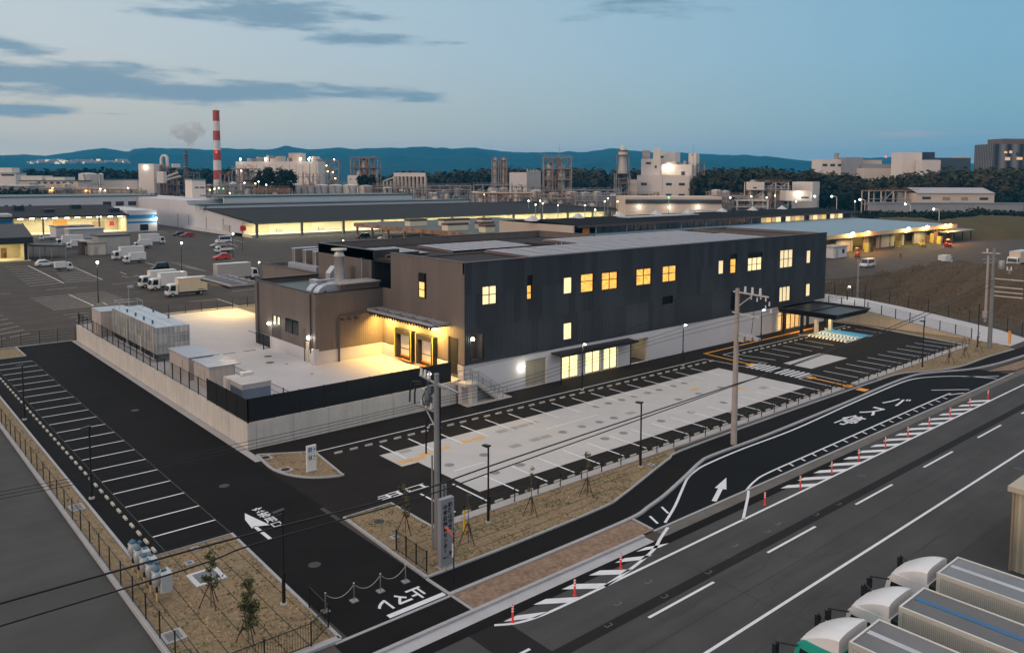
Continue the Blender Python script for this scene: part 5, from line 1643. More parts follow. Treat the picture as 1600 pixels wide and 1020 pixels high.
# saplings with stakes
M_LEAF = mat('leaf_green', (.060, .068, .022), .7, 0, .25, 2.5, .2, 20)
M_LEAF2 = mat('leaf_olive', (.085, .078, .028), .7, 0, .25, 2.5, .2, 20)
M_BARK = mat('bark', (.11, .085, .06), .9, 0, .2, 3)
M_STAKE = mat('stake_brown', (.05, .022, .016), .8, 0, .15)


def sapling(x, y, h, w, nleaf, label, seed, lm=M_LEAF, grp='staked saplings', z0=.055, stakes=True, low=.3):
    r = random.Random(seed)
    t = thing('sapling', label, 'sapling', (x, y, z0), group=grp)
    m = MB(); m.tube([(0, 0, 0), (.03, .02, h * .5), (.0, .05, h)], [.03, .022, .008], 6)
    br = []
    for i in range(max(4, nleaf // 26)):
        z = h * (low + (1 - low) * r.random())
        a = r.random() * 2 * PI
        L = w * (1.15 - .8 * (z / h)) * (.5 + .6 * r.random())
        e = Vector((math.cos(a) * L, math.sin(a) * L, z + L * .55))
        m.tube([(.02, .02, z), e], [.011, .004], 4, cap=False)
        br.append((Vector((.02, .02, z)), e))
    m.build('trunk', M_BARK, t)
    m = MB()
    for i in range(nleaf):
        a, e = r.choice(br)
        p = a.lerp(e, .25 + .8 * r.random()) + Vector((r.gauss(0, .05), r.gauss(0, .05), r.gauss(0, .06)))
        d = Vector((r.gauss(0, 1), r.gauss(0, 1), r.gauss(-.3, .6))).normalized()
        s = d.cross(Vector((r.gauss(0, 1), r.gauss(0, 1), r.gauss(0, 1)))).normalized()
        L, ww = r.uniform(.08, .15), r.uniform(.032, .055)
        m.add([p, p + d * L * .5 + s * ww, p + d * L, p + d * L * .5 - s * ww], [(0, 1, 2, 3)])
    m.build('crown', lm, t)
    if stakes:
        for k in range(3):
            a = k * 2 * PI / 3 + .6
            m = MB(); m.tube([(math.cos(a) * .52, math.sin(a) * .52, 0), (math.cos(a) * .03, math.sin(a) * .03, 1.15)], .026, 6); m.build('stake', M_STAKE, t)
        m = MB(); m.tube([(.1, -.06, 1.0), (-.1, .1, 1.02)], .05, 6); m.build('tie', M_BARK, t)
    return t


sapling(12.9, 36.3, 2.7, .55, 520, 'staked sapling with sparse leaves standing by the large framed grate', 1)
sapling(13.1, 32.5, 2.6, .6, 1300, 'leafiest staked sapling in the lowest corner of the front bed', 2, low=.18)
sapling(24.06, 37.0, 3.0, .40, 330, 'slender sapling in the bed left of the nearest utility pole', 3, M_LEAF2)
sapling(26.0, 33.75, 2.8, .35, 60, 'nearly bare staked sapling just right of the tall name sign', 4, M_LEAF2, low=.6)
sapling(31.04, 34.2, 2.9, .35, 110, 'thin staked sapling right of the first unlit bed lamp post', 5, M_LEAF2, low=.5)
sapling(35.67, 34.1, 2.9, .35, 130, 'thin staked sapling nearest the narrow bed tip', 6, M_LEAF2, low=.5)
sapling(92.0, 34.1, 2.2, .5, 90, 'first bare staked sapling in the far bed beyond the lamp post', 7, M_LEAF2)
sapling(96.0, 34.0, 2.2, .5, 60, 'second bare staked sapling in the far bed', 8, M_LEAF2)
sapling(100.7, 34.3, 2.2, .5, 60, 'third bare staked sapling in the far bed, nearest the big pole', 9, M_LEAF2)
sapling(12.9, 103.6, 2.0, .35, 50, 'small thin sapling in the corner bed by the back rail fence', 10, M_LEAF2)
sapling(108.6, 45.0, 1.8, .5, 40, 'bare little shrub against the beige ramp wall', 11, M_LEAF2, stakes=False)

# ================================================================ ramp, mound and right-hand fences
rp = MB()
prof = [(33.0, .02), (37.5, .05), (42, .5), (45, .95), (50.3, 1.65), (56, 2.2), (75, 2.4)]
ex = {33.0: (107.2, 113.5), 37.5: (107.9, 117.6), 42: (107.8, 118), 45: (107.8, 117.6), 50.3: (107.8, 117), 56: (107.8, 116.5), 75: (107.8, 116)}
for (ya, za), (yb, zb) in zip(prof[:-1], prof[1:]):
    a, c, d, e = ex[ya][0], ex[ya][1], ex[yb][1], ex[yb][0]
    rp.quad((a, ya, za), (c, ya, za), (d, yb, zb), (e, yb, zb))
    rp.quad((c, ya, -1), (d, yb, -1), (d, yb, zb), (c, ya, za))
struct(rp.build('ramp', jointed('ramp_concrete', (.42, .41, .42), 6, var=.06, streak=.02, dark=.8, width=.004)))
t_ = thing('ramp_wall', 'low beige retaining wall along the side of the concrete ramp', 'wall', (107.6, 37.5, 0))
m_ = MB()
pts = [(y - 37.5, z + .18) for y, z in prof if 37 < y < 57] + [(56 - 37.5, -.1), (0, -.1)]
m_.profile(pts, 'x', 0, .22); m_.build('wall', jointed('ramp_wall_beige', (.40, .34, .255), 2.9, var=.1, streak=.06, dark=.4, width=.012), t_)
m_ = MB()
for (ya, za), (yb, zb) in zip(prof[1:5], prof[2:6]):
    m_.bar((.11, ya - 37.5, za + .2), (.11, yb - 37.5, zb + .2), .28, .06)
m_.build('coping', M_KERB, t_)
mesh_fence('ramp_fence', 'black horizontal rail fence on top of the beige ramp wall', [(107.72, 37.5), (107.72, 42), (107.72, 45), (107.72, 50.3), (107.72, 60)], 12, 1.25, zs=[.2, .7, 1.15, 1.85, 2.4], rails=6, post_r=.045)
mesh_fence('ramp_fence', 'tall dark post fence between the ramp and the earth mound', [(112.6, 30), (118.2, 38), (118.2, 42), (117.8, 50.3), (116.8, 60), (116, 76)], 18, 1.7, zs=[0, .1, .5, 1.6, 2.2, 2.4], rails=3, verts=.5, post_r=.045)
# earth mound as terrain
def heightfield(name, x0, y0, x1, y1, n, fn, m):
    nx, ny = n
    vs = []
    for j in range(ny + 1):
        for i in range(nx + 1):
            x, y = x0 + (x1 - x0) * i / nx, y0 + (y1 - y0) * j / ny
            vs.append((x, y, fn(x, y)))
    fs = [(j * (nx + 1) + i, j * (nx + 1) + i + 1, (j + 1) * (nx + 1) + i + 1, (j + 1) * (nx + 1) + i) for j in range(ny) for i in range(nx)]
    mb = MB(); mb.add(vs, fs, 0, True)
    return struct(mb.build(name, m))


from mathutils import noise as mn
def fbm(x, y, s, o=4):
    return mn.fractal(Vector((x * s, y * s, 3.1)), 1.0, 2.0, o)


def mound_h(x, y):
    # long heap: crest from (146,74) to (150,24), steep towards the camera
    t = max(0, min(1, (y - 22) / 56))
    crest = 137 + 7 * t
    d = (x - crest)
    w = 17 if d < 0 else 12
    v = max(0, 1 - abs(d) / w)
    v = v * v * (3 - 2 * v)
    e = min(1, max(0, (76 - y) / 24)) ** .9 * min(1, max(0, (y - 14) / 10))
    gul = 1 - abs(mn.noise(Vector((y * .30 + d * .10, d * .05, 2.2)))) * 2
    gul = max(0, gul - .5) * 3.4 + max(0, .8 - abs(mn.noise(Vector((y * .75 + d * .22, d * .09, 7.2)))) * 6) * .35
    return 7.0 * v ** .8 * e + (fbm(x, y, .35) * .45 + fbm(x, y, 1.3) * .16 - gul * 1.1 * (1 - .5 * v)) * min(1, v * 4) - .1


heightfield('earth_mound', 112, 12, 160, 90, (110, 160), mound_h, M_MOUND)
mb = MB()
for k in range(420):
    x, y = rnd.uniform(117, 138), rnd.uniform(24, 82)
    z = mound_h(x, y)
    if z > .3:
        s = rnd.uniform(.04, .16)
        c = Vector((x, y, z + s * .2))
        mb.add([c + Vector((s, 0, 0)), c + Vector((0, s, 0)), c + Vector((-s, 0, 0)), c + Vector((0, -s, 0)), c + Vector((0, 0, s * .8))], [(0, 1, 4), (1, 2, 4), (2, 3, 4), (3, 0, 4)])
struct(mb.build('rubble', mat('rubble_pale', (.22, .19, .16), .9, 0, .2)), 'stuff')
mb = MB()
for k in range(5200):
    x, y = rnd.uniform(115, 152), rnd.uniform(20, 86)
    z = mound_h(x, y)
    if z < .05 or fbm(x, y, .12) < -.05:
        continue
    h = rnd.uniform(.15, .5)
    a = rnd.random() * PI
    d = Vector((math.cos(a), math.sin(a), 0)) * rnd.uniform(.04, .12)
    l = Vector((rnd.gauss(0, .15), rnd.gauss(0, .15), h))
    p = Vector((x, y, z - .03))
    mb.add([p - d, p + d, p + l], [(0, 1, 2)])
struct(mb.build('mound_weeds', mat('weed_brown', (.09, .075, .035), .9, 0, .3)), 'stuff')

# ================================================================ near trucks and shed at the road
M_TRW = mat('truck_white', (.62, .62, .63), .3, 0, .05, .8, .03, 8, 0, .5)
M_TEAL = mat('truck_teal', (.02, .30, .24), .35)
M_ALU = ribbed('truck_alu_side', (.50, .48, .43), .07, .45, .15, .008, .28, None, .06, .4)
M_ALUR = mat('truck_roof', (.17, .172, .18), .35, .5, .16, .5, .06, 6)
M_RAIL = mat('truck_rail', (.55, .54, .5), .35, .4)
M_TYRE = mat('tyre', (.012, .012, .012), .8)


def big_truck(x, y, ztop, w, stripe, cabc, label, roofm=M_ALUR):
    t = thing('box_truck', label, 'truck', (x, y, 0), group='parked trucks beside the road')
    L = 9.5
    m = MB(); m.box(0, -L, 1.05, w, 0, ztop - .05); m.build('cargo_box', M_ALU, t)
    m = MB(); m.box(.03, -L + .02, ztop - .05, w - .03, -.02, ztop); m.build('box_roof', roofm, t)
    m = MB(); m.box(-.03, -L, ztop - .16, .06, .03, ztop + .03); m.box(w - .06, -L, ztop - .16, w + .03, .03, ztop + .03); m.box(.06, -.05, ztop - .1, w - .06, .03, ztop + .03)
    m.box(-.02, -.12, 1.0, .08, .03, ztop - .16); m.box(w - .08, -.12, 1.0, w + .02, .03, ztop - .16); m.build('edge_rail', M_RAIL, t)
    m = MB(); m.box(w * .46, -L + .05, ztop + .001, w * .58, -.1, ztop + .012); m.build('roof_stripe', stripe, t)
    # cab with roof fairing
    m = MB()
    cabp = [(.35, .75), (2.25, .75), (2.3, 1.5), (2.05, 2.62), (1.75, 2.86), (.35, 2.9)]
    m.profile(cabp, 'x', .04, w - .04); cab = m.build('cab', cabc, t)
    n = 12
    rows = []
    for i in range(n + 1):
        f = i / n
        yy = .42 + 1.55 * f
        zz = 2.84 + (ztop - .06 - 2.84) * (1 - f ** 1.7)
        hw = (w - .1) / 2 * (1 - .14 * f ** 3)
        rows.append([(w / 2 + hw * math.copysign(min(1, abs(c)), c), yy, zz - .25 * (1 - math.cos(f * 1.2)) * 0 - (.13 * abs(c) ** 5)) for c in (-1, -.85, -.5, 0, .5, .85, 1)])
    m = MB(); vs = [p for r_ in rows for p in r_]
    fs = [(i * 7 + k, i * 7 + k + 1, (i + 1) * 7 + k + 1, (i + 1) * 7 + k) for i in range(n) for k in range(6)]
    m.add(vs, fs, 0, True)
    for sd in (0, 6):
        col = [r_[sd] for r_ in rows]
        fl = [(p[0], p[1], 2.8) for p in col]
        m.add(col + fl, [(i, i + 1, n + 1 + i + 1, n + 1 + i) for i in range(n)], 0, False)
    m.add(rows[0] + [(p[0], p[1], 2.8) for p in rows[0]], [(k, k + 1, 8 + k, 7 + k) for k in range(6)])
    m.build('roof_fairing', M_TRW, t)
    m = MB(); m.quad((.2, 2.3, 1.62), (w - .2, 2.3, 1.62), (w - .24, 2.09, 2.52), (.24, 2.09, 2.52)); m.xf(Matrix.Translation((0, .02, 0))); m.build('windscreen', M_GLASS, cab)
    m = MB(); m.quad((.035, 2.05, 1.65), (.035, 1.1, 1.6), (.035, 1.1, 2.45), (.035, 1.9, 2.5)); m.build('side_window', M_GLASS, cab)
    m = MB(); m.box(.1, .05, .55, w - .1, .36, 2.9); m.box(.2, -L + .2, .6, w - .2, 2.0, 1.05); m.build('chassis', M_TRIM, t)
    for sx in (-.55, w + .32):
        m = MB(); m.box(sx - .0, 2.55, 2.05, sx + .24, 2.7, 2.55); m.box(sx + .02, 2.57, 1.7, sx + .22, 2.72, 2.0); m.tube([(sx + .11, 2.6, 2.62), (sx + (.5 if sx < 0 else -.4), 1.95, 2.6)], .035, 6); m.tube([(sx + .11, 2.6, 1.85), (sx + (.5 if sx < 0 else -.4), 2.1, 1.7)], .03, 6); m.bar((sx + .11, 2.6, 1.7), (sx + .11, 2.6, 2.64), .04); m.build('mirror', M_TRIM, t)
    for yy in (1.35, -5.6, -7.0):
        for xx in (.18, w - .18):
            m = MB(); m.tube([(xx - .16, yy, .5), (xx + .16, yy, .5)], .5, 18); wh = m.build('wheel', M_TYRE, t)
            m = MB(); m.tube([(xx - .17, yy, .5), (xx + .17, yy, .5)], .26, 12); m.build('rim', M_RAIL, wh)
    for xx in (.3, w - .3):
        m = MB(); m.box(xx - .18, 2.28, .85, xx + .18, 2.32, 1.05); m.build('headlight', M_GLASS, cab)
    return t


M_STW = mat('stripe_pale', (.42, .43, .45), .35, .3)
M_STB = mat('stripe_blue', (.01, .10, .24), .4, .1)
big_truck(34.6, 12.9, 3.6, 2.15, M_STW, M_TRW, 'white cab box truck with pale roof stripe, farthest of the three beside the road')
big_truck(30.7, 12.75, 3.6, 2.2, M_STB, M_TRW, 'white cab box truck with a blue stripe along its roof', mat('truck_roof_dark', (.11, .105, .105), .4, .4, .16, .5, .06, 6))
big_truck(26.95, 12.85, 3.6, 2.25, M_STW, M_TEAL, 'box truck with teal cab side, nearest the bottom edge beside the road', mat('truck_roof_mid', (.14, .138, .14), .4, .45, .16, .5, .06, 6))
t_ = thing('corrugated_shed', 'cream corrugated metal building at the right edge beside the parked trucks', 'building', (45.4, 13.5, 0))
m_ = MB(); m_.box(0, -22, 0, 10, 0, 4.15); m_.build('wall', ribbed('cream_corrugated', (.42, .38, .29), .3, .6, .1, .03, .25, None, .06, .35), t_)
m_ = MB(); m_.box(-.22, -22.2, 4.15, 10.2, .2, 4.42); m_.build('roof', mat('shed_roof_cream', (.36, .32, .25), .6), t_)
m_ = MB(); m_.tube([(-.08, -.05, 0), (-.08, -.05, 4.15)], .06, 8); m_.build('downpipe', mat('pipe_rust', (.26, .2, .13), .6), t_)
# dry tufts standing in the beds
mb, mg = MB(), MB()
def inpoly(x, y, P):
    c = False
    for i in range(len(P)):
        a, b_ = P[i], P[i - 1]
        if (a[1] > y) != (b_[1] > y) and x < (b_[0] - a[0]) * (y - a[1]) / (b_[1] - a[1]) + a[0]:
            c = not c
    return c
beds = [[(10.3, 30.6), (16.1, 30.6), (16.5, 43.0), (11.3, 43.0), (11.3, 100), (10.3, 100)], bed_r, bed_far, [(p.x, p.y) for p in isl] + [(26.3, 52.5)]]
for P, n in zip(beds, (4200, 4200, 2000, 500)):
    xs_, ys_ = [p[0] for p in P], [p[1] for p in P]
    k = 0
    while k < n:
        x, y = rnd.uniform(min(xs_), max(xs_)), rnd.uniform(min(ys_), max(ys_))
        if P is beds[0] and y > 43 and rnd.random() < .5:
            continue
        if not inpoly(x, y, P):
            continue
        k += 1
        if fbm(x, y, .7) < -.15:
            continue
        a = rnd.random() * PI
        h = rnd.uniform(.03, .11)
        d = Vector((math.cos(a), math.sin(a), 0)) * rnd.uniform(.02, .07)
        l = Vector((rnd.gauss(0, .08), rnd.gauss(0, .08), h))
        p = Vector((x, y, .05))
        (mb if fbm(x + 9, y, .5) > .05 else mg).add([p - d, p + d, p + l], [(0, 1, 2)])
struct(mb.build('bed_grass', mat('tuft_straw', (.36, .25, .13), .9, 0, .3, 2)), 'stuff')
struct(mg.build('bed_grass', mat('tuft_green', (.10, .10, .035), .9, 0, .3, 2)), 'stuff')
# ================================================================ vehicles of the yards
M_VW = mat('vehicle_white', (.62, .62, .62), .35, 0, .05, .8, .03, 8, 0, .5)
M_VB = mat('vehicle_black', (.012, .012, .014), .25, .2, .05)
M_VR = mat('vehicle_red', (.62, .035, .02), .3, 0, .05)
M_VDR = mat('vehicle_dark_red', (.30, .015, .02), .3, 0, .05)
M_VDB = mat('vehicle_dark_blue', (.015, .025, .05), .3, .2, .05)
M_VBE = mat('vehicle_beige', (.45, .40, .33), .35, .1, .05)
M_BOXW = mat('box_white', (.58, .57, .56), .5, 0, .06)
M_BOXC = ribbed('box_cream', (.58, .47, .34), .9, .5, 0, .01, .03, None, .05)
M_BOXG = ribbed('box_grey', (.36, .33, .32), .9, .5, 0, .01, .03, None, .05)
M_LIGHTC = mat('headlamp_glass', (.5, .5, .48), .15)
M_RIM = mat('rim_silver', (.4, .4, .4), .35, .5)


def wheels(t, xs, hw, r):
    for x in xs:
        for s in (-1, 1):
            m = MB(); m.tube([(x, s * hw - .11, r), (x, s * hw + .11, r)], r, 14); w = m.build('wheel', M_TYRE, t)
            m = MB(); m.tube([(x, s * hw - .115, r), (x, s * hw + .115, r)], r * .55, 10); m.build('rim', M_RIM, w)


def truck2t(L, W_, H, boxm, name='box_truck', flat=False, lab='', cat='truck', kei=False, bodym=None):
    """front towards -x, origin on the ground under the middle"""
    t = thing(name, lab, cat)
    h = W_ / 2
    f = -L / 2
    ch = (1.75 if kei else 2.1)
    cl = (1.25 if kei else 1.6)
    m = MB()
    m.profile([(f, .45), (f + .02, .95), (f + .28, ch - .25), (f + .5, ch), (f + cl, ch), (f + cl, .45)], 'y', -h + .06, h - .06)
    cab = m.build('cab', bodym or M_VW, t)
    m = MB(); m.quad((f + .0, h - .18, 1.0), (f + .0, -h + .18, 1.0), (f + .25, -h + .22, ch - .3), (f + .25, h - .22, ch - .3)); m.xf(Matrix.Translation((-.012, 0, 0))); m.build('windscreen', M_GLASS, cab)
    m = MB()
    for s in (-1, 1):
        y = s * (h - .05)
        q = [(f + .32, y, 1.02), (f + cl - .35, y, 1.02), (f + cl - .35, y, ch - .2), (f + .5, y, ch - .2)]
        m.add(q if s < 0 else q[::-1], [(0, 1, 2, 3)])
    m.build('side_window', M_GLASS, cab)
    for s in (-1, 1):
        m = MB(); m.box(f - .02, s * (h - .38) - .16, .62, f + .03, s * (h - .38) + .16, .82); m.build('headlight', M_LIGHTC, cab)
        m = MB(); m.box(f + .1, s * (h + .08) - .07, 1.2, f + .16, s * (h + .08) + .07, 1.55); m.build('mirror', M_TRIM, cab)
    m = MB(); m.box(f - .04, -h + .1, .35, f + .12, h - .1, .58); m.build('bumper', M_BOXG if not kei else M_TRIM, cab)
    m = MB(); m.box(f + cl - .1, -h + .3, .45, L / 2 - .05, h - .3, .75); m.build('chassis', M_TRIM, t)
    if flat:
        m = MB(); m.box(f + cl + .06, -h, .75, L / 2, h, .85)
        for a in ((f + cl + .06, -h, L / 2, -h + .06), (f + cl + .06, h - .06, L / 2, h), (L / 2 - .06, -h + .06, L / 2, h - .06)):
            m.box(a[0], a[1], .85, a[2], a[3], 1.15)
        m.build('load_bed', boxm, t)
    else:
        m = MB(); m.box(f + cl + .08, -h, .78, L / 2, h, H); b = m.build('cargo_box', boxm, t)
        m = MB(); m.box(f + cl + .06, -h - .02, H - .06, L / 2 + .02, h + .02, H + .02); m.box(f + cl + .06, -h - .015, .74, L / 2 + .015, -h + .02, .9); m.box(f + cl + .06, h - .02, .74, L / 2 + .015, h + .015, .9); m.build('trim', M_RAIL, b)
        m = MB(); m.box(L / 2 - 1.5, -h - .012, .92, L / 2 - .5, -h, 1.02); m.build('marking_plate', M_TRIM, b)
    wheels(t, (f + .72, L / 2 - 1.05), h - .16, .27 if kei else .36)
    return t


def car(L, W_, H, col, lab, van=False):
    t = thing('parked_van' if van else 'parked_car', lab, 'van' if van else 'car')
    h = W_ / 2
    f = -L / 2
    m = MB()
    b = L / 2
    low = [(f, .35), (f, .62), (f + .15, .74), (f + (.75 if van else 1.05), .88), (b - .12, .92), (b, .7), (b, .35)]
    m.profile(low, 'y', -h, h)
    body = m.build('body', col, t)
    a = f + (.62 if van else 1.0)
    top = [(a, .88), (a + (.45 if van else .75), H - .03), (a + (.6 if van else 1.0), H), (b - (.25 if van else .75), H), (b - (.08 if van else .2), .92)]
    m = MB()
    q = .13
    n = len(top)
    vs = [(p[0], -h + (.04 if p[1] < 1 else q), p[1]) for p in top] + [(p[0], h - (.04 if p[1] < 1 else q), p[1]) for p in top]
    m.add(vs, [tuple(range(n)), tuple(range(n, 2 * n))[::-1]] + [(i + 1, i, n + i, n + i + 1) for i in range(n - 1)])
    m.build('roof', col, body)
    m = MB()
    for s in (-1, 1):
        y0, y1 = s * (h - .045), s * (h - q + .003)
        e = s * .006
        qd = [(a + .22, y0 + e, .95), (b - .35, y0 + e, .96), (b - (.38 if van else .85), y1 + e, H - .1), (a + (.5 if van else .9), y1 + e, H - .1)]
        m.add(qd if s < 0 else qd[::-1], [(0, 1, 2, 3)])
    m.build('side_window', M_GLASS, body)
    m = MB(); m.quad((a + .05, h - .12, .97), (a + .05, -h + .12, .97), (a + (.42 if van else .7), -h + .2, H - .08), (a + (.42 if van else .7), h - .2, H - .08)); m.xf(Matrix.Translation((-.04, 0, .0))); m.build('windscreen', M_GLASS, body)
    for s in (-1, 1):
        m = MB(); m.box(f - .012, s * (h - .3) - .17, .55, f + .06, s * (h - .3) + .17, .68); m.build('headlight', M_LIGHTC, body)
        m = MB(); m.box(b - .03, s * (h - .22) - .12, .62, b + .012, s * (h - .22) + .12, .8); m.build('tail_light', M_VR, body)
    wheels(t, (f + .78, b - .78), h - .1, .31)
    return t


def put(t, px, py, rz=0.0, z=-.02):
    p = pt(px, py, 0)
    t.location = (p.x, p.y, z)
    t.rotation_euler = (0, 0, rz)
    return t


YG = 'vehicles in the back lot'
a = put(truck2t(6.4, 1.95, 3.0, M_BOXC, lab='cream box truck in front, nearest of the trio facing left'), 291, 461); a['group'] = YG
b = put(truck2t(6.2, 1.95, 2.95, M_BOXW, lab='white box truck tucked just behind the cream box truck'), 262, 451.5); b['group'] = YG
dup(b, pt(246, 447.5), label='hindmost white box truck of the trio, mostly hidden by the others', group=YG).location.z = -.02
c = put(truck2t(6.9, 2.0, 3.05, M_BOXW, lab='long white box truck behind the small white truck, by the concrete shed'), 200, 405); c['group'] = YG
d = put(truck2t(4.7, 1.6, 2.4, M_BOXW, lab='small white box truck beside the long white one', kei=True), 210, 411); d['group'] = YG
dup(c, pt(108, 384), label='white box truck parked before the grey shed and lit warehouse', group=YG).location.z = -.02
dup(d, pt(118, 388.5), label='small white truck in front of the truck by the brown crate shed', group=YG).location.z = -.02
dup(c, pt(238, 381.5), rz=PI, label='white box truck facing right in the middle of the back lot', group=YG).location.z = -.02
dup(d, pt(223, 388), label='small white truck in front of the right-facing truck', group=YG).location.z = -.02
e = put(truck2t(4.6, 1.6, 2.0, M_VW, 'pickup_truck', True, 'white flatbed truck at the far left before the orange doorway', kei=True), 74, 375); e['group'] = YG
dup(e, pt(350, 395), label='white flatbed pickup just behind the bright red car', group=YG).location.z = -.02
f_ = put(truck2t(3.4, 1.48, 1.95, M_BOXW, 'box_truck', False, 'tiny white refrigerated truck facing right beside the white hatchback', kei=True), 100, 423, PI); f_['group'] = YG
g_ = put(truck2t(8.2, 2.2, 3.3, M_BOXG, lab='large grey box truck facing right behind the annex'), 370, 437, PI); g_['group'] = YG
v = put(car(3.4, 1.48, 1.75, M_VB, 'black tall minivan alone among the painted bays', True), 250, 423); v['group'] = YG
v = put(car(3.9, 1.7, 1.5, M_VR, 'bright red hatchback beside the lamp post'), 347, 405); v['group'] = YG
v = put(car(3.8, 1.68, 1.52, M_VW, 'white hatchback in front of the shop with the lit hall'), 71, 416, PI); v['group'] = YG
v = put(car(4.2, 1.7, 1.45, M_VDB, 'dark blue car parked left of the dark red car far back'), 280, 368.5); v['group'] = YG
v = put(car(4.2, 1.7, 1.45, M_VDR, 'dark red car parked right of the dark blue car far back'), 293, 370); v['group'] = YG
v = put(car(4.6, 1.7, 1.95, M_VW, 'white minibus-like van farthest of the row near the lamp', True), 349, 379); v['group'] = YG
v = put(car(4.2, 1.7, 1.5, M_VBE, 'beige car between the white van and the flatbed pickup'), 341, 386); v['group'] = YG
v = put(car(3.6, 1.5, 1.55, M_VB, 'small black van half under the rear canopy beside the grey truck', True), 372, 447); v['group'] = YG
v = put(car(4.3, 1.7, 1.7, M_VB, 'black van in front of the lit dock bays by the rusty shed', True), 567, 372.5); v['group'] = YG
v = put(car(4.2, 1.7, 1.4, M_VW, 'white car under the edge of the rusty flat shed'), 601, 374); v['group'] = YG
RG = 'vehicles in the right yard'
v = put(car(4.4, 1.7, 1.9, M_VW, 'white van peeking over the left shoulder of the mound', True), 1355, 417); v['group'] = RG
v = put(truck2t(4.4, 1.7, 2.2, M_BOXW, lab='pale blue-white small truck roof behind the crest of the mound', kei=True), 1477, 413, PI); v['group'] = RG
v = put(truck2t(9.5, 2.3, 3.3, M_BOXC, lab='cream box truck in the right yard behind the dark pole'), 1592, 414); v['group'] = RG
# forklifts
def forklift(label, px, py, col, rz):
    t = thing('forklift', label, 'forklift', group='forklifts by the blue-roofed warehouse')
    m = MB(); m.box(-.9, -.55, .25, .9, .55, .95); m.box(.3, -.5, .95, .95, .5, 1.25); m.build('body', col, t)
    m = MB()
    for x in (-.5, .6):
        for y in (-.5, .5):
            m.bar((x, y, .9), (x, y, 2.15), .07)
    m.box(-.6, -.55, 2.12, .75, .55, 2.2); m.build('overhead_guard', col, t)
    m = MB()
    for y in (-.35, .35):
        m.bar((-1.0, y, .1), (-1.0, y, 2.4), .1); m.bar((-1.0, y * .7, .12), (-2.0, y * .7, .12), .1, .05)
    m.build('mast', M_TRIM, t)
    wheels(t, (-.6, .6), .45, .25)
    return put(t, px, py, rz)


forklift('red forklift beside the small white booth', 1340, 401, M_VR, .4)
forklift('yellow forklift in front of the open warehouse bay', 1441, 385, mat('forklift_yellow', (.55, .36, .03), .5), .8)
forklift('dark red forklift with a lit lamp before the crate stacks', 1481, 386, M_VDR, 2.6)
M_CRATE = mat('crate_brown', (.16, .09, .04), .8, 0, .2, 1.2)
M_CRATEY = mat('crate_yellow', (.42, .33, .08), .7, 0, .2, 1.2)
cr = [(1450, 379, 2.6, 0), (1457, 379.5, 3.0, 1), (1463, 380, 3.6, 0), (1468, 381, 2.4, 1), (1474, 378, 4.0, 0), (1480, 377, 3.6, 1), (1485, 378, 3.0, 0), (1355, 394, 2.6, 1), (1360, 393, 2.2, 0), (1403, 386, 2.0, 1)]
for i, (x, y, h, k) in enumerate(cr):
    p = pt(x, y)
    t = thing('crate_stack', ('stack of yellow crates' if k else 'stack of brown crates') + ' in the right yard, ' + ['leftmost of the outdoor stacks', 'beside the leftmost stack', 'tall and third from the left', 'low and behind the dark red forklift', 'tallest of all', 'just right of the tallest', 'farthest right', 'inside the second bay from the booth', 'deep inside the second bay', 'in the bay with the open door'][i], 'crates', (p.x, p.y, 0), group='crate stacks by the blue-roofed warehouse')
    m = MB()
    n = int(h / .6)
    for j in range(n):
        o = rnd.uniform(-.06, .06)
        m.box(-.6 + o, -.6 - o, j * .6 + .02, .6 + o, .6 - o, j * .6 + .56)
    m.build('crates', M_CRATEY if k else M_CRATE, t)
    m = MB()
    for j in range(n + 1):
        m.box(-.64, -.64, j * .6 - .02, .64, .64, j * .6 + .02)
    m.build('pallets', M_TRIM, t)
t_ = thing('booth', 'small white booth with one dark window in front of the blue-roofed warehouse', 'booth', (*pt(1316, 402)[:2], 0))
m_ = MB(); m_.box(-4.5, 0, 0, 2.4, 3.4, 2.7); m_.build('wall', M_BOXW, t_)
m_ = MB(); m_.box(-4.8, -.3, 2.7, 2.7, 3.7, 2.95); m_.build('roof', M_KERB2, t_)
m_ = MB(); m_.box(-.1, -.03, 1.0, 1.0, 0, 2.1); m_.build('window', M_GLASS, t_)
m_ = MB(); m_.box(-3.2, -.03, .1, -2.2, 0, 2.1); m_.build('door', M_BOXG, t_)


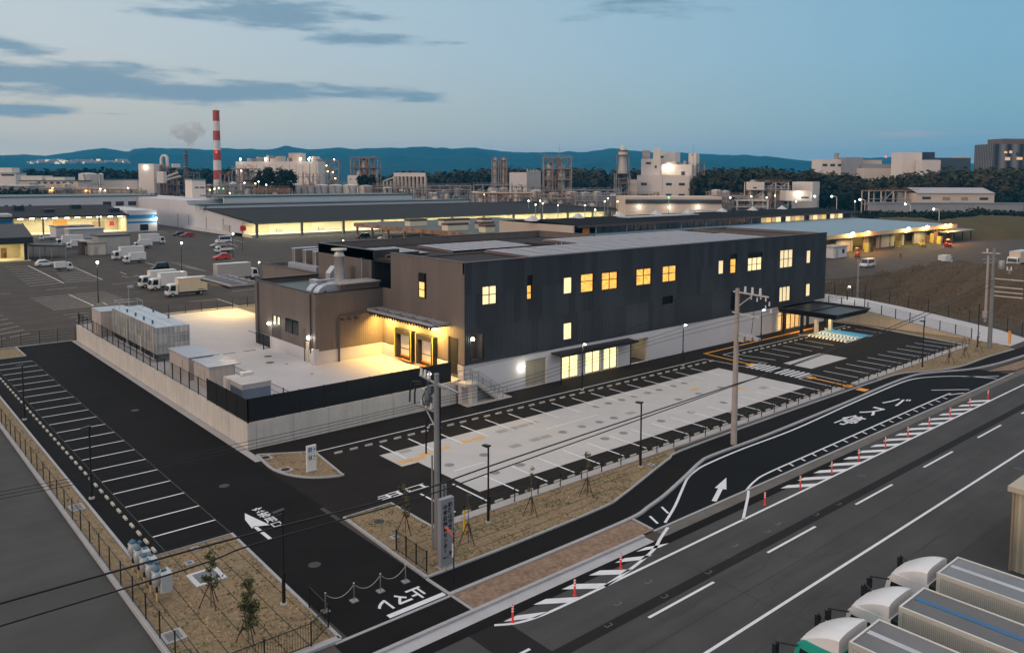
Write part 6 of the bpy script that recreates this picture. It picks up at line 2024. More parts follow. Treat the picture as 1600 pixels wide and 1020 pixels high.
def person(label, loc, rz, topc, legc, sc_=1.0):
    """continuous skinned figure"""
    J = [((0, 0, .95), .13), ((0, 0, 1.2), .14), ((0, 0, 1.42), .13), ((0, 0, 1.5), .055), ((0, .02, 1.62), .10), ((0, .02, 1.72), .075),
         ((-.1, 0, .9), .085), ((-.11, .08, .5), .06), ((-.11, .0, .09), .045), ((-.11, .14, .05), .035),
         ((.1, 0, .9), .085), ((.11, -.1, .5), .06), ((.11, -.2, .1), .045), ((.11, -.07, .05), .035),
         ((-.2, 0, 1.40), .06), ((-.25, .03, 1.13), .042), ((-.23, .16, .9), .035), ((.2, 0, 1.40), .06), ((.25, -.05, 1.13), .042), ((.23, .06, .9), .035)]
    E_ = [(0, 1), (1, 2), (2, 3), (3, 4), (4, 5), (0, 6), (6, 7), (7, 8), (8, 9), (0, 10), (10, 11), (11, 12), (12, 13), (2, 14), (14, 15), (15, 16), (2, 17), (17, 18), (18, 19)]
    me = bpy.data.meshes.new('person')
    me.from_pydata([j[0] for j in J], E_, [])
    o = bpy.data.objects.new('person', me)
    COL.objects.link(o)
    sk = o.modifiers.new('skin', 'SKIN')
    for i, (_, r) in enumerate(J):
        me.skin_vertices[0].data[i].radius = (r, r)
    me.skin_vertices[0].data[0].use_root = True
    o.modifiers.new('sub', 'SUBSURF').levels = 1
    dg = bpy.context.evaluated_depsgraph_get()
    m2 = bpy.data.meshes.new_from_object(o.evaluated_get(dg))
    o.modifiers.clear()
    o.data = m2
    m2.materials.clear()
    for mm in (topc, legc, mat('skin_tone', (.45, .28, .2), .6) if 'skin_tone' not in bpy.data.materials else bpy.data.materials['skin_tone']):
        m2.materials.append(mm)
    for p in m2.polygons:
        z = p.center.z
        p.material_index = 2 if z > 1.5 or (abs(p.center.x) > .2 and z < .95) else (0 if z > .92 else 1)
        p.use_smooth = True
    o.location = loc
    o.rotation_euler = (0, 0, rz)
    return tag(o, label, 'person')


M_CLOTH = mat('dark_cloth', (.02, .02, .025), .9)
p_ = pt(8, 405); person('person in dark clothes walking past the lit hall at the far left', (p_.x, p_.y, .15), 1.2, M_CLOTH, M_CLOTH)
p_ = pt(1407, 404.5); person('small dark figure standing beyond the crest of the mound', (p_.x, p_.y, 0), .3, M_CLOTH, M_CLOTH)

# ================================================================ warehouses of the left
M_WHW = mat('warehouse_white', (.46, .46, .48), .7, 0, .05, .1, .03, 2)
M_WHC = mat('warehouse_cream', (.55, .50, .36), .7, 0, .05, .1, .03, 2)
M_DROOF = ribbed('warehouse_roof', (.034, .034, .036), 1.2, .8, .0, .05, .2, None, .08, .06, 'x')
M_TEALT = mat('teal_trim', (.03, .075, .075), .5)
M_OLIVE = mat('olive_fascia', (.10, .13, .07), .6)
M_BAND = mat('blue_band', (.01, .18, .38), .5)
M_CONC2 = mat('plinth_concrete', (.36, .34, .31), .9, 0, .1)
P_TUBE = emit('tube_light', (1.0, .93, .72), 20)

t_ = thing('lit_warehouse', 'low warehouse at left with brightly lit cream loading hall and blue-striped end walls', 'building', (46, 303, 0))
m_ = MB(); m_.box(-90, 0, 0, 1.2, 40, 7.3); m_.box(36, 0, 0, 46, 40, 7.6); m_.build('end_wall', M_WHW, t_)
m_ = MB()
for z0, z1 in ((4.6, 6.0), (3.0, 3.7)):
    m_.box(-90, -.03, z0 - .6, 1.2, 0, z1 - .6); m_.box(36, -.03, z0, 46, 0, z1)
m_.build('blue_stripe', M_BAND, t_)
m_ = MB(); m_.box(1.2, 12, 0, 36, 12.4, 7.0); m_.box(1.2, 0, 0, 1.5, 12, 6); m_.box(35.7, 0, 0, 36, 12, 6); m_.box(1.5, 0, -.1, 35.7, 12, .35); m_.build('hall_wall', M_WHC, t_)
m_ = MB(); m_.profile([(-1.5, 5.9), (-1.5, 6.3), (26, 9.0), (40, 8.0), (40, 7.6), (26, 8.4)], 'x', -90, 36.3); m_.build('roof', M_DROOF, t_)
for x in (9.5, 26.5):
    m_ = MB(); m_.box(x, -1, 0, x + .5, -.5, 6.0); m_.build('column', mat('column_grey', (.18, .18, .17), .6), t_)
m_ = MB(); m_.box(15, 11.9, .35, 19.5, 12, 4.0); m_.build('orange_door', mat('door_orange', (.75, .28, .02), .6), t_)
m_ = MB(); m_.box(27.5, 11.9, .35, 31.5, 12, 3.4); m_.build('dock_door', mat('door_tan', (.40, .30, .18), .6), t_)
m_ = MB(); m_.box(33.2, 11.85, 1.8, 34.6, 12, 3.4); m_.build('red_board', mat('board_red', (.7, .02, .02), .5), t_)
m_ = MB(); m_.box(40.2, -.06, .4, 43, -.03, 2.6); m_.build('wall_window', M_GLASS, t_)
for i in range(10):
    m_ = MB(); m_.box(3 + i * 3.4, 1.2 + (i % 2) * .8, 5.45, 4.4 + i * 3.4, 1.6 + (i % 2) * .8, 5.6); m_.build('tube_lamp', P_TUBE, t_)
lamp_area('hall_light', (18.5, 5, 5.3), 32, 6, 5200, (1.0, .86, .55), parent=t_)
m_ = MB(); m_.sphere((45.6, -.6, 4.6), .35); m_.build('corner_lamp', M_LAMPC, t_)
lamp_point('corner_light', (45.6, -1.4, 4.4), 600, (1, .95, .8), .3, t_)
for x, y in ((12, 8), (22, 16), (32, 5), (4, 14)):
    m_ = MB(); m_.box(x, y, 7.0, x + 3, y + 3, 9.4 if y > 10 else 8.3); m_.build('roof_unit', M_TRIM, t_)

t_ = thing('office_block', 'long white two-storey building with a row of dark windows behind the lit warehouse', 'building', (30, 371, 0))
m_ = MB(); m_.box(-120, 0, 0, 83, 40, 11.0); m_.build('wall', M_WHW, t_)
m_ = MB(); m_.box(-120, -.3, 11.0, 83.3, 40, 11.3); m_.build('roof_edge', M_TEALT, t_)
for i in range(26):
    m_ = MB(); m_.box(-34 + i * 2.7, -.08, 5.9, -32.9 + i * 2.7, 0, 8.0); m_.build('window', M_GLASS, t_)
for i in range(4):
    m_ = MB(); m_.box(61 + i * 5.0, -.08, 7.0, 64.2 + i * 5.0, 0, 8.8); m_.build('window', M_GLASS, t_)
t_ = thing('shop_building', 'small dark-roofed building at the left edge with a warm lit open front and side awning', 'building', (36.6, 216, 0))
m_ = MB(); m_.box(-40, 8, 0, 0, 8.4, 4.2); m_.box(-.6, 0, 0, 0, 8.4, 4.2); m_.box(-40, -1, -.1, .3, 8, .2); m_.build('wall', M_WHC, t_)
m_ = MB(); m_.profile([(-1.5, 4.1), (-1.5, 5.6), (10, 8.2), (22, 5.6), (22, 4.4), (10, 6.4)], 'x', -40, .8); m_.build('roof', mat('shop_roof', (.016, .018, .022), .6, 0, .1), t_)
m_ = MB(); m_.box(-.9, -.6, 0, -.3, 0, 4.3); m_.build('pillar', M_TRIM, t_)
m_ = MB(); m_.box(-4.4, 7.9, .2, -3.2, 8, 2.6); m_.build('door', mat('door_wood', (.2, .12, .05), .6), t_)
m_ = MB(); m_.box(-9, 1, .2, -6.6, 2.4, 1.3); m_.build('counter', M_WHW, t_)
m_ = MB(); m_.profile([(.8, 3.2), (8.2, 2.7), (8.2, 3.0), (.8, 3.6)], 'y', 1, 9); a_ = m_.build('awning', mat('awning_dark', (.03, .033, .036), .6), t_)
for x in (2.5, 5, 8):
    for y in (1.2, 8.8):
        m_ = MB(); m_.bar((x, y, 0), (x, y, 2.9), .12); m_.build('awning_post', M_CONC2, a_)
lamp_area('shop_light', (-8, 3.6, 4.0), 12, 4, 900, (1.0, .80, .38), parent=t_)
# sheds in the middle of the lot
def shed(name, label, px, py, w, d, h, wm, rm, rz=0.0, door=True, grp='small sheds in the back lot'):
    p = pt(px, py)
    t = thing(name, label, 'shed', (p.x, p.y, 0), rz, grp)
    m = MB(); m.box(0, 0, 0, w, d, h); m.build('wall', wm, t)
    m = MB(); m.box(-.25, -.25, h, w + .25, d + .25, h + .22); m.build('roof', rm, t)
    if door:
        m = MB(); m.box(w * .25, -.05, .05, w * .25 + 1.0, 0, 2.1); m.build('door', M_BOXG, t)
    return t


shed('lot_shed', 'low grey shed with dark roof before the orange doorway', 88, 372, 11, 9, 3.4, M_WHW, M_TRIM)
shed('lot_shed', 'pale shed with flat white roof and lamps right of the low grey shed', 108, 374, 10, 6, 3.0, mat('shed_pale', (.36, .35, .35), .7), M_WHW)
shed('lot_shed', 'large plain concrete shed beside the long white truck', 154, 398, 7.5, 6, 4.6, M_CONC2, M_TRIM)
shed('lot_shed', 'brown timber shed at the corner of the concrete shed', 128, 398, 3.0, 4, 3.2, mat('timber_brown', (.11, .065, .045), .8), M_CONC2)
shed('lot_shed', 'small cream cabin in front of the concrete shed', 141, 399, 3.6, 2.6, 3.0, mat('cabin_cream', (.52, .46, .36), .7), M_CONC2)
# red notice boards on posts
for px, py, lb in ((379, 391, 'red board on a thin post before the lit dock bays'),):
    p = pt(px, py)
    t = thing('notice_board', lb, 'board', (p.x, p.y, 0))
    m = MB(); m.tube([(0, 0, 0), (0, 0, 6.4)], .07, 6); m.build('post', M_POLE, t)
    m = MB(); m.box(-.5, -.05, 5.2, 1.1, .05, 6.6); m.build('board', bpy.data.materials['board_red'], t)

# big dock warehouse
t_ = thing('dock_warehouse', 'wide white warehouse with dark roof and a long row of brightly lit dock bays', 'building', (105, 250, 0))
XE = 175
m_ = MB(); m_.box(0, 8, 1.0, .4, 60, 5.2); m_.box(0, 0, 4.6, .4, 8, 5.2); m_.add([(0, 0, 5.2), (0, 41, 8.0), (0, 41, 5.2)], [(0, 2, 1)]); m_.box(0, 41, 5.21, .4, 60, 9.6); m_.box(0, 60, 0, 18, 160, 10.6); m_.box(-1.2, 14, 0, -.01, 60, 1.0); m_.build('side_wall', M_WHW, t_)
m_ = MB(); m_.box(.4, 7.5, 0, XE, 8, 5.2); m_.box(.0, 0, 0, XE, 8, 1.0); m_.build('dock_wall', M_WHC, t_)
m_ = MB(); m_.profile([(-3, 5.0), (-3, 5.3), (41, 8.2), (41, 7.9), (0, 4.9)], 'x', -.6, XE + 1); m_.build('roof', M_DROOF, t_)
m_ = MB(); m_.box(-.65, -3.1, 4.55, XE + 1, -2.9, 5.25); m_.build('fascia', M_OLIVE, t_)
zb = lambda px, py, Y: ony(px, py, Y).z
m_ = MB(); m_.box(ony(311, 320, 291).x - 105, 41, 7.5, ony(733, 320, 291).x - 105, 42, zb(520, 317, 291)); m_.box(ony(350, 310, 301).x - 105, 51, 9, ony(644, 310, 301).x - 105, 52, zb(500, 306.3, 301)); m_.build('clerestory', M_WHW, t_)
m_ = MB(); m_.box(ony(311, 320, 291).x - 105.5, 40.7, zb(520, 317, 291), ony(733, 320, 291).x - 104.5, 51, zb(520, 317, 291) + .35); m_.box(ony(350, 310, 301).x - 105.5, 50.7, zb(500, 306.3, 301), ony(644, 310, 301).x - 104.5, 75, zb(500, 306.3, 301) + .4); m_.build('upper_roof', M_TEALT, t_)
for i in range(11):
    x = 1 + i * 15.6
    m_ = MB(); m_.box(x, -1.0, 0, x + .7, -.3, 4.8); m_.build('column', mat('dock_column', (.13, .14, .13), .6) if i == 0 else bpy.data.materials['dock_column'], t_)
    m_ = MB(); m_.box(x + 4, 7.35, 1.0, x + 8.2, 7.5, 3.9); m_.build('dock_door', mat('dock_door_cream', (.50, .42, .26), .6) if i == 0 else bpy.data.materials['dock_door_cream'], t_)
    m_ = MB(); m_.box(x + 4.3, 7.2, 3.95, x + 7.9, 7.45, 4.35); m_.build('door_sign', M_TRIM if i % 2 else M_BAND, t_)
    m_ = MB(); m_.box(x + 2, 2.5, 4.6, x + 13, 2.8, 4.75); m_.build('tube_lamp', P_TUBE, t_)
    m_ = MB(); m_.box(x + 10.5, 6.9, 1.0, x + 12.6, 7.4, 2.1); m_.build('dock_rack', M_BOXG, t_)
for i in range(5):
    lamp_area('dock_light', (17 + i * 35, 2.2, 4.55), 32, 3, 5000, (1.0, .90, .58), parent=t_)
m_ = MB()
for y in (24, 40, 58, 70):
    m_.tube([(-.15, y, 0), (-.15, y, 5.2)], .12, 6)
m_.box(-.4, 18, 1.0, -.02, 24, 3.2); m_.build('wall_pipe', M_CONC2, t_)

# rusty flat shed
M_RUST = mat('rust_steel', (.22, .11, .06), .85, .2, .35, .5, .25, 3, 0, .3, (.30, .20, .14))
t_ = thing('rusty_shed', 'long flat open shed with rusty edge beams and box skylights behind the main building', 'shed', (135.5, 150, 0))
m_ = MB(); m_.box(0, 0, 4.0, 62, 88, 4.35); m_.build('roof', mat('shed_roof_green', (.06, .075, .075), .7, 0, .1, .1), t_)
m_ = MB()
m_.box(-.4, 0, 3.2, -.01, 88, 4.4)
m_.box(0, 88, 3.2, 62, 88.4, 4.4); m_.build('edge_beam', M_RUST, t_)
for i in range(9):
    m_ = MB(); m_.box(-.3, 73 - i * 9.5 + 13, 0, .3, 73.6 - i * 9.5 + 13, 3.2); m_.build('post', M_RUST, t_)
sk = [(654, 353, 4.4, 3), (714, 352, 8.4, 3), (716, 360, 5.4, 3), (761, 351, 1.6, 3), (762, 358, 3, 3), (766, 363, 1.4, 3)]
for px, py, w, h in sk:
    p = pt(px, py, 4.35)
    m_ = MB(); m_.box(p.x - 135.5 - w / 2 - 1, p.y - 150, 4.35, p.x - 135.5 + w / 2 + 1, p.y - 150 + 3, 5.9); s_ = m_.build('skylight', M_WHC, t_)
    m_ = MB(); m_.box(p.x - 135.5 - w / 2 - 1.1, p.y - 150.1, 5.9, p.x - 135.5 + w / 2 + 1.1, p.y - 150 + 3.1, 6.5); m_.build('skylight_cap', mat('cap_brown', (.09, .05, .045), .7) if px == 654 else bpy.data.materials['cap_brown'], s_)

# long glazed hall with pyramids
t_ = thing('glazed_hall', 'long low hall with black roof and white pyramid skylights behind the main building', 'building', (140, 139.5, 0.6))
M_BEIGEW = mat('beige_wall', (.40, .33, .27), .8, 0, .05, .2)
m_ = MB(); m_.box(0, 0, 0, .5, 28, 7.4); m_.box(0, 28, 0, 144, 28.4, 7.4); m_.box(1.0, 1, 0, 144, 1.4, 3.9); m_.box(143.5, 1, 0, 144, 28, 7); m_.build('wall', M_BEIGEW, t_)
m_ = MB(); m_.profile([(-1, 7.1), (-1, 7.4), (15, 8.3), (28.6, 7.4), (28.6, 7.1), (15, 7.9)], 'x', .5, 144.4); m_.build('roof', mat('hall_roof_black', (.011, .011, .012), .9, 0, .15, .1, .06, 3, 0, .04), t_)
m_ = MB(); m_.box(.5, -1.05, 6.9, 144.4, -.95, 7.45); m_.build('eave', mat('eave_brown', (.07, .04, .035), .6), t_)
for i in range(46):
    x = 9 + i * 2.9
    lit = 24 < i < 44 and i % 5 != 0
    m_ = MB(); m_.box(x + .1, .9, 4.0, x + 2.75, 1.0, 6.8); m_.build('glazing', (P_PALE if i % 3 else P_SIDE) if lit and i % 2 else (P_DIM if lit else mat('hall_glass', (.03, .05, .055), .15) if i == 0 else bpy.data.materials['hall_glass']), t_)
    if i % 4 == 0:
        m_ = MB(); m_.box(x - .15, .7, 0, x + .1, 1.0, 7.0); m_.build('mullion', M_WHW, t_)
m_ = MB(); m_.box(.6, .8, 3.2, 143.5, .95, 3.95); m_.build('sill_band', M_WHW, t_)
m_ = MB(); m_.box(4.2, .8, 3.5, 6.6, 1.0, 6.6); m_.build('orange_panel', bpy.data.materials['door_orange'], t_)
for px, py in ((832, 343), (903, 341), (968, 337), (1025, 334), (1075, 333), (1128, 331), (1176, 329), (1222, 327)):
    p = ony(px, py, 154.5)
    m_ = MB(); x, y = p.x - 140, 15; s = 1.6
    m_.add([(x - s, y - s, 8.0), (x + s, y - s, 8.0), (x + s, y + s, 8.0), (x - s, y + s, 8.0), (x, y, 9.6)], [(0, 1, 4), (1, 2, 4), (2, 3, 4), (3, 0, 4)]); m_.build('pyramid_skylight', M_WHW, t_)
m_ = MB(); m_.box(30, 8, 8.05, 62, 13, 8.3); m_.box(75, 20, 8.35, 95, 25, 8.5); m_.build('roof_light', mat('roof_light_pale', (.30, .31, .33), .5), t_)

# blue-roofed warehouse
t_ = thing('blue_roofed_warehouse', 'low warehouse with pale blue roof, open bays and orange eave lamps at right', 'building', (150, 104, 0))
m_ = MB(); m_.profile([(-.6, 4.9), (-.6, 5.15), (40, 5.9), (40, 5.5)], 'x', -30, 130); m_.build('roof', mat('blue_roof', (.14, .22, .28), .5, .1, .06, .05), t_)
m_ = MB(); m_.box(-30, -.75, 4.1, 130, -.6, 5.2); m_.build('fascia', mat('fascia_cream', (.36, .29, .20), .7, 0, .1), t_)
m_ = MB(); m_.box(-30, 9, 0, 130, 9.4, 5); m_.box(-30, 40, 0, 130, 40.3, 5); m_.build('wall', mat('bay_wall', (.22, .17, .10), .8, 0, .2, .3), t_)
for i in range(10):
    x = 47 + i * 8
    m_ = MB(); m_.box(x, 1.5, 0, x + (2.6 if i % 2 else 1.2), 2.0, 4.4); m_.build('pier', mat('pier_grey', (.26, .25, .22), .8, 0, .15) if i == 0 else bpy.data.materials['pier_grey'], t_)
    if i % 3 == 1:
        m_ = MB(); m_.box(x + 2.6, 1.7, 0, x + 8, 1.9, 4.3); m_.build('bay_shutter', M_CONC2, t_)
    elif i % 3 == 0:
        m_ = MB(); m_.box(x + 2, 8.0, .5, x + 6, 8.9, 3.4); m_.build('bay_rack', M_CRATEY, t_)
for i, (px, py, o) in enumerate(((1332, 361, 0), (1356, 359, 1), (1419, 354.5, 0), (1448, 352.5, 0), (1477, 349, 1), (1484, 348, 1))):
    p = ony(px, py, 102.9)
    m_ = MB(); m_.sphere((p.x - 150, -1.3, 5.2), .42); m_.bar((p.x - 150, -.7, 5.3), (p.x - 150, -1.3, 5.35), .1); m_.build('eave_lamp', M_LAMPO if o else emit('lamp_yellow', (1.0, .78, .25), 16) if i == 0 else (M_LAMPO if o else bpy.data.materials['lamp_yellow']), t_)
    lamp_point('eave_light', (p.x - 150, -2.2, 4.9), 3600 if o else 2600, (1.0, .36, .07) if o else (1.0, .72, .25), .4, t_)
for x in (58, 83, 107):
    lamp_area('bay_light', (x, 5.5, 4.2), 6, 3, 420, (1.0, .72, .2), parent=t_)
p_ = pt(1494, 377)
t_ = thing('open_shed', 'open lean-to shed with grey roof beside the crate stacks', 'shed', (p_.x, p_.y, 0))
m_ = MB(); m_.profile([(-1, 3.1), (9, 3.5), (9, 3.7), (-1, 3.3)], 'x', -11, 13); m_.build('roof', mat('lean_roof', (.17, .17, .18), .6), t_)
for x in (-10, -2, 5, 12):
    m_ = MB(); m_.bar((x, 0, 0), (x, 0, 3.2), .25); m_.build('post', M_TRIM, t_)
m_ = MB(); m_.box(-11, 8, 0, 13, 8.3, 3.4); m_.box(3, 4, 0, 8, 4.3, 3.0); m_.build('wall', M_CONC2, t_)
# ================================================================ industrial skyline
RH = Vector((math.cos(YAW), -math.sin(YAW), 0))
FH = Vector((math.sin(YAW), math.cos(YAW), 0))
M_PLW = mat('plant_white', (.60, .54, .49), .8, 0, .06, .05, .03, 1)
M_PLB = mat('plant_beige', (.52, .43, .36), .8, 0, .06, .05, .03, 1)
M_PLG = mat('plant_grey', (.26, .26, .27), .7, .2, .12, .1)
M_TANKS = ribbed('tank_steel', (.36, .33, .30), 3.2, .5, .45, .02, .12, None, .12, .4, 'z')
M_TANKP = mat('tank_pale', (.48, .45, .42), .6, .1, .12, .15)
M_REDP = mat('oxide_red', (.30, .085, .05), .7, 0, .15, .2)
M_PIPEO = mat('pipe_rusty', (.25, .15, .10), .7, .2, .25, .3)
M_WIN = mat('far_window', (.035, .037, .042), .3)
M_CH_R = mat('chimney_red', (.36, .055, .04), .7, 0, .06, .05)
M_CH_W = mat('chimney_white', (.58, .55, .52), .7, 0, .06, .05)


class Far:
    """axis-turned block seen with two faces: pixel columns x0 | xm | x1, roof row ytop, at distance D"""
    def __init__(s, name, label, cat, x0, xm, x1, ytop, D, al=32, wm=None, rm=None, grp=None, ybot=None, dL=None):
        a = math.radians(al)
        C = pdep(xm, ytop, D)
        s.z = C.z
        s.dR = RH * math.cos(a) + FH * math.sin(a)
        s.dL = -RH * math.sin(a) + FH * math.cos(a)
        s.C = Vector((C.x, C.y, 0))
        s.sR = s.solve(s.dR, x1) if x1 > xm else 12.0
        s.sR = s.sR if .5 < s.sR < 150 else 12.0
        s.sL = s.solve(s.dL, x0) if x0 < xm else (dL or 12.0)
        if dL:
            s.sL = dL
        s.z0 = 0 if ybot is None else pdep(xm, ybot, D).z
        s.t = thing(name, label, cat, s.C, 0, grp)
        s.al = a
        m = MB()
        P = [Vector((0, 0, 0)), s.dR * s.sR, s.dR * s.sR + s.dL * s.sL, s.dL * s.sL]
        m.prism([(p.x, p.y) for p in P], s.z0, s.z)
        m.build('wall', wm or M_PLW, s.t)
        if rm:
            m = MB(); e = .4
            Q = [(-s.dR - s.dL) * e, s.dR * (s.sR + e) - s.dL * e, s.dR * (s.sR + e) + s.dL * (s.sL + e), s.dL * (s.sL + e) - s.dR * e]
            m.prism([(p.x, p.y) for p in Q], s.z, s.z + .5); m.build('roof', rm, s.t)

    def solve(s, d, px):
        v = s.C - Vector((0, 0, CAMH)) + Vector((0, 0, s.z))
        v.z = s.z - CAMH
        k = (px - 800) / FPX
        return (k * v.dot(FWD) - v.dot(RIGHT)) / (d.dot(RIGHT) - k * d.dot(FWD))

    def zof(s, py, D=None):
        return pdep(800, py, (s.C.dot(FH))).z

    def win(s, face, u0, u1, z0, z1, m=None, name='window', out=.12):
        d, n, L = (s.dR, -s.dL, s.sR) if face == 'R' else (s.dL, -s.dR, s.sL)
        mb = MB()
        a, c = d * (u0 * L), d * (u1 * L)
        q = [a, c, c + n * out, a + n * out]
        mb.prism([(p.x, p.y) for p in q], z0, z1)
        return mb.build(name, m or M_WIN, s.t)

    def top(s, u0, u1, v0, v1, h, m=None, name='roof_block', zb=None):
        mb = MB()
        q = [s.dR * s.sR * a + s.dL * s.sL * b for a, b in ((u0, v0), (u1, v0), (u1, v1), (u0, v1))]
        zb = s.z if zb is None else zb
        mb.prism([(p.x, p.y) for p in q], zb, zb + h)
        return mb.build(name, m or M_PLW, s.t)

    def lamp(s, face, u, z, power=900, r=.6, m=None):
        d, n, L = (s.dR, -s.dL, s.sR) if face == 'R' else (s.dL, -s.dR, s.sL)
        p = d * (u * L) + n * .8 + Vector((0, 0, z))
        mb = MB(); mb.sphere(p, r, n=8, m=5); mb.build('wall_lamp', m or M_LAMPC, s.t)
        if power:
            lamp_point('wall_light', p + n * 1.5, power, (1, .9, .68), r, s.t)


def rig(name, label, x0, x1, ytop, D, levels, depth=8, seed=1, m=None, ybot=None, pipes=6, vessels=2, stair=True, cat='process tower', grp='process towers of the plant', brace=True):
    """open steel structure: columns, decks, braces, vessels and risers"""
    r = random.Random(seed)
    A, B = pdep(x0, ytop, D), pdep(x1, ytop, D)
    zt = (A.z + B.z) / 2
    z0 = 0 if ybot is None else pdep((x0 + x1) / 2, ybot, D).z
    o = Vector((A.x, A.y, 0))
    w = (Vector((B.x, B.y, 0)) - o)
    W_ = w.length
    u = w.normalized()
    v = Vector((-u.y, u.x, 0))
    if v.dot(FH) < 0:
        v = -v
    t = thing(name, label, cat, o, 0, grp)
    m = m or M_PLG
    P = lambda a, b_, z: u * a + v * b_ + Vector((0, 0, z))
    nb = max(2, int(W_ / 5) + 1)
    cs = MB()
    for i in range(nb):
        for b_ in (0, depth):
            cs.bar(P(W_ * i / (nb - 1), b_, z0), P(W_ * i / (nb - 1), b_, zt), .45)
    if brace:
        for l in range(levels):
            za, zb_ = z0 + (zt - z0) * l / levels, z0 + (zt - z0) * (l + 1) / levels
            for i in range(nb - 1):
                if r.random() < .6:
                    cs.bar(P(W_ * i / (nb - 1), 0, za), P(W_ * (i + 1) / (nb - 1), 0, zb_), .22)
    cs.build('steel_frame', m, t)
    dk = MB()
    for l in range(1, levels + 1):
        z = z0 + (zt - z0) * l / levels
        dk.prism([(p.x, p.y) for p in (P(-.4, -.4, 0), P(W_ + .4, -.4, 0), P(W_ + .4, depth + .4, 0), P(-.4, depth + .4, 0))], z - .3, z)
        for zz in (.55, 1.1):
            dk.bar(P(-.4, -.4, z + zz), P(W_ + .4, -.4, z + zz), .1)
        for i in range(nb * 2):
            a = W_ * i / (nb * 2 - 1)
            dk.bar(P(a, -.4, z), P(a, -.4, z + 1.1), .08)
    dk.build('deck', M_PIPEO if seed % 2 else m, t)
    for k in range(vessels):
        a, b_ = W_ * (k + .6) / (vessels + .2) * .92, depth * r.uniform(.3, .6)
        rr = min(W_ * .14, 2.0)
        zv = z0 + (zt - z0) * r.choice((.05, .2, .4))
        ze = zv + (zt - z0) * r.uniform(.3, .6)
        vs = MB(); c = P(a, b_, 0); vs.lathe([(rr * .3, zv), (rr, zv + rr * .5), (rr, ze), (rr * .5, ze + rr * .6), (.05, ze + rr * .7)], c.x, c.y, 12); vs.build('vessel', M_TANKP if k % 2 else M_TANKS, t)
    pp = MB()
    for k in range(pipes):
        a = W_ * r.random()
        b_ = r.uniform(-.8, depth)
        z1 = z0 + (zt - z0) * r.uniform(.5, 1.08)
        pp.tube([P(a, b_, z0), P(a, b_, z1), P(min(W_, a + r.uniform(-3, 3)), b_, z1 + .3)], r.uniform(.14, .32), 6)
    for k in range(pipes // 2):
        z = z0 + (zt - z0) * r.random()
        pp.tube([P(-1, -.6, z), P(W_ + 1, -.6, z)], r.uniform(.12, .25), 6)
    pp.build('pipework', M_PIPEO if seed % 3 == 0 else M_PLG, t)
    if stair:
        st = MB()
        for l in range(levels):
            za, zb_ = z0 + (zt - z0) * l / levels, z0 + (zt - z0) * (l + 1) / levels
            x_a, x_b = (W_ * .35, W_ * .65) if l % 2 else (W_ * .65, W_ * .35)
            st.bar(P(x_a, -1.2, za), P(x_b, -1.2, zb_), .6, .2); st.bar(P(x_a, -1.5, za + 1), P(x_b, -1.5, zb_ + 1), .1)
        st.build('stair', M_REDP, t)
    return t


def tank(label, x0, x1, ytop, D, m=None, cap=.25, ybot=None, band=None, grp='storage tanks of the plant', name='storage_tank', flat=False):
    A = pdep((x0 + x1) / 2, ytop, D)
    rr = (x1 - x0) / 2 / FPX * D * 1.04
    z0 = 0 if ybot is None else pdep((x0 + x1) / 2, ybot, D).z
    t = thing(name, label, 'tank', (A.x, A.y, z0), 0, grp)
    h = A.z - z0
    b = MB(); b.lathe([(rr, 0), (rr, h - rr * cap)], 0, 0, 24); b.build('shell', m or M_TANKP, t)
    b = MB(); b.lathe([(rr + .05, h - rr * cap), (rr * .7, h - rr * cap * .35), (.1, h)], 0, 0, 24); b.build('top', band or m or M_TANKP, t)
    b = MB()
    for k in range(2):
        z = h * (.35 + .3 * k)
        b.lathe([(rr + .06, z), (rr + .12, z + .15), (rr + .06, z + .3)], 0, 0, 24)
    pts = [(-math.sin(a) * (rr + .3), -math.cos(a) * (rr + .3), h * .97 * k / 9) for k, a in enumerate([-.2 + .9 * j / 9 + (PI / 2 - YAW) * 0 for j in range(10)])]
    b.tube(pts, .22, 5, cap=False)
    b.build('hoop', M_PIPEO, t)
    return t


# chimney with aviation bands
cb = pdep(337.5, 174, 500)
t_ = thing('chimney', 'tall red and white banded factory chimney', 'chimney', (cb.x, cb.y, 0))
edges = [174, 189.5, 204.5, 219.5, 235, 250.5, 266, 281, 320]
for i in range(8):
    za, zb_ = pdep(337, edges[i + 1], 500).z if i < 7 else 0, pdep(337, edges[i], 500).z
    ra = lambda z: 1.95 + (61 - z) / 61 * .75
    m_ = MB(); m_.lathe([(ra(za), za), (ra(zb_), zb_)], 0, 0, 24); m_.build('band', M_CH_W if i % 2 else M_CH_R, t_)
zt = cb.z
m_ = MB(); m_.lathe([(2.1, zt), (2.1, zt + .5), (1.6, zt + .5)], 0, 0, 24); m_.tube([(0, 0, zt), (0, 0, zt + 2.2)], .12, 6); m_.build('rim', M_CH_R, t_)
m_ = MB(); m_.sphere((-1.2, -2.1, pdep(337, 238, 500).z), .5); m_.build('beacon', emit('beacon_red', (1, .03, .03), 5), t_)
